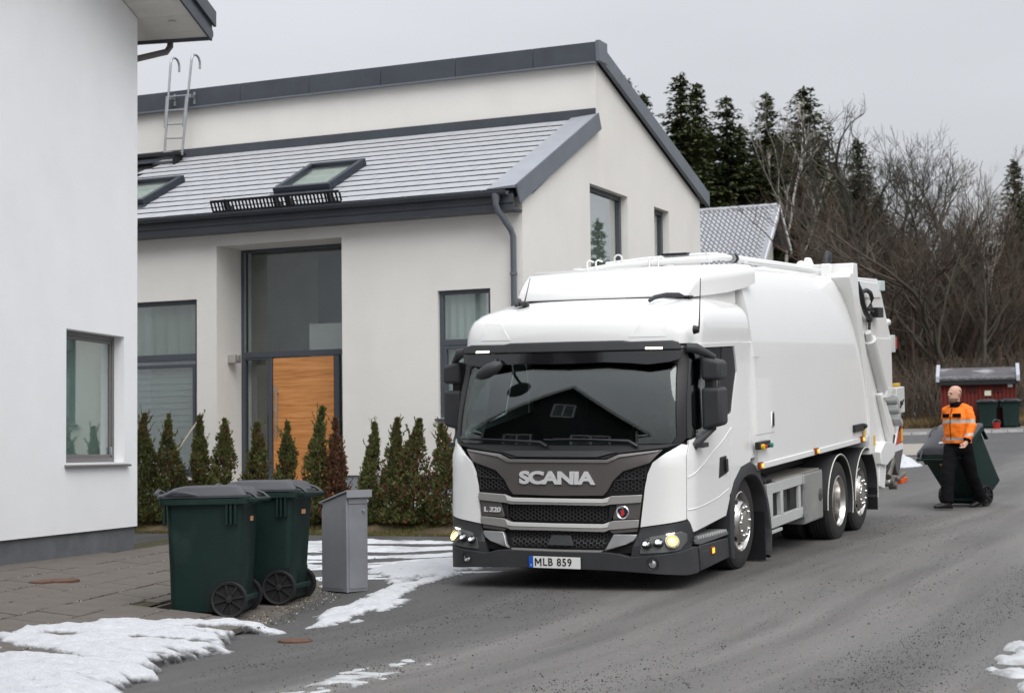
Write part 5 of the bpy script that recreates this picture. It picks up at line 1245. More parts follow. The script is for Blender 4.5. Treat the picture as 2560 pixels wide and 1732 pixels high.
# ------------------------------------------------------------------ wheelie bins
M['bin'] = layer(mat('dark_green_plastic', (.0055,.021,.0175), .5, spec=.35, var=.18, vs=2.5, bump=.05, bs=60), (.05,.075,.07), 2.2, .60, .78, (6,1,.8), .35)
M['lid'] = mat('dark_grey_lid', (.05,.052,.06), .38, var=.2, vs=5, rv=.1)
M['bin_wheel'] = mat('bin_wheel_black', (.016,.016,.018), .55)
def rrect(hx, y0, y1, z, r, n=5):
    out = []
    for cx, cy, a in ((hx-r, y1-r, 0), (-hx+r, y1-r, pi/2), (-hx+r, y0+r, pi), (hx-r, y0+r, 1.5*pi)):
        for k in range(n+1):
            t = a+pi/2*k/n; out.append((cx+r*math.cos(t), cy+r*math.sin(t), z))
    return out
WY = .22
def make_bin(label, group=None):
    b = empty('wheelie_bin')
    rings = [rrect(.27, -.27, .27, .03, .05), rrect(.292, -.295, .30, .055, .055), rrect(.31, -.30, .315, .36, .06), rrect(.332, -.31, .332, .70, .06), rrect(.348, -.32, .345, .96, .06), rrect(.352, -.325, .348, .965, .06)]
    body = MB().loft(rings).build('body', M['bin'], b, smooth=35)
    MB().loft([rrect(.392, -.365, .385, .945, .05), rrect(.396, -.37, .39, .95, .05), rrect(.396, -.37, .39, .995, .05), rrect(.385, -.36, .38, 1.0, .05)]).build('rim', M['bin'], b, smooth=30)
    for sg in (1, -1):
        for dy in (.20, .235, .275): MB().box(min(sg*.33, sg*.388), max(sg*.33, sg*.388), dy, dy+.018, .78, .946).build('rim_gusset', M['bin'], b)
        MB().box(min(sg*.33, sg*.388), max(sg*.33, sg*.388), -.33, -.312, .78, .946).build('rim_gusset', M['bin'], b)
    # lid: shallow dome with a lip at the front and hinge arms at the back
    lr = [rrect(.398, -.385, .372, 1.003, .06), rrect(.398, -.385, .372, 1.022, .06), rrect(.385, -.375, .365, 1.034, .06), rrect(.34, -.32, .345, 1.055, .07), rrect(.30, -.27, .33, 1.088, .09), rrect(.22, -.20, .29, 1.106, .10), rrect(.10, -.08, .15, 1.110, .06)]
    ld = MB().loft(lr).build('lid', M['lid'], b, smooth=40)
    MB().tube([(-.22, -.38, 1.02), (-.2, -.44, 1.035), (0, -.455, 1.07), (.2, -.44, 1.035), (.22, -.38, 1.02)], .018, 8).build('lid_handle', M['lid'], ld, smooth=60)
    for sg in (1, -1):
        MB().tube([(sg*.385, -.32, 1.02), (sg*.41, -.24, 1.05), (sg*.41, -.12, 1.045), (sg*.39, -.02, 1.02)], [.01, .018, .018, .01], 6).build('lid_lip', M['lid'], ld, smooth=60)
        MB().tube([(sg*.27, .20, 1.075), (sg*.27, .30, 1.07), (sg*.27, .40, 1.035), (sg*.27, .455, .99)], .014, 6).build('hinge_arm', M['lid'], ld, smooth=60)
    MB().tube([(-.34, .44, .985), (.34, .44, .985)], .02, 10).build('handle_bar', M['bin'], b, smooth=50)
    for sg in (1, -1): MB().box(min(sg*.30, sg*.345), max(sg*.30, sg*.345), .36, .45, .96, 1.0).build('handle_arm', M['bin'], b, bevel=.008)
    MB().box(-.09, .03, .12, .21, 1.1065, 1.1095).build('lid_sticker', mat('white_sticker', (.75,.75,.75), .5) if 'white_sticker' not in bpy.data.materials else bpy.data.materials['white_sticker'], ld)
    MB().box(-.06, .06, .345, .352, .80, .84).build('orange_sticker', mat('orange_sticker', (.62,.33,.17), .5) if 'orange_sticker' not in bpy.data.materials else bpy.data.materials['orange_sticker'], b)
    MB().prism([(-.06,.19),(.06,.19),(.06,.28),(.03,.32),(-.03,.32),(-.06,.28)], .24, .312, 'y').build('axle_recess_shade', mat('bin_recess_shade', (.003,.010,.009), .5) if 'bin_recess_shade' not in bpy.data.materials else bpy.data.materials['bin_recess_shade'], b)  # darker plate on the body: the shade of a recess put into colour
    MB().box(-.26, .26, .28, .355, .13, .175).build('axle_beam', M['bin'], b, bevel=.01)
    for sg in (1, -1):
        MB().prism([(.0,.05),(.03,.24),(.10,.325),(.305,.325),(.295,.05)], min(sg*.24, sg*.3125), max(sg*.24, sg*.3125), 'x').build('wheel_recess_shade', bpy.data.materials['bin_recess_shade'], b)  # dark plate stands for the shade behind the wheel
        wgo = empty('wheel'); wgo.parent = b; wgo.location = (sg*.352, WY, .152)
        if sg < 0: wgo.rotation_euler = (0, 0, pi)
        MB().lathe([(.128, -.03), (.146, -.034), (.152, -.022), (.152, .022), (.146, .034), (.128, .03), (.126, .0)], 36).build('tyre', M['bin_wheel'], wgo, smooth=35)
        MB().lathe([(0, .008), (.13, .008), (.13, -.008), (0, -.008)], 28).build('disc', mat('bin_disc', (.010,.010,.011), .7) if 'bin_disc' not in bpy.data.materials else bpy.data.materials['bin_disc'], wgo)
        for k in range(8):
            t = 2*pi*k/8+.2; d = Vector((0, math.cos(t), math.sin(t))); e = Vector((0, -math.sin(t), math.cos(t)))
            q = [d*.03-e*.004, d*.03+e*.004, d*.13+e*.010, d*.13-e*.010]
            MB().add([p+Vector((.002, 0, 0)) for p in q]+[p+Vector((.024, 0, 0)) for p in q], BX).build('spoke', M['bin_wheel'], wgo)
        MB().lathe([(0, .034), (.026, .032), (.034, .02), (.034, 0)], 16).build('hub', M['bin_wheel'], wgo, smooth=40)
    tag(b, label, 'wheelie bin', group)
    return b
bin1 = make_bin('dark green wheelie bin nearest the white house, left of the near pair', 'wheelie bins')
def setz(o, x, y, dz=0): o.location = (x, y, dz)
pitz = lambda x, y: gz(x, y)+.022
bin1.location = (-2.60, 14.90, pitz(-2.5, 14.8)); bin1.rotation_euler = (R(.5), R(-1.), R(-92))
bin2 = dup(bin1, (-2.27, 15.85, pitz(-2.3, 15.7)), (0, R(-1.), R(-98)), label='dark green wheelie bin between the nearest bin and the grey metal cabinet')
# ------------------------------------------------------------------ sheet-metal cabinet
def cabinet():
    A = Vector((-1.88, 16.90, 0)); ax = Vector((.29, -.33, 0)).normalized(); rz = math.atan2(ax.y, ax.x)
    A += Vector((.05,-.36,0)); c = empty('metal_cabinet', (A.x, A.y, gz(A.x+.2, A.y)+.012), rz)
    m = mat('grey_painted_sheet', (.235,.245,.265), .42, metal=.25, var=.10, vs=4, rv=.12)
    W_, D_ = .385, .25; h0, h1 = .83, .93
    MB().prism([(0, 0), (W_, 0), (W_, h1), (0, h0)], 0, D_, 'y').build('body', m, c, bevel=.006)
    e = (h1-h0)/W_
    MB().prism([(-.035, h0-.035*e+.002), (W_+.035, h1+.035*e+.002), (W_+.035, h1+.035*e+.018), (-.035, h0-.035*e+.018)], -.02, D_+.02, 'y').build('lid', mat('grey_lid_sheet', (.30,.31,.33), .4, metal=.25), c, bevel=.005)
    MB().box(W_+.035, W_+.041, -.02, D_+.02, h1-.045, h1+.026).build('lid_lip', bpy.data.materials['grey_lid_sheet'], c)
    MB().box(W_+.001, W_+.006, .03, D_-.03, .03, h1-.11).build('door_panel', m, c, bevel=.003)
    MB().box(W_+.001, W_+.012, .02, D_-.02, h1-.105, h1-.05).build('letter_flap', m, c, bevel=.003)
    MB().box(-.004, W_-.06, -.005, -.001, .03, h0-.05).build('side_panel', m, c)
    MB().lathe([(0, W_+.03), (.012, W_+.028), (.014, W_+.005)], 10, (0, D_-.06, h1-.17)).build('lock', M['galv'], c, smooth=40)
    tag(c, 'grey sheet-metal cabinet with a sloping lid right of the two near bins', 'cabinet')
cabinet()

# ------------------------------------------------------------------ hedge of young thujas
M['thuja1'] = mat('thuja_green', (.082,.100,.024), .75, var=.5, vs=9)
M['thuja2'] = mat('thuja_olive', (.130,.118,.038), .8, var=.4, vs=9)
M['thuja3'] = mat('thuja_brown', (.115,.052,.026), .85, var=.4, vs=9)
M['bark'] = layer(mat('bark', (.055,.045,.036), .95, var=.4, vs=14, bump=.6, bs=30), (.12,.12,.10), 6, .55, .7)
def set_mats(me, mats, idx):
    for m in mats: me.materials.append(m)
    me.polygons.foreach_set('material_index', idx)
def thuja(seed, h, r, leaders, brown, label, loc):
    rg = random.Random(seed); b = empty('thuja', loc, rg.uniform(0, 6.28))
    vs = []; fs = []; mi = []
    tips = [(0, 0, 1.0)]+[(rg.uniform(-.5, .5)*r, rg.uniform(-.5, .5)*r, rg.uniform(.72, .95)) for _ in range(leaders)]
    ph = rg.uniform(0, 10); sway = (rg.uniform(-.09, .09), rg.uniform(-.09, .09))
    n = int(1.25*3300*h/1.5)
    for i in range(n):
        lx, ly, lt = tips[0] if rg.random() < .62 else rg.choice(tips)
        t = rg.random()**1.12; z = t*lt*h
        a = rg.uniform(0, 2*pi)
        prof = (1-t)**.85*.95+.07*(1-t)+.022
        if t < .12: prof *= .75+2*t
        lump = 1+.75*fbm(math.cos(a)*1.1+ph, math.sin(a)*1.1, z*2.6, 3)
        rad = r*prof*lump*(.35+.65*math.sqrt(rg.random()))*(.8 if lt < 1 else 1)
        k = t if lt < 1 else 0
        p = Vector((rad*math.cos(a)+lx*k+sway[0]*t*t+.03*math.sin(z*5+ph), rad*math.sin(a)+ly*k+sway[1]*t*t, .05+z))
        if fbm(p.x*6+ph, p.y*6, p.z*5, 2) > .22+.25*rg.random(): continue
        if t > .82 and rg.random() < .35: continue
        out = Vector((math.cos(a), math.sin(a), rg.uniform(1.2, 3.4))).normalized()
        sz = rg.uniform(.03, .072)*(1-.2*t)
        cl = rg.random(); inner = rad < r*prof*.55
        nz_ = fbm(p.x*4+ph, p.y*4, p.z*3, 2)
        mt = 2 if (cl < brown+(.12 if inner else 0)+.25*nz_) else (1 if cl < .42+.3*nz_ else 0)
        for q in range(3):
            d = (out+Vector((rg.uniform(-.7, .7), rg.uniform(-.7, .7), rg.uniform(-.3, .4)))).normalized()
            s = d.cross(Vector((rg.uniform(-1, 1), rg.uniform(-1, 1), rg.uniform(-1, 1)))).normalized()*sz*.20
            o = len(vs); vs += [p, p+d*sz*.55+s, p+d*sz*1.1, p+d*sz*.55-s]; fs.append((o, o+1, o+2, o+3)); mi.append(mt)
    for i in range(int(16*h)):          # loose shoots that break the outline
        a = rg.uniform(0, 2*pi); t = rg.uniform(.25, .97); rr_ = r*((1-t)**.85*.95+.05)*rg.uniform(.75, 1.0)
        q0 = Vector((rr_*math.cos(a)+sway[0]*t*t, rr_*math.sin(a)+sway[1]*t*t, .05+t*h)); dv = Vector((math.cos(a)*rg.uniform(.15, .8), math.sin(a)*rg.uniform(.15, .8), 1)).normalized(); ln = rg.uniform(.09, .22)
        mt = 0 if rg.random() > brown else 2
        for q in range(16):
            p = q0+dv*ln*q/16; d = (dv+Vector((rg.uniform(-.8, .8), rg.uniform(-.8, .8), rg.uniform(-.2, .5)))).normalized(); sz = rg.uniform(.025, .05)
            s = d.cross(Vector((rg.uniform(-1, 1), rg.uniform(-1, 1), rg.uniform(-1, 1)))).normalized()*sz*.22
            o = len(vs); vs += [p, p+d*sz*.55+s, p+d*sz*1.1, p+d*sz*.55-s]; fs.append((o, o+1, o+2, o+3)); mi.append(mt)
    me = bpy.data.meshes.new('foliage'); me.from_pydata([tuple(v) for v in vs], [], fs); set_mats(me, [M['thuja1'], M['thuja2'], M['thuja3']], mi)
    o = bpy.data.objects.new('foliage', me); scene.collection.objects.link(o); o.parent = b
    MB().tube([(0,0,-.08), (.01,0,h*.4), (lx*.2,0,h*.9)], [.022, .015, .004], 6).build('stem', M['bark'], b)
    tag(b, label, 'shrub', 'young thujas planted as a hedge before the grey house')
HEDGE_S = 21.45
def hedge_pt(px, s=HEDGE_S):
    d = ray(px, 1300); k = s/(d.x*SA+d.y*CA); x, y = d.x*k, d.y*k
    return x, y
hl_ = [(360,1045,0,.10,'leftmost thuja of the hedge, half hidden by the corner of the white house'),
       (429,1046,0,.12,'second thuja from the left, in front of the window with grey blinds'),
       (507,1049,0,.14,'slim thuja standing right of the leaning broom handle'),
       (559,1058,2,.14,'double-topped thuja in front of the entrance recess wall'),
       (640,1068,0,.22,'blunt-topped olive thuja in front of the narrow side pane of the door'),
       (714,1066,2,.14,'thuja with three small tips in front of the wooden door handle'),
       (788,1028,0,.10,'tall pointed green thuja in front of the wooden door'),
       (842,1058,0,.92,'dead reddish-brown thuja at the right edge of the wooden door'),
       (925,1068,0,.08,'green thuja with a thin pointed tip, right of the dead brown one'),
       (983,1057,0,.16,'tall full thuja left of the sparse forked one'),
       (1032,1060,3,.30,'sparse forked thuja with bare side shoots, second from the truck'),
       (1116,1072,1,.34,'brownish thuja right beside the truck mirror')]
for i, (px, ty0, ldr, brn, lab) in enumerate(hl_):
    x, y = hedge_pt(px); z = gz(x, y)-.03
    D = Vector((x, y, z)-CAM if False else (x, y, z-CAM_H)).dot(FW)
    topz = at(px, ty0, D).z; h = topz-z
    thuja(100+i, h, {4: .30, 10: .33}.get(i, rnd.uniform(.20, .30)), ldr, brn, lab, (x, y, z))

# ------------------------------------------------------------------ grass, litter, snow, grit
def blades(name, n, sampler, hgt, wid, mats, seed=3, lean=.5):
    rg = random.Random(seed); vs = []; fs = []; mi = []
    for i in range(n):
        p = sampler(rg)
        if p is None: continue
        x, y = p; z = gz(x, y)-.02; a = rg.uniform(0, 2*pi); h = hgt*rg.uniform(.4, 1.2); w2 = wid*rg.uniform(.6, 1.3)
        lx, ly = rg.uniform(-lean, lean)*h, rg.uniform(-lean, lean)*h
        o = len(vs); dx, dy = math.cos(a)*w2, math.sin(a)*w2
        vs += [(x-dx, y-dy, z), (x+dx, y+dy, z), (x+lx, y+ly, z+h)]; fs.append((o, o+1, o+2)); mi.append(rg.choice(range(len(mats))))
    me = bpy.data.meshes.new(name); me.from_pydata(vs, [], fs); set_mats(me, mats, mi)
    o = bpy.data.objects.new(name, me); scene.collection.objects.link(o); stuff(o); return o
gm = [mat('winter_grass', (.115,.110,.028), .9), mat('straw_grass', (.16,.125,.05), .9), mat('moss_green', (.05,.06,.015), .9)]
def samp_strip(rg):
    s = 20.72+1.0*rg.random()**1.3; t = rg.uniform(-17.5, -8.9); return xy(s, t)
tag(blades('lawn_grass', 30000, samp_strip, .06, .007, gm), 'short yellowish grass strip along the foot of the hedge', 'grass')
def zsurf(x, y):
    v = x*PV.x+y*PV.y; u = x*PU.x+y*PU.y; uu = u-SH*(v-PITV)
    z = gz(x, y)+GR
    if uu < 14.2: z = lerp(max(z, pz(x, y)), z, sst(V_OUT-.02, V_OUT+.35, v))
    return z
def pdist(poly, x, y):
    """signed distance, positive inside"""
    d = 1e9; c = False; n = len(poly)
    for i in range(n):
        x1, y1 = poly[i]; x2, y2 = poly[(i+1) % n]
        dx, dy = x2-x1, y2-y1; t = max(0, min(1, ((x-x1)*dx+(y-y1)*dy)/(dx*dx+dy*dy+1e-12)))
        d = min(d, math.hypot(x-x1-t*dx, y-y1-t*dy))
        if (y1 > y) != (y2 > y) and x < dx*(y-y1)/(dy+1e-12)+x1: c = not c
    return d if c else -d
def snow(name, poly, res, hmax, label, edge=.12, namp=.16, nsc=2.2, holes=0., hsc=3., stretch=(1, 1, 0), zf=zsurf, soft=.10, mt=None):
    xs = [p[0] for p in poly]; ys = [p[1] for p in poly]
    x0, x1, y0, y1 = min(xs)-.2, max(xs)+.2, min(ys)-.2, max(ys)+.2
    nx, ny = int((x1-x0)/res)+1, int((y1-y0)/res)+1
    ca, sa_ = math.cos(stretch[2]), math.sin(stretch[2])
    H = {}; TK = []
    for j in range(ny):
        for i in range(nx):
            x, y = x0+i*res, y0+j*res
            d = pdist(poly, x, y)
            if d < -.25: continue
            a, b = (x*ca+y*sa_)*stretch[0], (-x*sa_+y*ca)*stretch[1]
            m = d+namp*fbm(a*nsc, b*nsc, 1.7)+.05*fbm(x*9, y*9, 5, 2)
            if holes: m = min(m, holes+.35*fbm(a*hsc+7, b*hsc, 3.3, 3))
            h = hmax*sst(0, soft, m)*(.65+.35*sst(0, .35, m))*(1+.7*fbm(x*6, y*6, 9, 3))+.004*fbm(x*28, y*28, 2, 2)*sst(0, .05, m)+(-.012+m*1.3 if m <= 0 else -.012*(1-sst(0, .03, m)))
            if m > -.08: H[(i, j)] = (x, y, zf(x, y)+h); TK.append(m)
    idx = {k: n for n, k in enumerate(H)}
    fs = [(idx[(i, j)], idx[(i+1, j)], idx[(i+1, j+1)], idx[(i, j+1)]) for (i, j) in H if (i+1, j) in H and (i, j+1) in H and (i+1, j+1) in H]
    o = MB().add(list(H.values()), fs).build(name, mt or M['snow'], smooth=70, recalc=False)
    a_ = o.data.attributes.new('thick', 'FLOAT', 'POINT'); a_.data.foreach_set('value', TK)
    stuff(o); tag(o, label, 'snow'); return o
M['slush'] = layer(mat('grey_slush', (.50,.51,.52), .5, var=.15, vs=12, bump=.5, bs=40), (.24,.24,.24), 6, .45, .65, amount=.8)
snow('snow_patch', [(-4.4,11),(-3.75,12.4),(-3.5,13.2),(-3.1,13.6),(-2.6,13.8),(-2.15,13.95),(-1.8,14.15),(-1.95,13.6),(-2.1,12.9),(-2.22,12.0),(-2.30,11.2),(-2.36,10.1),(-2.45,9),(-4.4,9)], .025, .034, 'white snow strip along the edge of the slab paving, lower left', namp=.26, nsc=2.4, holes=.15, hsc=1.9, stretch=(.7, 1.5, -.3))
snow('snow_patch', [(-1.72,13.95),(-1.52,15.2),(-1.28,16.3),(-1.30,17.2),(-1.6,18.3),(-1.3,19.3),(-.3,19.1),(.35,18.7),(-.2,18.0),(-.72,17.0),(-1.0,15.6),(-1.35,14.3)], .03, .035, 'white snow bank on the asphalt right behind the grey cabinet', namp=.24, nsc=1.8, holes=.26, hsc=1.3, stretch=(.6, 1.6, 1.15))
snow('snow_patch', [(-2.9,18.2),(-1.7,17.0),(-.3,17.6),(.6,19.0),(.9,20.2),(-.1,22.4),(-1.5,22.9),(-3.2,23.4),(-3.8,22.5),(-2.9,20.5)], .04, .018, 'streaky thin snow and ice on the drive in front of the hedge', namp=.5, nsc=1.1, holes=.085, hsc=.85, stretch=(.35, 1.9, -.42), soft=.12, mt=layer(mat('thin_snow', (.66,.68,.71), .6, var=.1, vs=9, bump=.3, bs=30), (.30,.30,.31), 2.2, .50, .72, amount=.8))
snow('snow_patch', [(-1.55,9.7),(-1.25,10.7),(-.75,11.9),(-.55,11.9),(-.85,10.9),(-1.0,9.7)], .02, .010, 'crumbly snow remains on the asphalt at the lower centre', namp=.16, nsc=4, holes=.004, hsc=4.5, soft=.06, mt=M['slush'])
snow('snow_patch', [(2.85,9.7),(3.15,11.2),(3.55,12.4),(4.3,13.3),(5.2,13),(4.6,11),(3.7,9.5)], .03, .04, 'snow patch at the lower right corner of the road', namp=.3, nsc=2.2, holes=.05, hsc=2., mt=M['slush'])
def yard(x, y): return gz(x, y)-.02
qx = [xy(21.75, t) for t in (-16.5, -13, -9.4)]+[xy(22.45, t) for t in (-9.4, -13, -16.5)]
snow('snow_patch', qx, .06, .05, 'snow lying on the slope between the hedge and the grey house', namp=.3, nsc=1.4, zf=yard, soft=.15)
# grit on the road
def grit():
    rg = random.Random(11); vs = []; fs = []; n = 0; tries = 0
    while n < 9000 and tries < 200000:
        tries += 1
        px = rg.uniform(300, 2620); py = 1732-(1732-1300)*rg.random()**.7
        P = on_plane(px, py, Vector((0, 0, .05)), Vector((0, 0, 1)))
        x, y = P.x, P.y
        v = x*PV.x+y*PV.y
        if v < -3.6: continue
        s, t = st(x, y)
        if s > 24: continue
        dens = fbm(t*1.1, s*.10, 2.2, 3)+.35*fbm(x*1.5, y*1.5, 8, 2)
        if rg.random() > .08+max(0, dens)*1.25: continue
        z = gz(x, y)+GR; r = rg.uniform(.0035, .0065)*(1.8 if rg.random() < .08 else 1)
        a = rg.uniform(0, 6.28); o = len(vs)
        vs += [(x+r*math.cos(a+k*pi/2)*rg.uniform(.6, 1.2), y+r*math.sin(a+k*pi/2)*rg.uniform(.6, 1.2), z) for k in range(4)]+[(x, y, z+r*1.0)]
        fs += [(o, o+1, o+4), (o+1, o+2, o+4), (o+2, o+3, o+4), (o+3, o, o+4)]; n += 1
    o = MB().add(vs, fs).build('road_grit', mat('dark_grit', (.035,.033,.031), .9, var=.5, vs=30), recalc=False)
    stuff(o); tag(o, 'dark winter grit scattered in streaks over the asphalt', 'grit')
grit()
# moss tufts and small stones along the slab joints and the bin place
def joint_litter():
    rg = random.Random(5); vs = []; fs = []; mi = []
    for i in range(1500):
        if rg.random() < .7:
            r = rg.randrange(1, 8); u = rg.uniform(11, 21); v = V_OUT-SP*r+rg.gauss(0, .012)
        else:
            u = rg.uniform(13.6, 17.2); v = rg.uniform(-4.3, -3.8)
        p = pw(u, v)
        if u > 14.2 and v > PITV: p.z = gz(p.x, p.y)+.022
        if (p.x+4.70) < .2107*(p.y-21.6)-.02: continue
        s_ = rg.uniform(.004, .012); o = len(vs); a = rg.uniform(0, 6.28)
        vs += [(p.x+s_*math.cos(a+k*2.1), p.y+s_*math.sin(a+k*2.1), p.z-.003) for k in range(3)]+[(p.x, p.y, p.z+s_*.8)]
        fs += [(o, o+1, o+3), (o+1, o+2, o+3), (o+2, o, o+3)]; c = 0 if rg.random() < .8 else 1; mi += [c]*3
    me = bpy.data.meshes.new('joint_moss'); me.from_pydata(vs, [], fs); set_mats(me, [M['moss'], mat('pale_grit', (.4,.38,.33), .9)], mi)
    o = bpy.data.objects.new('joint_moss', me); scene.collection.objects.link(o); stuff(o); tag(o, 'moss tufts and pale grit in the joints of the slab paving', 'moss')
joint_litter()
# ------------------------------------------------------------------ far end of the road: kerb, verge, snow heap, shed
def gpx(px, D):
    d = ray(px, 1110); p = CAM+d*D; return p.x, p.y, gz(p.x, p.y)
kb = MB(); vs = []
pts = [gpx(px, 63.0) for px in range(2120, 2760, 40)]
kerb_o = empty('kerb'); struct(kerb_o)
kmat = mat('pale_kerb_stone', (.42,.42,.42), .9, var=.2, vs=4)
for a, b in zip(pts, pts[1:]):
    A, B = Vector(a), Vector(b); d = (B-A).normalized(); n = Vector((-d.y, d.x, 0))*.14; A += d*.012; B -= d*.012
    q = [A, B, B+n, A+n]; MB().add([(p.x, p.y, p.z-.1) for p in q]+[(p.x, p.y, p.z+.12) for p in q], BX).build('kerb_stone', kmat, kerb_o)
vg_ = MB(); n_ = len(pts)
rows_ = []
for k in range(9):
    rows_ += [(lambda p: (p[0], p[1], p[2]+.10 if k < 8 else p[2]+.0))(gpx(px, 63.12+k*.75)) for px in range(2120, 2760, 40)]
vg_.add(rows_, [(j*n_+i, j*n_+i+1, (j+1)*n_+i+1, (j+1)*n_+i) for j in range(8) for i in range(n_-1)])
struct(vg_.build('gravel_verge', mat('grey_gravel', (.16,.155,.145), .95, var=.4, vs=18, bump=.8, bs=40), recalc=False))
ds = []
for k in range(5):
    for px in range(2205, 2345, 20): ds.append((lambda p: (p[0], p[1], p[2]+.03))(gpx(px+14*math.sin(k), 43.5+k*2.2)))
nd = len(range(2205, 2345, 20))
struct(MB().add(ds, [(j*nd+i, j*nd+i+1, (j+1)*nd+i+1, (j+1)*nd+i) for j in range(4) for i in range(nd-1)]).build('side_path', mat('pale_paving', (.30,.275,.24), .9, var=.2, vs=3, bump=.3, bs=14), recalc=False))
hx = [gpx(px, D)[:2] for px, D in ((2215,38.0),(2262,37.5),(2318,37.6),(2300,39.2),(2275,41.5),(2240,43.0),(2205,41.0))]
snow('snow_heap', hx, .10, .20, 'low heap of snow beside the road behind the truck', namp=.3, nsc=.8, soft=.5, zf=lambda x, y: gz(x, y)+.02)
hx = [gpx(px, D)[:2] for px, D in ((2330,33.0),(2350,33.4),(2385,35.0),(2360,35.2),(2335,34.4))]
snow('snow_smear', hx, .06, .012, 'thin smear of snow on the road behind the truck', namp=.25, nsc=1.5, holes=.06, hsc=1.6, soft=.1)

M['falu'] = mat('red_boards', (.135,.020,.014), .85, var=.25, vs=3, stretch=(6,6,.6))
def shed():
    x0, y0, z0 = gpx(2356, 67.0); x1, y1, z1 = gpx(2543, 66.25)
    A = Vector((x0, y0, 0)); B = Vector((x1, y1, 0)); W_ = (B-A).length; rz = math.atan2(B.y-A.y, B.x-A.x)
    zb = min(z0, z1)
    s = empty('red_shed', (x0, y0, zb), rz); tag(s, 'small dark red wooden shed with a grey roof behind the walking man', 'shed')
    zt = at(2450, 953, 67).z-zb; zr_ = at(2450, 930, 68.3).z-zb
    MB().box(.03, W_-.03, .03, 2.2, -.3, zt).build('wall', M['falu'], s)
    n = int(W_/.14)
    for i in range(n+1):
        w = W_/n; x = i*w-.03
        MB().box(max(-.02, x), min(W_+.02, x+.07), -.012, .03, .02, zt).build('board', M['falu'], s)
    D_ = 2.6
    tpv = (zr_-zt)/1.15
    rfm = layer(mat('felt_roof', (.095,.09,.095), .9, var=.2, vs=2), (.42,.43,.45), 1.2, .56, .70, (1, 2.5, 1), .7)
    rs = MB().prism([(-.22, zt+.02), (1.1, zt+.02+1.32*tpv), (2.42, zt+.02), (2.42, zt+.10), (1.1, zt+.10+1.32*tpv), (-.22, zt+.10)], -.12, W_+.12, 'x').build('roof', rfm, s)
    MB().prism([(-.26, zt+.06), (-.10, zt+.06+.16*tpv), (-.10, zt+.13+.16*tpv), (-.26, zt+.12)], -.1, W_+.1, 'x').build('roof_snow', M['snow'], rs)
    MB().box(-.1, W_+.1, -.20, -.10, zt-.14, zt+.03).build('fascia', M['black'], rs)
    wb = mat('white_board', (.42,.44,.49), .6)
    for x in (-.17, W_+.04): MB().prism([(-.28, zt-.02), (1.1, zt+1.38*tpv), (2.46, zt-.02), (2.46, zt+.20), (1.1, zt+.22+1.38*tpv), (-.28, zt+.20)], x, x+.13, 'x').build('barge_board', wb, rs)
    for xc, zc, w, h, mm in ((W_*.63, at(2475, 983, 67).z-zb, .24, .19, 'cream_sign'), (W_*.93, at(2530, 964, 67).z-zb, .18, .13, 'white_sign')):
        MB().box(xc-w/2, xc+w/2, -.03, -.014, zc-h/2, zc+h/2).build('notice', mat(mm, (.72,.72,.55) if mm[0] == 'c' else (.78,.78,.78), .5), s)
    for xc in (W_*.42, W_*.76): 
        for k in range(5): MB().box(xc-.17, xc+.17, -.03, -.013, zt-.17-k*.065, zt-.125-k*.065).build('vent_slat', mat('dark_red_vent', (.06,.012,.010), .8) if 'dark_red_vent' not in bpy.data.materials else bpy.data.materials['dark_red_vent'], s)
shed()
fb1 = dup(bin1, gpx(2472, 66.0), (0, 0, R(-22)), label='far wheelie bin with a frosted lid, left one before the red shed')
fb2 = dup(bin1, gpx(2527, 66.2), (0, 0, R(-10)), label='far wheelie bin at the right edge before the red shed')
for o in (fb1, fb2): o.location.z += .10
def bucket():
    x, y, z = gpx(2493, 65.2)
    b = MB().lathe([(0, 0), (.11, 0), (.15, .20), (.16, .20), (.16, .22), (.145, .22), (.105, .02), (0, .02)], 20, (0,0,0), 'z').build('red_bucket', mat('red_plastic', (.45,.02,.02), .4), smooth=35)
    b.location = (x, y, z+.10); MB().tube([(.155*math.cos(t), 0, .21+.13*math.sin(t)) for t in [pi*k/10 for k in range(11)]], .006, 5).build('bucket_handle', M['galv'], b)
    tag(b, 'small red bucket standing between the two far bins', 'bucket')
bucket()

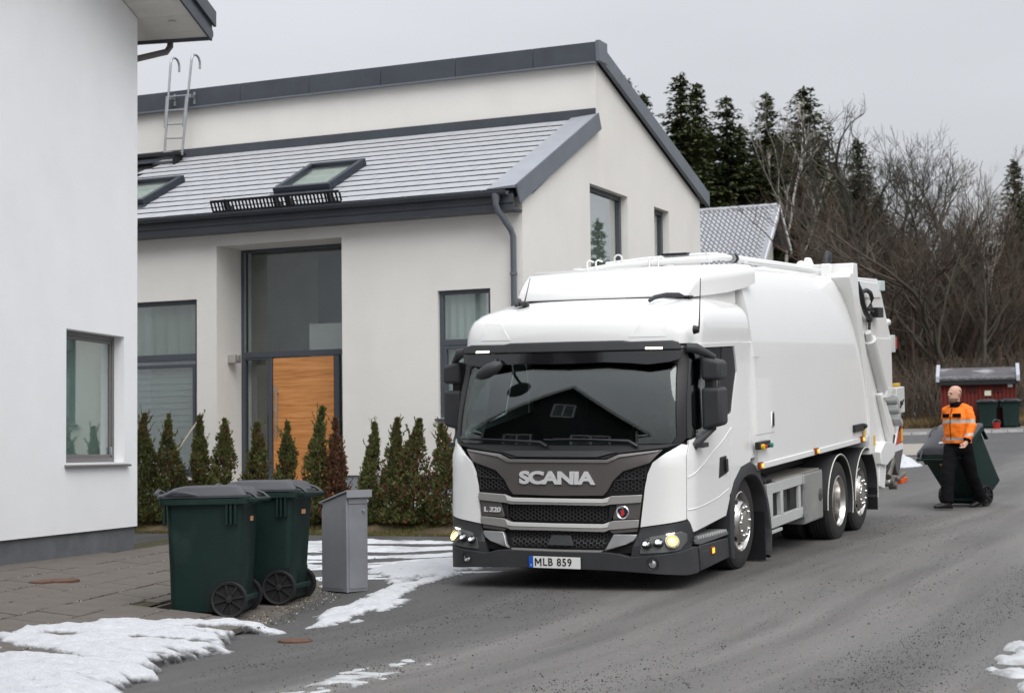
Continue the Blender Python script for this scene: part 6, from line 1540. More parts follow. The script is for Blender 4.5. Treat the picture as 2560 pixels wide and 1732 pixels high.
# ------------------------------------------------------------------ house with pan-tile roof up the hill
def tile_house():
    Rg = at(1943.6, 517, 105.0); zg = gz(Rg.x, Rg.y)
    h = empty('tiled_house', (Rg.x, Rg.y, zg), -HA); tag(h, 'house with a frosted grey pan-tile roof and white gable behind the grey house', 'house')
    Z = Rg.z-zg; pit = math.tan(R(46)); fr, bkr = 5.2, 2.35
    tm = layer(mat('frosted_pantile', (.46,.47,.50), .6, var=.2, vs=4), (.46,.47,.50), .9, .45, .6, (1,1,1), .4)
    te = mat('tile_step_shade', (.17,.175,.19), .7)  # darker riser faces: the shadow under each course put into the colour
    def slope(n0, n1, name):
        L_ = abs(n1-n0)/math.cos(R(46)); rows = int(L_/.33); E0 = -15.5; nw = int(-E0/.30)
        mb = MB(); vs = []; cols = nw*6
        for r in range(rows):
            for half in (0, 1):
                t = (r+half*.97)/rows; lift = .085 if half == 1 else .0
                n = lerp(n0, n1, t); z = Z-abs(n)*pit
                for c in range(cols+1):
                    e = E0-E0*c/cols; wv = .065*math.sin(2*pi*c/6)
                    vs.append((e, n, z+(wv+lift)*1.2+.04))
        m = cols+1; fs = [(j*m+i, j*m+i+1, (j+1)*m+i+1, (j+1)*m+i) for j in range(rows*2-1) for i in range(cols)]
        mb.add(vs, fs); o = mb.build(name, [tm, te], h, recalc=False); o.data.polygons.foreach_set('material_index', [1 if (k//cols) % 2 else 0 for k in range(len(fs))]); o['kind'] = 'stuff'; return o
    slope(0, -fr, 'roof_tiles'); slope(0, bkr, 'roof_tiles')
    n = 22
    for i in range(n):
        e0 = -15.5+i*(15.5/n); MB().tube([(e0+.02, 0, Z+.08), (e0+15.5/n+.02, 0, Z+.10)], .13, 8).build('ridge_tile', bpy.data.materials['frosted_pantile'], h)
    wb = mat('white_barge', (.70,.71,.74), .6)
    gb_ = mat('grey_barge', (.33,.34,.37), .6)
    for n1, m in ((-fr, gb_), (bkr, gb_)):
        MB().add([(-.35,0,Z+.12),(.12,0,Z+.12),(.12,n1,Z-abs(n1)*pit+.12),(-.35,n1,Z-abs(n1)*pit+.12),(-.35,0,Z+.02),(.12,0,Z+.02),(.12,n1,Z-abs(n1)*pit+.02),(-.35,n1,Z-abs(n1)*pit+.02)], BX).build('verge_flashing', m, h)
        MB().add([(.12,0,Z+.1),(.2,0,Z+.1),(.2,n1,Z-abs(n1)*pit+.1),(.12,n1,Z-abs(n1)*pit+.1),(.12,0,Z-.28),(.2,0,Z-.28),(.2,n1,Z-abs(n1)*pit-.28),(.12,n1,Z-abs(n1)*pit-.28)], BX).build('barge_board', wb, h)
    wm = mat('cream_wall', (.62,.60,.55), .85)
    MB().prism([(-fr+.6, -2), (bkr-.9, -2), (bkr-.9, Z-(bkr-.9)*pit-.1), (0, Z-.1), (-fr+.6, Z-(fr-.6)*pit-.1)], -15, -.75, 'x').build('wall', wm, h)
    aw = [(.62*math.cos(t)-.75, .62*math.sin(t)+Z-2.6) for t in [pi*k/12 for k in range(13)]]
    wf_ = MB().prism(aw, -.76, -.70, 'x').build('window', mat('grey_frame_far', (.25,.27,.3), .5), h)
    MB().prism([((y+.75)*.8-.75, (z-Z+2.6)*.8+Z-2.58) for y, z in aw], -.72, -.69, 'x').build('pane', M['glass_dark'], wf_)
tile_house()
# ------------------------------------------------------------------ trees
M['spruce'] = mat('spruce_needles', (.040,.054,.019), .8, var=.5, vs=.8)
M['spruce2'] = mat('spruce_needles_lit', (.088,.104,.034), .8, var=.4, vs=.8)  # lighter needle copy: light on the bough ends put into the colour
M['spruce3'] = mat('spruce_rusty', (.060,.038,.022), .85, var=.4, vs=.8)
M['twig'] = mat('bare_twigs', (.078,.066,.051), .95, var=.35, vs=2)
M['twig_red'] = mat('birch_twigs', (.082,.055,.042), .95, var=.3, vs=2)
M['birch'] = layer(mat('birch_bark', (.50,.47,.42), .85, var=.15, vs=3), (.03,.028,.026), 3, .58, .68, (1,1,2.5))
M['oakbark'] = layer(mat('oak_bark', (.048,.044,.034), .95, var=.3, vs=4, bump=.5, bs=12), (.10,.105,.075), 3, .5, .7, amount=.6)
def spruce_mesh(seed, h, r):
    rg = random.Random(seed); vs = []; fs = []; mi = []
    z = h*.04; k = 0
    while z < h*.985:
        t = z/h; rad = r*((1-t)**.64)*(.92+.16*rg.random())+.10
        nb = 8 if t < .8 else 5
        for b in range(nb):
            a = 2*pi*b/nb+k*.9+rg.uniform(-.3, .3); L_ = rad*rg.uniform(.45, 1.18); zb = z+rg.uniform(-.25, .25)
            droop = .35*(1-t)+.05; dirv = Vector((math.cos(a), math.sin(a), 0)); side = Vector((-math.sin(a), math.cos(a), 0))
            ns = max(4, int(L_/.15))
            for q in range(ns):
                f = (q+rg.random()*.8)/ns
                p = dirv*(L_*f)+Vector((0, 0, zb+rg.uniform(-.12, .12)-droop*L_*f*(1-.55*f)))
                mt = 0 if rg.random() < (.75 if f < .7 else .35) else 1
                for sg in (1, -1, .4):
                    sz = rg.uniform(.17, .36)*(1.15-.3*f)*(.75+.45*(1-t))
                    e = (dirv*rg.uniform(.3, 1.0)+side*sg*rg.uniform(.4, 1.1)+Vector((0, 0, rg.uniform(-.75, -.02)))).normalized()
                    w_ = e.cross(Vector((rg.uniform(-.5, .5), rg.uniform(-.5, .5), 1))).normalized()*sz*.38
                    o = len(vs); vs += [p+w_*.4, p+e*sz*.6+w_, p+e*sz*1.25, p+e*sz*.6-w_]; fs.append((o, o+1, o+2, o+3)); mi.append(mt)
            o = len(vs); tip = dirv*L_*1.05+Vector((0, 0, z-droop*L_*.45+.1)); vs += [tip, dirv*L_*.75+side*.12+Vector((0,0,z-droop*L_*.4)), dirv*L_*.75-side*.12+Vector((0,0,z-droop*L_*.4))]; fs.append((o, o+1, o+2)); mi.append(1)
        z += h*.0165*(1.25-.5*t)*rg.uniform(.8, 1.2); k += 1
    for q in range(10):
        o = len(vs); a = q*2.4; zz = h*(.955+.004*q); w_ = .10
        vs += [(0, 0, zz-.1), (w_*math.cos(a), w_*math.sin(a), zz+.04), (0, 0, zz+.25)]; fs.append((o, o+1, o+2)); mi.append(0)
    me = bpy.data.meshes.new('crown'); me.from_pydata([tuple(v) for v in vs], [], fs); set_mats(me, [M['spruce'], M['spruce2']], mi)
    return me
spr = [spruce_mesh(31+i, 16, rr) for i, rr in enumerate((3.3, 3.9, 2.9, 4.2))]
trunk_me = MB().tube([(0,0,-1), (0,0,8), (0,0,15.8)], [.26, .17, .03], 8).build('trunk', M['bark']).data
bpy.data.objects.remove(bpy.data.objects['trunk'])
def tree_base(px, D):
    d = ray(px, 1110); p = CAM+d*D; return Vector((p.x, p.y, gz(p.x, p.y)-.1))
def spruce(px, top, D, var, wid, label, rusty=False):
    b = tree_base(px, D); hgt = at(px, top, D).z-b.z
    t = empty('spruce_tree', b, rnd.uniform(0, 6)); t.scale = (hgt/16*wid*1.2, hgt/16*wid*1.2, hgt/16)
    for nm, me in (('crown', spr[var]), ('trunk', trunk_me)):
        o = bpy.data.objects.new(nm, me); scene.collection.objects.link(o); o.parent = t
    tag(t, label, 'tree', 'spruces of the wood behind the houses')
for a in ((1578, 179, 118, 0, .95, 'spruce half hidden behind the roof ridge of the grey house, leftmost of the wood'),
          (1622, 222, 112, 2, .9, 'shorter spruce just right of the leftmost spruce, behind the sloping roof'),
          (1660, 330, 108, 1, .9, 'low spruce filling the gap behind the sloping roof of the grey house'),
          (1718, 171, 120, 0, 1.0, 'tallest pointed spruce above the right end of the grey house'),
          (1758, 194, 124, 2, .95, 'slim spruce touching the tallest one on its right side'),
          (1833, 227, 126, 3, .95, 'broad dark spruce standing free above the pan-tile roof'),
          (1890, 420, 128, 1, .9, 'lower spruce in the gap above the ridge of the tiled house'),
          (1935, 220, 128, 2, 1.0, 'slim spruce left of the birch with white trunk'),
          (2029, 204, 122, 3, 1.05, 'broad tall spruce directly behind the birch twigs'),
          (2085, 430, 118, 1, 1.0, 'spruce below the left limbs of the big oak'),
          (2163, 339, 112, 0, 1.1, 'dark spruce behind the trunk of the big bare oak'),
          (2215, 560, 108, 1, 1.0, 'low spruce right of the big oak trunk'),
          (2300, 760, 100, 3, 1.0, 'small spruce in the thicket above the truck tail'),
          (2420, 745, 112, 1, 1.0, 'small spruce left of the thin pale birch'),
          (2556, 392, 100, 0, 1.0, 'tall spruce cut by the right edge of the picture'),
          (2590, 480, 96, 3, 1.1, 'spruce outside right whose boughs reach in at the edge'),
          (2520, 700, 110, 2, 1.0, 'small spruce left of the tall one at the right edge'),
          (1860, 640, 122, 1, 1.2, 'bushy spruce right behind the gable of the tiled house'),
          (1985, 560, 116, 3, 1.0, 'spruce low between the birch and the big oak')):
    spruce(*a)
rgs = random.Random(3)
for i, (px, top) in enumerate(((1600, 300), (1640, 360), (1690, 330), (1735, 360), (1790, 320), (1865, 300), (1905, 340), (1975, 320), (2060, 330), (2100, 400), (2135, 470), (2190, 520), (2245, 600), (2330, 640), (2390, 670), (2470, 630), (2540, 540), (2000, 400), (2215, 480), (2290, 560), (2435, 580), (2500, 600), (2575, 500))):
    spruce(px, top, rgs.uniform(132, 150), i % 4, 1.3, 'dark spruce deep in the wood, merging with its neighbours')

def bare_mesh(seed, h, r0, depth=6, lean=(0, 0), spread=.75, ratio=.72, twig_r=.006, first=.35, gn=.28):
    rg = random.Random(seed); mb = MB(); segs = [0]
    def grow(p, d, L_, r, lv):
        n = 4 if lv < 2 else 3
        pts = [p]; rs = [r]; q = p.copy(); dd = d.copy()
        for k in range(n):
            dd = (dd+Vector((rg.uniform(-gn, gn), rg.uniform(-gn, gn), rg.uniform(-gn*.4, gn*.8)))*(.55 if lv < 1 else 1)).normalized()
            q = q+dd*(L_/n); pts.append(q.copy()); rs.append(max(twig_r*.6, r*(1-.34*(k+1)/n)))
        mb.tube(pts, rs, 7 if lv < 2 else (4 if lv < 4 else 3), False); segs[0] += 1
        if lv >= depth: return
        nb = (3 if lv < 1 else rg.choice((2, 3, 3))) if lv < depth-1 else rg.choice((3, 4))
        for b in range(nb):
            f = 1 if b == 0 else rg.uniform(.35, .95)
            i = min(n-1, int(f*n)); base = pts[i].lerp(pts[i+1], f*n-i) if f < 1 else pts[-1]
            a = rg.uniform(0, 2*pi); o = dd.orthogonal().normalized(); o = Matrix.Rotation(a, 3, dd) @ o
            nd = (dd*(1.0 if b == 0 else .75)+o*spread*rg.uniform(.5, 1.1)*(1 if b else .45)+Vector((0, 0, .10))).normalized()
            grow(base, nd, L_*ratio*rg.uniform(.75, 1.1), max(twig_r, rs[i]*(.80 if b == 0 else .6)), lv+1)
    grow(Vector((0, 0, -.3)), Vector((lean[0], lean[1], 1)).normalized(), h*first, r0, 0)
    me = bpy.data.meshes.new('branches'); me.from_pydata(mb.v, [], mb.f); me.shade_smooth()
    zm = max(v[2] for v in mb.v)
    return me, zm
def bare_tree(px, top, D, src, m, label, name='bare_tree', rot=None, wid=1., group='bare trees of the wood'):
    me, zm = src; b = tree_base(px, D); hgt = at(px, top, D).z-b.z
    if m.name not in [x.name for x in me.materials if x]: me = me.copy(); me.materials.clear(); me.materials.append(m)
    t = bpy.data.objects.new(name, me); scene.collection.objects.link(t); t.location = b; s = hgt/zm; t.scale = (s*wid, s*wid, s)
    t.rotation_euler = (0, 0, rnd.uniform(0, 6) if rot is None else rot)
    tag(t, label, 'tree', group); return t
oakA = bare_mesh(5, 15, .36, 7, (0, 0), 1.0, .74, .010, .30, .34)
oakB = bare_mesh(12, 15, .30, 7, (.75, .1), .9, .75, .010, .32, .34)
slimA = bare_mesh(21, 14, .13, 6, (.05, 0), .42, .66, .007, .42, .12)
slimB = bare_mesh(23, 14, .11, 6, (-.04, .03), .5, .68, .007, .34, .16)
bushA = bare_mesh(41, 8, .09, 5, (.1, 0), .8, .74, .007, .28)
bushB = bare_mesh(44, 8, .08, 5, (-.15, .1), .7, .76, .007, .26)
def wood(px, top, D, src, m, lab, rot=None, wid=1.0, nm='bare_tree'): bare_tree(px, top, D, src, m, lab, nm, rot, wid)
wood(2184, 205, 92, oakA, M['oakbark'], 'big bare oak with a spreading crown above the truck tail', 1.1, 1.0)
wood(2262, 290, 90, oakB, M['oakbark'], 'bare oak leaning to the right of the big oak', 0.1, .95)
wood(1978, 190, 111, slimA, M['birch'], 'bare birch with a white trunk and reddish twigs beside the tiled house', 2.0, 1.0, 'birch_tree')
wood(2010, 330, 109, slimB, M['twig_red'], 'reddish bare birch just right of the white-trunked birch', None, 1.25, 'birch_tree')
wood(2468, 385, 84, slimB, M['birch'], 'thin pale birch standing alone above the red shed', 3.0, .8, 'birch_tree')
wood(2390, 300, 96, slimA, M['twig'], 'slim bare tree between the leaning oak and the thin birch', 4.0, 1.2)
wood(2350, 470, 92, slimB, M['twig'], 'bare tree right below the leaning oak limbs', 1.0, 1.3)
wood(2070, 300, 110, slimA, M['twig_red'], 'reddish bare tree in front of the broad tall spruce', 5.0, 1.3)
wood(2110, 420, 94, slimB, M['twig'], 'grey bare tree left of the big oak trunk', 2.6, 1.2)
wood(2520, 560, 92, slimB, M['twig'], 'bare tree close to the right edge under the tall spruce', 2.2, 1.2)
wood(2440, 520, 100, oakA, M['twig'], 'round bare crown behind the thin pale birch', 2.9, .8)
wood(1900, 480, 116, slimB, M['twig_red'], 'reddish bare birch between the spruces above the tiled house', .4, 1.3)
wood(2235, 330, 99, oakA, M['oakbark'], 'dark bare tree between the two oaks', 4.1, .9)
wood(2310, 380, 104, oakB, M['twig'], 'bare tree behind the leaning oak', 2.2, .9)
wood(2495, 470, 97, slimA, M['twig'], 'bare tree right of the thin pale birch', 1.7, 1.3)
wood(2145, 330, 103, slimA, M['twig'], 'slim bare tree left of the big oak crown', 3.3, 1.3)
places = ['left of the oak trunk', 'under the big oak', 'above the truck tail', 'right of the truck tail', 'behind the tail lamp', 'over the red shed roof', 'left of the red shed', 'right of the oak trunk', 'under the leaning oak', 'near the right edge', 'behind the man', 'far right by the tall spruce']
k_ = 0
rgb = random.Random(77)
for i in range(60):
    px = rgb.uniform(2090, 2620); D = rgb.uniform(76, 98)
    top = rgb.uniform(430, 780) if i % 3 else rgb.uniform(430, 560)
    src = rgb.choice((bushA, bushB, slimB, slimA)); m = rgb.choice((M['twig'], M['twig'], M['twig_red']))
    o = bare_tree(px, top, D, src, m, 'bare brushy sapling in the brown thicket on the slope', 'sapling', rgb.uniform(0, 6), rgb.uniform(.9, 1.5), 'saplings of the brown thicket')
# the thicket that reads as one brown mass
def thicket():
    rg = random.Random(9); vs = []; fs = []; mi = []
    for i in range(26000):
        px = rg.uniform(2030, 2640); D = rg.uniform(73, 112)
        b = tree_base(px, D); x, y, z = b+Vector((rg.gauss(0, .6), rg.gauss(0, .6), 0))
        dens = fbm(x*.12, y*.12, 1, 3)
        if rg.random() > .75+dens: continue
        h = rg.uniform(.8, 5.2)*(1 if D > 80 else .55); a = rg.uniform(0, 6.28)
        lx, ly = rg.gauss(0, .22)*h, rg.gauss(0, .22)*h; w_ = rg.uniform(.010, .022)
        o = len(vs); dx, dy = math.cos(a)*w_, math.sin(a)*w_
        vs += [(x-dx, y-dy, z), (x+dx, y+dy, z), (x+lx*.5+dx*.6, y+ly*.5, z+h*.55), (x+lx*1.1, y+ly*1.1, z+h)]; fs.append((o, o+1, o+2, o+3)); mi.append(rg.choice((0, 0, 1)))
        for q in range(rg.choice((1, 2, 3))):
            f = rg.uniform(.3, .9); p = Vector((x+lx*f, y+ly*f, z+h*f)); d = Vector((rg.gauss(0, 1), rg.gauss(0, 1), rg.uniform(.2, 1.4))).normalized()*h*rg.uniform(.15, .4)
            o = len(vs); vs += [p, p+Vector((w_*.7, 0, w_*.7)), p+d]; fs.append((o, o+1, o+2)); mi.append(rg.choice((0, 1)))
        if rg.random() < .35:
            for q in range(3):
                p = Vector((x+lx*.7+rg.gauss(0, .3), y+rg.gauss(0, .3), z+h*rg.uniform(.2, 1))); s = rg.uniform(.03, .07)
                o = len(vs); vs += [p, p+Vector((s, 0, s*.5)), p+Vector((0, s*.3, s))]; fs.append((o, o+1, o+2)); mi.append(2)
    me = bpy.data.meshes.new('thicket'); me.from_pydata([tuple(v) for v in vs], [], fs); set_mats(me, [M['twig'], M['twig_red'], mat('dead_leaves', (.17,.075,.03), .9, var=.3, vs=3)], mi)
    o = bpy.data.objects.new('thicket', me); scene.collection.objects.link(o); stuff(o); tag(o, 'brown leafless thicket of stems and brush covering the slope', 'undergrowth')
thicket()
# dry grass at the foot of the slope and snow patches among the stems
tg_m = [mat('dry_straw', (.30,.20,.09), .9), mat('dry_straw_dark', (.16,.10,.045), .9), mat('dull_green_grass', (.07,.075,.03), .9)]
def samp_hill(rg):
    px = rg.uniform(2180, 2640); D = 68.5+6.0*rg.random()**1.2; x, y, z = gpx(px, D)
    if fbm(x*.5, y*.5, 4, 2) < -.25: return None
    return x, y
tag(blades('dry_grass', 15000, samp_hill, .42, .018, tg_m, 8, .9), 'tall dry straw-coloured grass at the foot of the wooded slope', 'grass')
for k, (a, b, d0, d1, lab) in enumerate(((2205, 2325, 87, 94, 'snow patch among the stems right of the truck tail'), (2235, 2330, 74, 77, 'small snow patch low on the slope left of the red shed'), (2420, 2575, 88, 93, 'snow glimpsed between the stems above the red shed roof'), (2440, 2500, 104, 107, 'snow patch high on the slope at the thin birch'))):
    hp = [gpx(a, d0)[:2], gpx(b, d0)[:2], gpx(b, d1)[:2], gpx(a, d1)[:2]]
    snow('snow_patch', hp, .25, .45, lab, namp=2.0, nsc=.35, soft=.5, zf=lambda x, y: gz(x, y)+.35*fbm(x*.15, y*.15)-.06)
# ------------------------------------------------------------------ the walking man and the bin he pulls
def remeshed(name, mb, vox, m, parent, smooth_it=6):
    me = bpy.data.meshes.new(name); me.from_pydata(mb.v, [], mb.f)
    bm = bmesh.new(); bm.from_mesh(me); bmesh.ops.recalc_face_normals(bm, faces=bm.faces); bm.to_mesh(me); bm.free()
    o = bpy.data.objects.new(name, me)
    r = o.modifiers.new('r', 'REMESH'); r.mode = 'VOXEL'; r.voxel_size = vox; r.use_smooth_shade = True
    s = o.modifiers.new('s', 'SMOOTH'); s.iterations = smooth_it; s.factor = .5
    me2 = to_mesh(o)
    me2.name = name; me2.shade_smooth(); me2.materials.clear()
    o = bpy.data.objects.new(name, me2); scene.collection.objects.link(o)
    for q in (m if isinstance(m, list) else [m]): me2.materials.append(q)
    if parent is not None: o.parent = parent
    return o
FV = Vector((-.62, -.78, 0)).normalized(); LV = Vector((.78, -.62, 0)).normalized(); ZV = Vector((0, 0, 1))
def ell(c, a, b, n=16, u=LV, v=FV, tilt=0.):
    c = Vector(c); return [tuple(c+u*(a*math.cos(2*pi*k/n))+v*(b*math.sin(2*pi*k/n))+ZV*(tilt*math.cos(2*pi*k/n))) for k in range(n)]
def person():
    D = 25.0; P0 = at(2400, 1272, D); vaz = math.atan2(P0.x, P0.y)
    gzv = gz(P0.x, P0.y)+GR
    skin = layer(mat('skin', (.56,.335,.25), .55, var=.08, vs=8), (.36,.19,.14), 9, .55, .75, amount=.5)
    L_ = lambda l, f, z: LV*l+FV*f+ZV*z      # left, forward, up
    sh_l, sh_r = L_(.175, -.02, 1.415), L_(-.175, .02, 1.415)
    el_l, wr_l, ha_l = Vector((.195, -.18, 1.185)), Vector((.125, -.30, .975)), Vector((.075, -.345, .90))
    el_r, wr_r, ha_r = L_(-.25, -.10, 1.16)+Vector((0,.05,0)), Vector((-.165, .17, .92)), Vector((-.185, .20, .84))
    hip_l, hip_r = L_(.095, -.01, .90), L_(-.095, .01, .90)
    kn_f, an_f = Vector((-.16, -.22, .48)), Vector((-.175, -.31, .085))          # front foot (his right), nearer the camera
    kn_b, an_b = Vector((.175, .10, .46)), Vector((.305, .30, .12))
    hd = L_(.0, .045, 1.655); LOOK = Vector((-.80, -.60, 0)).normalized(); LS = Vector((.60, -.80, 0)).normalized()
    b = MB()
    # head: skull, jaw, nose, brow, ears
    rings = []
    for z, a, f, off in ((-.125,.045,.055,.035),(-.115,.055,.068,.030),(-.09,.064,.082,.018),(-.05,.070,.092,.008),(-.01,.074,.098,.0),(.03,.077,.102,-.006),(.065,.074,.098,-.010),(.095,.060,.080,-.012),(.115,.036,.05,-.012),(.122,.012,.016,-.012)):
        rings.append(ell(hd+LOOK*off+ZV*z, a, f, 16, LS, LOOK))
    b.loft(rings)
    b.tube([hd+LOOK*.092+ZV*.012, hd+LOOK*.116+ZV*-.022, hd+LOOK*.100+ZV*-.036], [.010, .016, .012], 8)
    b.tube([hd+LOOK*.090-LS*.045+ZV*.022, hd+LOOK*.100+ZV*.026, hd+LOOK*.090+LS*.045+ZV*.022], [.010, .012, .010], 8)
    b.tube([hd+LOOK*.088-LS*.022-ZV*.066, hd+LOOK*.096-ZV*.064, hd+LOOK*.088+LS*.022-ZV*.066], [.007, .010, .007], 6)
    for sg in (1, -1): b.tube([hd+LS*sg*.076-LOOK*.012+ZV*.022, hd+LS*sg*.086-LOOK*.022+ZV*.0, hd+LS*sg*.078-LOOK*.014-ZV*.03], [.013, .018, .011], 8)
    b.tube([L_(0, -.01, 1.40), L_(0, .012, 1.50), hd-ZV*.06], [.075, .062, .058], 12)
    # trunk and limbs under the clothes
    b.loft([ell(L_(0, 0, .86), .15, .10), ell(L_(0, 0, 1.0), .15, .10), ell(L_(0, .01, 1.25), .165, .105), ell(L_(0, 0, 1.40), .165, .095), ell(L_(0, -.005, 1.46), .10, .07)])
    b.tube([sh_l, el_l, wr_l], [.05, .042, .030], 10); b.tube([sh_r, el_r, wr_r], [.05, .042, .030], 10)
    b.tube([hip_l, kn_b, an_b], [.08, .055, .04], 10); b.tube([hip_r, kn_f, an_f], [.08, .055, .04], 10)
    b.tube([an_f, an_f+Vector((-.12,-.07,-.05))], [.038, .03], 8); b.tube([an_b, an_b+Vector((-.10,-.07,-.08))], [.036, .03], 8)
    # hands: palm, four fingers, thumb
    def hand(wr, ha, fwd):
        d = (ha-wr).normalized(); s = d.cross(fwd).normalized(); n = s.cross(d)
        b.tube([wr, wr.lerp(ha, .5), ha], [.026, .034, .034], 10)
        b.tube([wr.lerp(ha, .4)-s*.012, ha+s*.0], [.03, .032], 8); b.tube([wr.lerp(ha, .4)+s*.018, ha+s*.02], [.024, .026], 8)
        for k, ln in enumerate((.062, .072, .066, .05)):
            r0 = ha+s*(.030-.020*k); m1 = r0+d*ln*.55+n*.006; m2 = m1+d*ln*.30+n*.026
            b.tube([r0-d*.02, m1, m2], [.0105, .010, .009], 6)
        t0 = wr.lerp(ha, .55)+s*.03; b.tube([t0, t0+s*.022+d*.028+n*.012, t0+s*.018+d*.055+n*.026], [.012, .0115, .009], 6)
    hand(wr_l, ha_l, FV); hand(wr_r, ha_r, -FV)
    body = remeshed('person', b, .0085, [skin], None, 4)
    body.location = (P0.x, P0.y, gzv); body.rotation_euler = (0, 0, -vaz)
    tag(body, 'man in an orange high-visibility jacket and black trousers, walking and pulling a bin', 'person')
    # face details and the close-cropped hair
    eye = MB()
    for sg in (1, -1):
        c = hd+LOOK*.088+LS*sg*.034+ZV*.006; eye.loft([[tuple(c+LS*.012*math.cos(t)*w+ZV*.006*math.sin(t)*w+LOOK*o) for t in [2*pi*k/8 for k in range(8)]] for w, o in ((1, -.01), (.8, .007), (.2, .009))])
    eye.build('eyes', mat('eye_dark', (.03,.022,.018), .3), body, smooth=50)
    eb = MB()
    for sg in (1, -1): eb.tube([hd+LOOK*.096+LS*sg*.018+ZV*.024, hd+LOOK*.092+LS*sg*.045+ZV*.026], .005, 6)
    eb.build('eyebrows', mat('brow_brown', (.09,.05,.03), .8), body)
    stub = MB(); rr = []
    for z, a, f, off in ((-.124,.047,.057,.036),(-.112,.0575,.0705,.031),(-.088,.0665,.0845,.019),(-.062,.0715,.0925,.010)):
        c = hd+LOOK*off+ZV*z; rr.append([tuple(c+LS*(a*math.cos(t))+LOOK*(f*math.sin(t))) for t in [-.25+(pi+.5)*k/14 for k in range(15)]])
    n = 15; stub.add([p for r_ in rr for p in r_], [(j*n+i, j*n+i+1, (j+1)*n+i+1, (j+1)*n+i) for j in range(3) for i in range(n-1)])
    stub.build('stubble', mat('stubble_skin', (.22,.125,.09), .8, var=.2, vs=60), body, smooth=60)
    hr = MB(); rr = []
    for z, a, f, off in ((-.045,.0715,.0935,.007),(-.01,.0755,.0995,.0),(.03,.0785,.1035,-.006),(.058,.0765,.1005,-.010)):
        c = hd+LOOK*off+ZV*z; rr.append([tuple(c+LS*(a*math.cos(t))+LOOK*(f*math.sin(t))) for t in [pi+.15+(pi-.3)*k/12 for k in range(13)]])
    n = 13; hr.add([p for r_ in rr for p in r_], [(j*n+i, j*n+i+1, (j+1)*n+i+1, (j+1)*n+i) for j in range(3) for i in range(n-1)])
    hr.build('cropped_hair', mat('cropped_hair', (.27,.17,.125), .8), body, smooth=60)
    # jacket
    j = MB()
    j.loft([ell(L_(0, .0, .905), .208, .148), ell(L_(0, 0, .96), .212, .155), ell(L_(0, .01, 1.08), .212, .158), ell(L_(0, .012, 1.22), .222, .162), ell(L_(0, .008, 1.34), .218, .152), ell(L_(0, -.005, 1.42), .190, .125), ell(L_(0, -.012, 1.475), .12, .10), ell(L_(0, -.006, 1.50), .095, .088)])
    j.tube([sh_l+LV*-.02, sh_l.lerp(el_l, .3)+LV*.015, el_l, el_l.lerp(wr_l, .6), wr_l.lerp(ha_l, .15)], [.066, .078, .072, .064, .060], 14)
    j.tube([sh_r+LV*.02, sh_r.lerp(el_r, .3)-LV*.015, el_r, el_r.lerp(wr_r, .6), wr_r], [.066, .078, .072, .064, .060], 14)
    for q, sh in ((1, sh_l), (-1, sh_r)): j.tube([L_(q*.07, -.01, 1.455), L_(q*.13, -.012, 1.435), sh-ZV*.005, sh.lerp(el_l if q > 0 else el_r, .2)], [.075, .080, .082, .080], 14)
    rgj = random.Random(4)
    orange = mat('hi_vis_orange', (1.0,.20,.008), .7, var=.10, vs=9, bump=.5, bs=14); orange.node_tree.nodes['Principled BSDF'].inputs['Emission Color'].default_value = (0,0,0,1)
    silver = mat('reflective_tape', (.42,.40,.37), .45); blk = mat('black_workwear', (.006,.006,.007), .9, spec=.12, var=.3, vs=8, bump=.5, bs=12)
    jk = remeshed('jacket', j, .012, [orange, silver, blk], body, 12)
    # folds
    me = jk.data
    nrm_ = [v.normal.copy() for v in me.vertices]
    for v, vn in zip(me.vertices, nrm_):
        n_ = noise.noise(Vector((v.co.x*9, v.co.y*9, v.co.z*16)))*.011+noise.noise(Vector((v.co.x*20, v.co.y*20, v.co.z*12)))*.006
        v.co += vn*n_
    bm = bmesh.new(); bm.from_mesh(me)
    for z in (.945, .985, 1.025, 1.045, 1.085, 1.235, 1.285): bmesh.ops.bisect_plane(bm, geom=bm.verts[:]+bm.edges[:]+bm.faces[:], plane_co=(0,0,z), plane_no=(0,0,1))
    def band(lo, hi, arm):
        for f in bm.faces:
            c = f.calc_center_median()
            if lo < c.z < hi:
                rel = c-L_(0, .005, c.z); inside = (rel.dot(LV)/.235)**2+(rel.dot(FV)/.175)**2 < 1
                if arm is None or (arm != inside): f.material_index = 1
    band(1.235, 1.285, None); band(.985, 1.025, False); band(1.045, 1.085, True)
    for f in bm.faces:
        c = f.calc_center_median()
        if c.z < .945 or (c-wr_l).length < .045 or (c-wr_l.lerp(ha_l, .2)).length < .07: f.material_index = 2 if c.z < .945 or (c-wr_l.lerp(ha_l, .2)).length < .07 else f.material_index
    bm.to_mesh(me); bm.free(); me.shade_smooth()
    MB().loft([ell(L_(0, -.004, 1.465), .112, .104), ell(L_(0, .006, 1.50), .102, .098), ell(L_(0, .012, 1.545), .092, .09), ell(L_(0, .012, 1.545), .080, .078), ell(L_(0, .0, 1.48), .08, .078)]).build('collar', blk, body, smooth=50)
    for l, w_ in ((.105, .13), (-.085, .12)):
        c = L_(l, .158-.30*l*l*3, 1.345); MB().add([tuple(c+LV*a*w_/2+ZV*z+FV*(.012*o-.05*abs(l)*a*(1 if l > 0 else -1))) for o in (-1, 1) for a, z in ((-1, -.028), (1, -.028), (1, .028), (-1, .028))], BX).build('pocket_flap', blk, jk, bevel=.004)
    MB().tube([L_(0, .160, 1.0), L_(0, .175, 1.2), L_(0, .160, 1.34), L_(0, .118, 1.45)], .006, 6).build('zip', blk, jk)
    # trousers and boots
    tr = MB()
    tr.loft([ell(L_(0, 0, .78), .15, .13), ell(L_(0, 0, .86), .185, .14), ell(L_(0, 0, .94), .19, .135)])
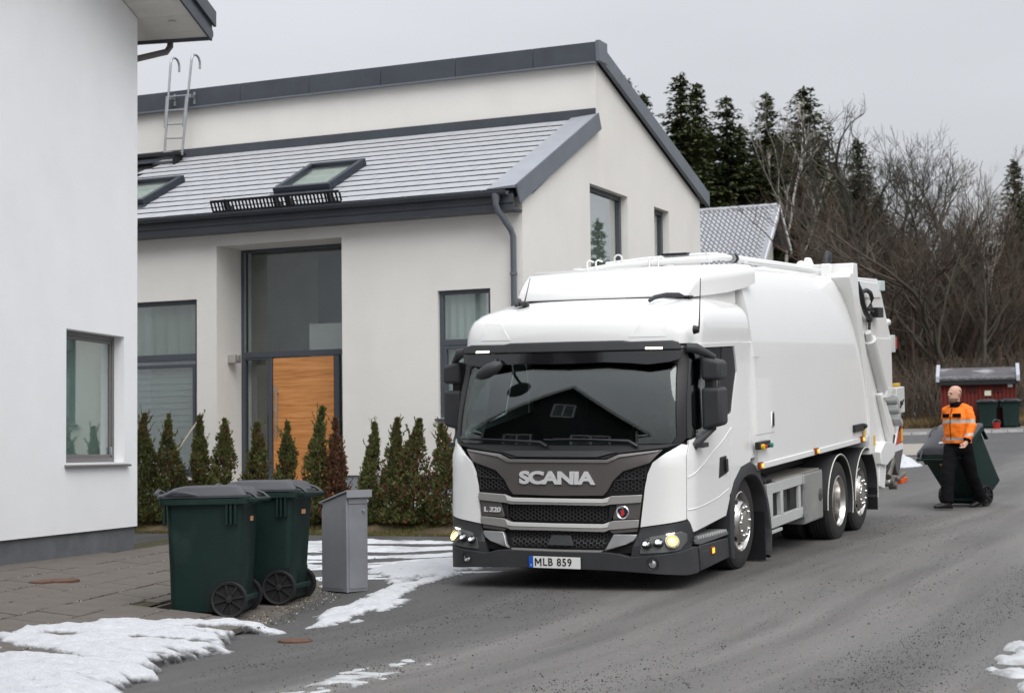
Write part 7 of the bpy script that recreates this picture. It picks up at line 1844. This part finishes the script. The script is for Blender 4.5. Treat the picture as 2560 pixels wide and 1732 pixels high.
    for hp, kn, an in ((hip_l, kn_b, an_b), (hip_r, kn_f, an_f)):
        tr.tube([hp+ZV*.02, hp.lerp(kn, .5), kn, kn.lerp(an, .55), an+ZV*.0], [.122, .112, .097, .092, .094], 14)
    trs = remeshed('trousers', tr, .012, [blk], body, 5)
    nrm_ = [v.normal.copy() for v in trs.data.vertices]
    for v, vn in zip(trs.data.vertices, nrm_):
        v.co += vn*(noise.noise(Vector((v.co.x*8, v.co.y*8, v.co.z*14)))*.009)
    bm_ = mat('black_boots', (.009,.009,.010), .5)
    def boot(an, d, pit):
        m = MB(); d = Vector(d).normalized(); s = Vector((-d.y, d.x, 0)).normalized(); u = d.cross(s)*-1 if d.cross(s).z < 0 else d.cross(s)
        c = an+Vector((0, 0, -.04))
        m.loft([[tuple(an+ZV*z+s*(.052*math.cos(t))+d*(.06*math.sin(t)-.005)) for t in [2*pi*k/14 for k in range(14)]] for z in (.06, .0, -.03)])
        base = an-u*.075
        m.loft([[tuple(base+d*(-.085+.30*f)+s*(w*math.cos(t))+u*(h*.5+h*.5*math.sin(t))) for t in [2*pi*k/12 for k in range(12)]] for f, w, h in ((0, .03, .05), (.08, .042, .085), (.35, .046, .11), (.6, .052, .085), (.85, .050, .065), (.97, .036, .05), (1., .015, .03))])
        return remeshed('boot', m, .009, [bm_], body, 3)
    boot(an_f+ZV*.0, (-.85, -.52, .02), 0); boot(an_b, (-.80, -.50, -.22), 0)
    return P0, vaz
P0, vaz = person()
# the tilted bin he pulls
def pulled():
    A = at(2468.5, 1259, 25.3); B = at(2362, 1257, 25.9)
    A.z = gz(A.x, A.y)+GR; B.z = gz(B.x, B.y)+GR
    axle = (A-B).normalized(); mid = (A+B)/2+Vector((0, 0, .152))
    xl = -axle if False else axle                      # local x along the axle
    yv = Vector((-xl.y, xl.x, 0)).normalized()
    if yv.y > 0: yv = -yv; xl = -xl
    xl = yv.cross(Vector((0,0,1))).normalized(); 
    th = R(37)
    z2 = Vector((0,0,1))*math.cos(th)+yv*math.sin(th); y2 = yv*math.cos(th)-Vector((0,0,1))*math.sin(th); x2 = y2.cross(z2)
    m3 = Matrix((x2, y2, z2)).transposed()
    wloc = Vector((0, WY, .152)); loc = mid-m3 @ wloc
    o = dup(bin1, label='tilted green wheelie bin with grey lid pulled by the walking man')
    o.rotation_euler = m3.to_euler(); o.location = loc
pulled()
# ------------------------------------------------------------------ the dark house across the yard, seen only as a reflection in the windscreen
def dark_house():
    h = empty('dark_house', (-12.6, 5.2, gz(-9, 6)), R(-52)); h.scale = (1.35, 1.35, 1.35); tag(h, 'dark timber house with a black tiled roof, mirrored in the windscreen', 'house')
    wm = mat('black_boards', (.040,.040,.043), .8, var=.2, vs=3, stretch=(8,8,.5)); wt_ = mat('white_trim_far', (.75,.75,.74), .6)
    W_, D_, H_, RZ = 8.0, 9.5, 3.1, 6.6
    MB().prism([(-W_/2, -.3), (W_/2, -.3), (W_/2, H_), (0, RZ-.2), (-W_/2, H_)], -D_/2, D_/2, 'y').build('wall', wm, h)
    pit = (RZ-H_)/(W_/2)
    rm = mat('black_roof_tiles', (.055,.056,.062), .5, var=.2, vs=6)
    for sg in (1, -1):
        mb = MB(); rows = 16; cols = 40; vs = []
        for r in range(rows+1):
            for hf_ in (0, 1):
                t = (r+hf_*.9)/(rows+1); x = sg*lerp(0, W_/2+.5, t)
                for c in range(cols*2+1): vs.append((x, -D_/2-.5+(D_+1)*c/(cols*2), RZ-abs(x)*pit+.05*(c % 2)+.05*hf_))
        m = cols*2+1; mb.add(vs, [(j*m+i, j*m+i+1, (j+1)*m+i+1, (j+1)*m+i) for j in range((rows+1)*2-1) for i in range(m-1)])
        o = mb.build('roof_tiles', rm, h, recalc=False); o['kind'] = 'stuff'
        for y in (D_/2+.5, -D_/2-.56): MB().add([(0, y, RZ+.12), (sg*(W_/2+.55), y, RZ+.12-(W_/2+.55)*pit), (sg*(W_/2+.55), y, RZ-.14-(W_/2+.55)*pit), (0, y, RZ-.14), (0, y+.06, RZ+.12), (sg*(W_/2+.55), y+.06, RZ+.12-(W_/2+.55)*pit), (sg*(W_/2+.55), y+.06, RZ-.14-(W_/2+.55)*pit), (0, y+.06, RZ-.14)], BX).build('barge_board', wt_, h)
        MB().box(min(sg*(W_/2+.5), sg*(W_/2+.62)), max(sg*(W_/2+.5), sg*(W_/2+.62)), -D_/2-.5, D_/2+.5, H_-.62, H_-.5).build('gutter', wt_, h)
    def win(x0, x1, z0, z1, y, s):
        f = MB(); a, b = (y, y+.06) if s > 0 else (y-.06, y)
        for q in ((x0, x1, z0, z0+.1), (x0, x1, z1-.1, z1), (x0, x0+.1, z0, z1), (x1-.1, x1, z0, z1), ((x0+x1)/2-.05, (x0+x1)/2+.05, z0, z1)): f.box(q[0], q[1], a, b, q[2], q[3])
        w = f.build('window', wt_, h); MB().box(x0+.1, x1-.1, a+.01, a+.03, z0+.1, z1-.1).build('pane', M['glass_dark'], w)
    win(-.6, .6, 3.9, 5.1, D_/2, 1); win(-2.8, -1.3, 1.0, 2.4, D_/2, 1); win(.6, 2.6, 1.0, 2.4, D_/2, 1)
    for sg in (1, -1): MB().box(sg*W_/2-.07, sg*W_/2+.07, D_/2-.07, D_/2+.07, 0, H_).build('corner_board', wt_, h)
    for y in (-2.2, 1.6):
        w = MB()
        for q in ((y-.7, y+.7, 1.0, 1.1), (y-.7, y+.7, 2.3, 2.4), (y-.7, y-.6, 1.1, 2.3), (y+.6, y+.7, 1.1, 2.3), (y-.05, y+.05, 1.1, 2.3)): w.box(W_/2, W_/2+.06, *q)
        w.build('window', wt_, h)
dark_house()

# ------------------------------------------------------------------ across the road, outside the frame: mirrored in the truck's side and the gable windows
def garage():
    x, y = 18.5, 31.5; g = empty('low_garage', (x, y, gz(x, y)), R(-40)); tag(g, 'low grey garage across the road, mirrored in the side of the truck', 'garage')
    MB().box(-4, 4, -3, 3, -.5, 3.0).build('wall', mat('grey_garage_wall', (.22,.22,.22), .85, var=.15, vs=1), g)
    MB().prism([(-4.5, 3.0), (4.5, 3.0), (0, 4.4)], -3.4, 3.4, 'y').build('roof', bpy.data.materials['black_roof_tiles'], g)
    for q in (-2.6, .2): MB().box(q, q+2.3, -3.05, -3.0, 0, 2.2).build('door', bpy.data.materials['white_trim_far'], g)
garage()
for (x, y, hh, v, lab) in ((19.5, 45.4, 7.2, 0, 'small spruce across the road, mirrored in the big gable window'), (20.5, 47.5, 6.3, 2, 'second small spruce across the road, mirrored in the big gable window'), (20.6, 50.4, 6.2, 1, 'small spruce across the road, mirrored in the narrow gable window'), (26, 38, 9, 3, 'spruce beside the low garage across the road'), (24, 29, 8, 0, 'spruce in front of the low garage across the road')):
    t = empty('spruce_tree', (x, y, gz(x, y)), x); t.scale = (hh/16,)*3
    for nm, me in (('crown', spr[v]), ('trunk', trunk_me)):
        o = bpy.data.objects.new(nm, me); scene.collection.objects.link(o); o.parent = t
    tag(t, lab, 'tree', 'spruces across the road')
bpy.data.scenes.remove(_tmp)
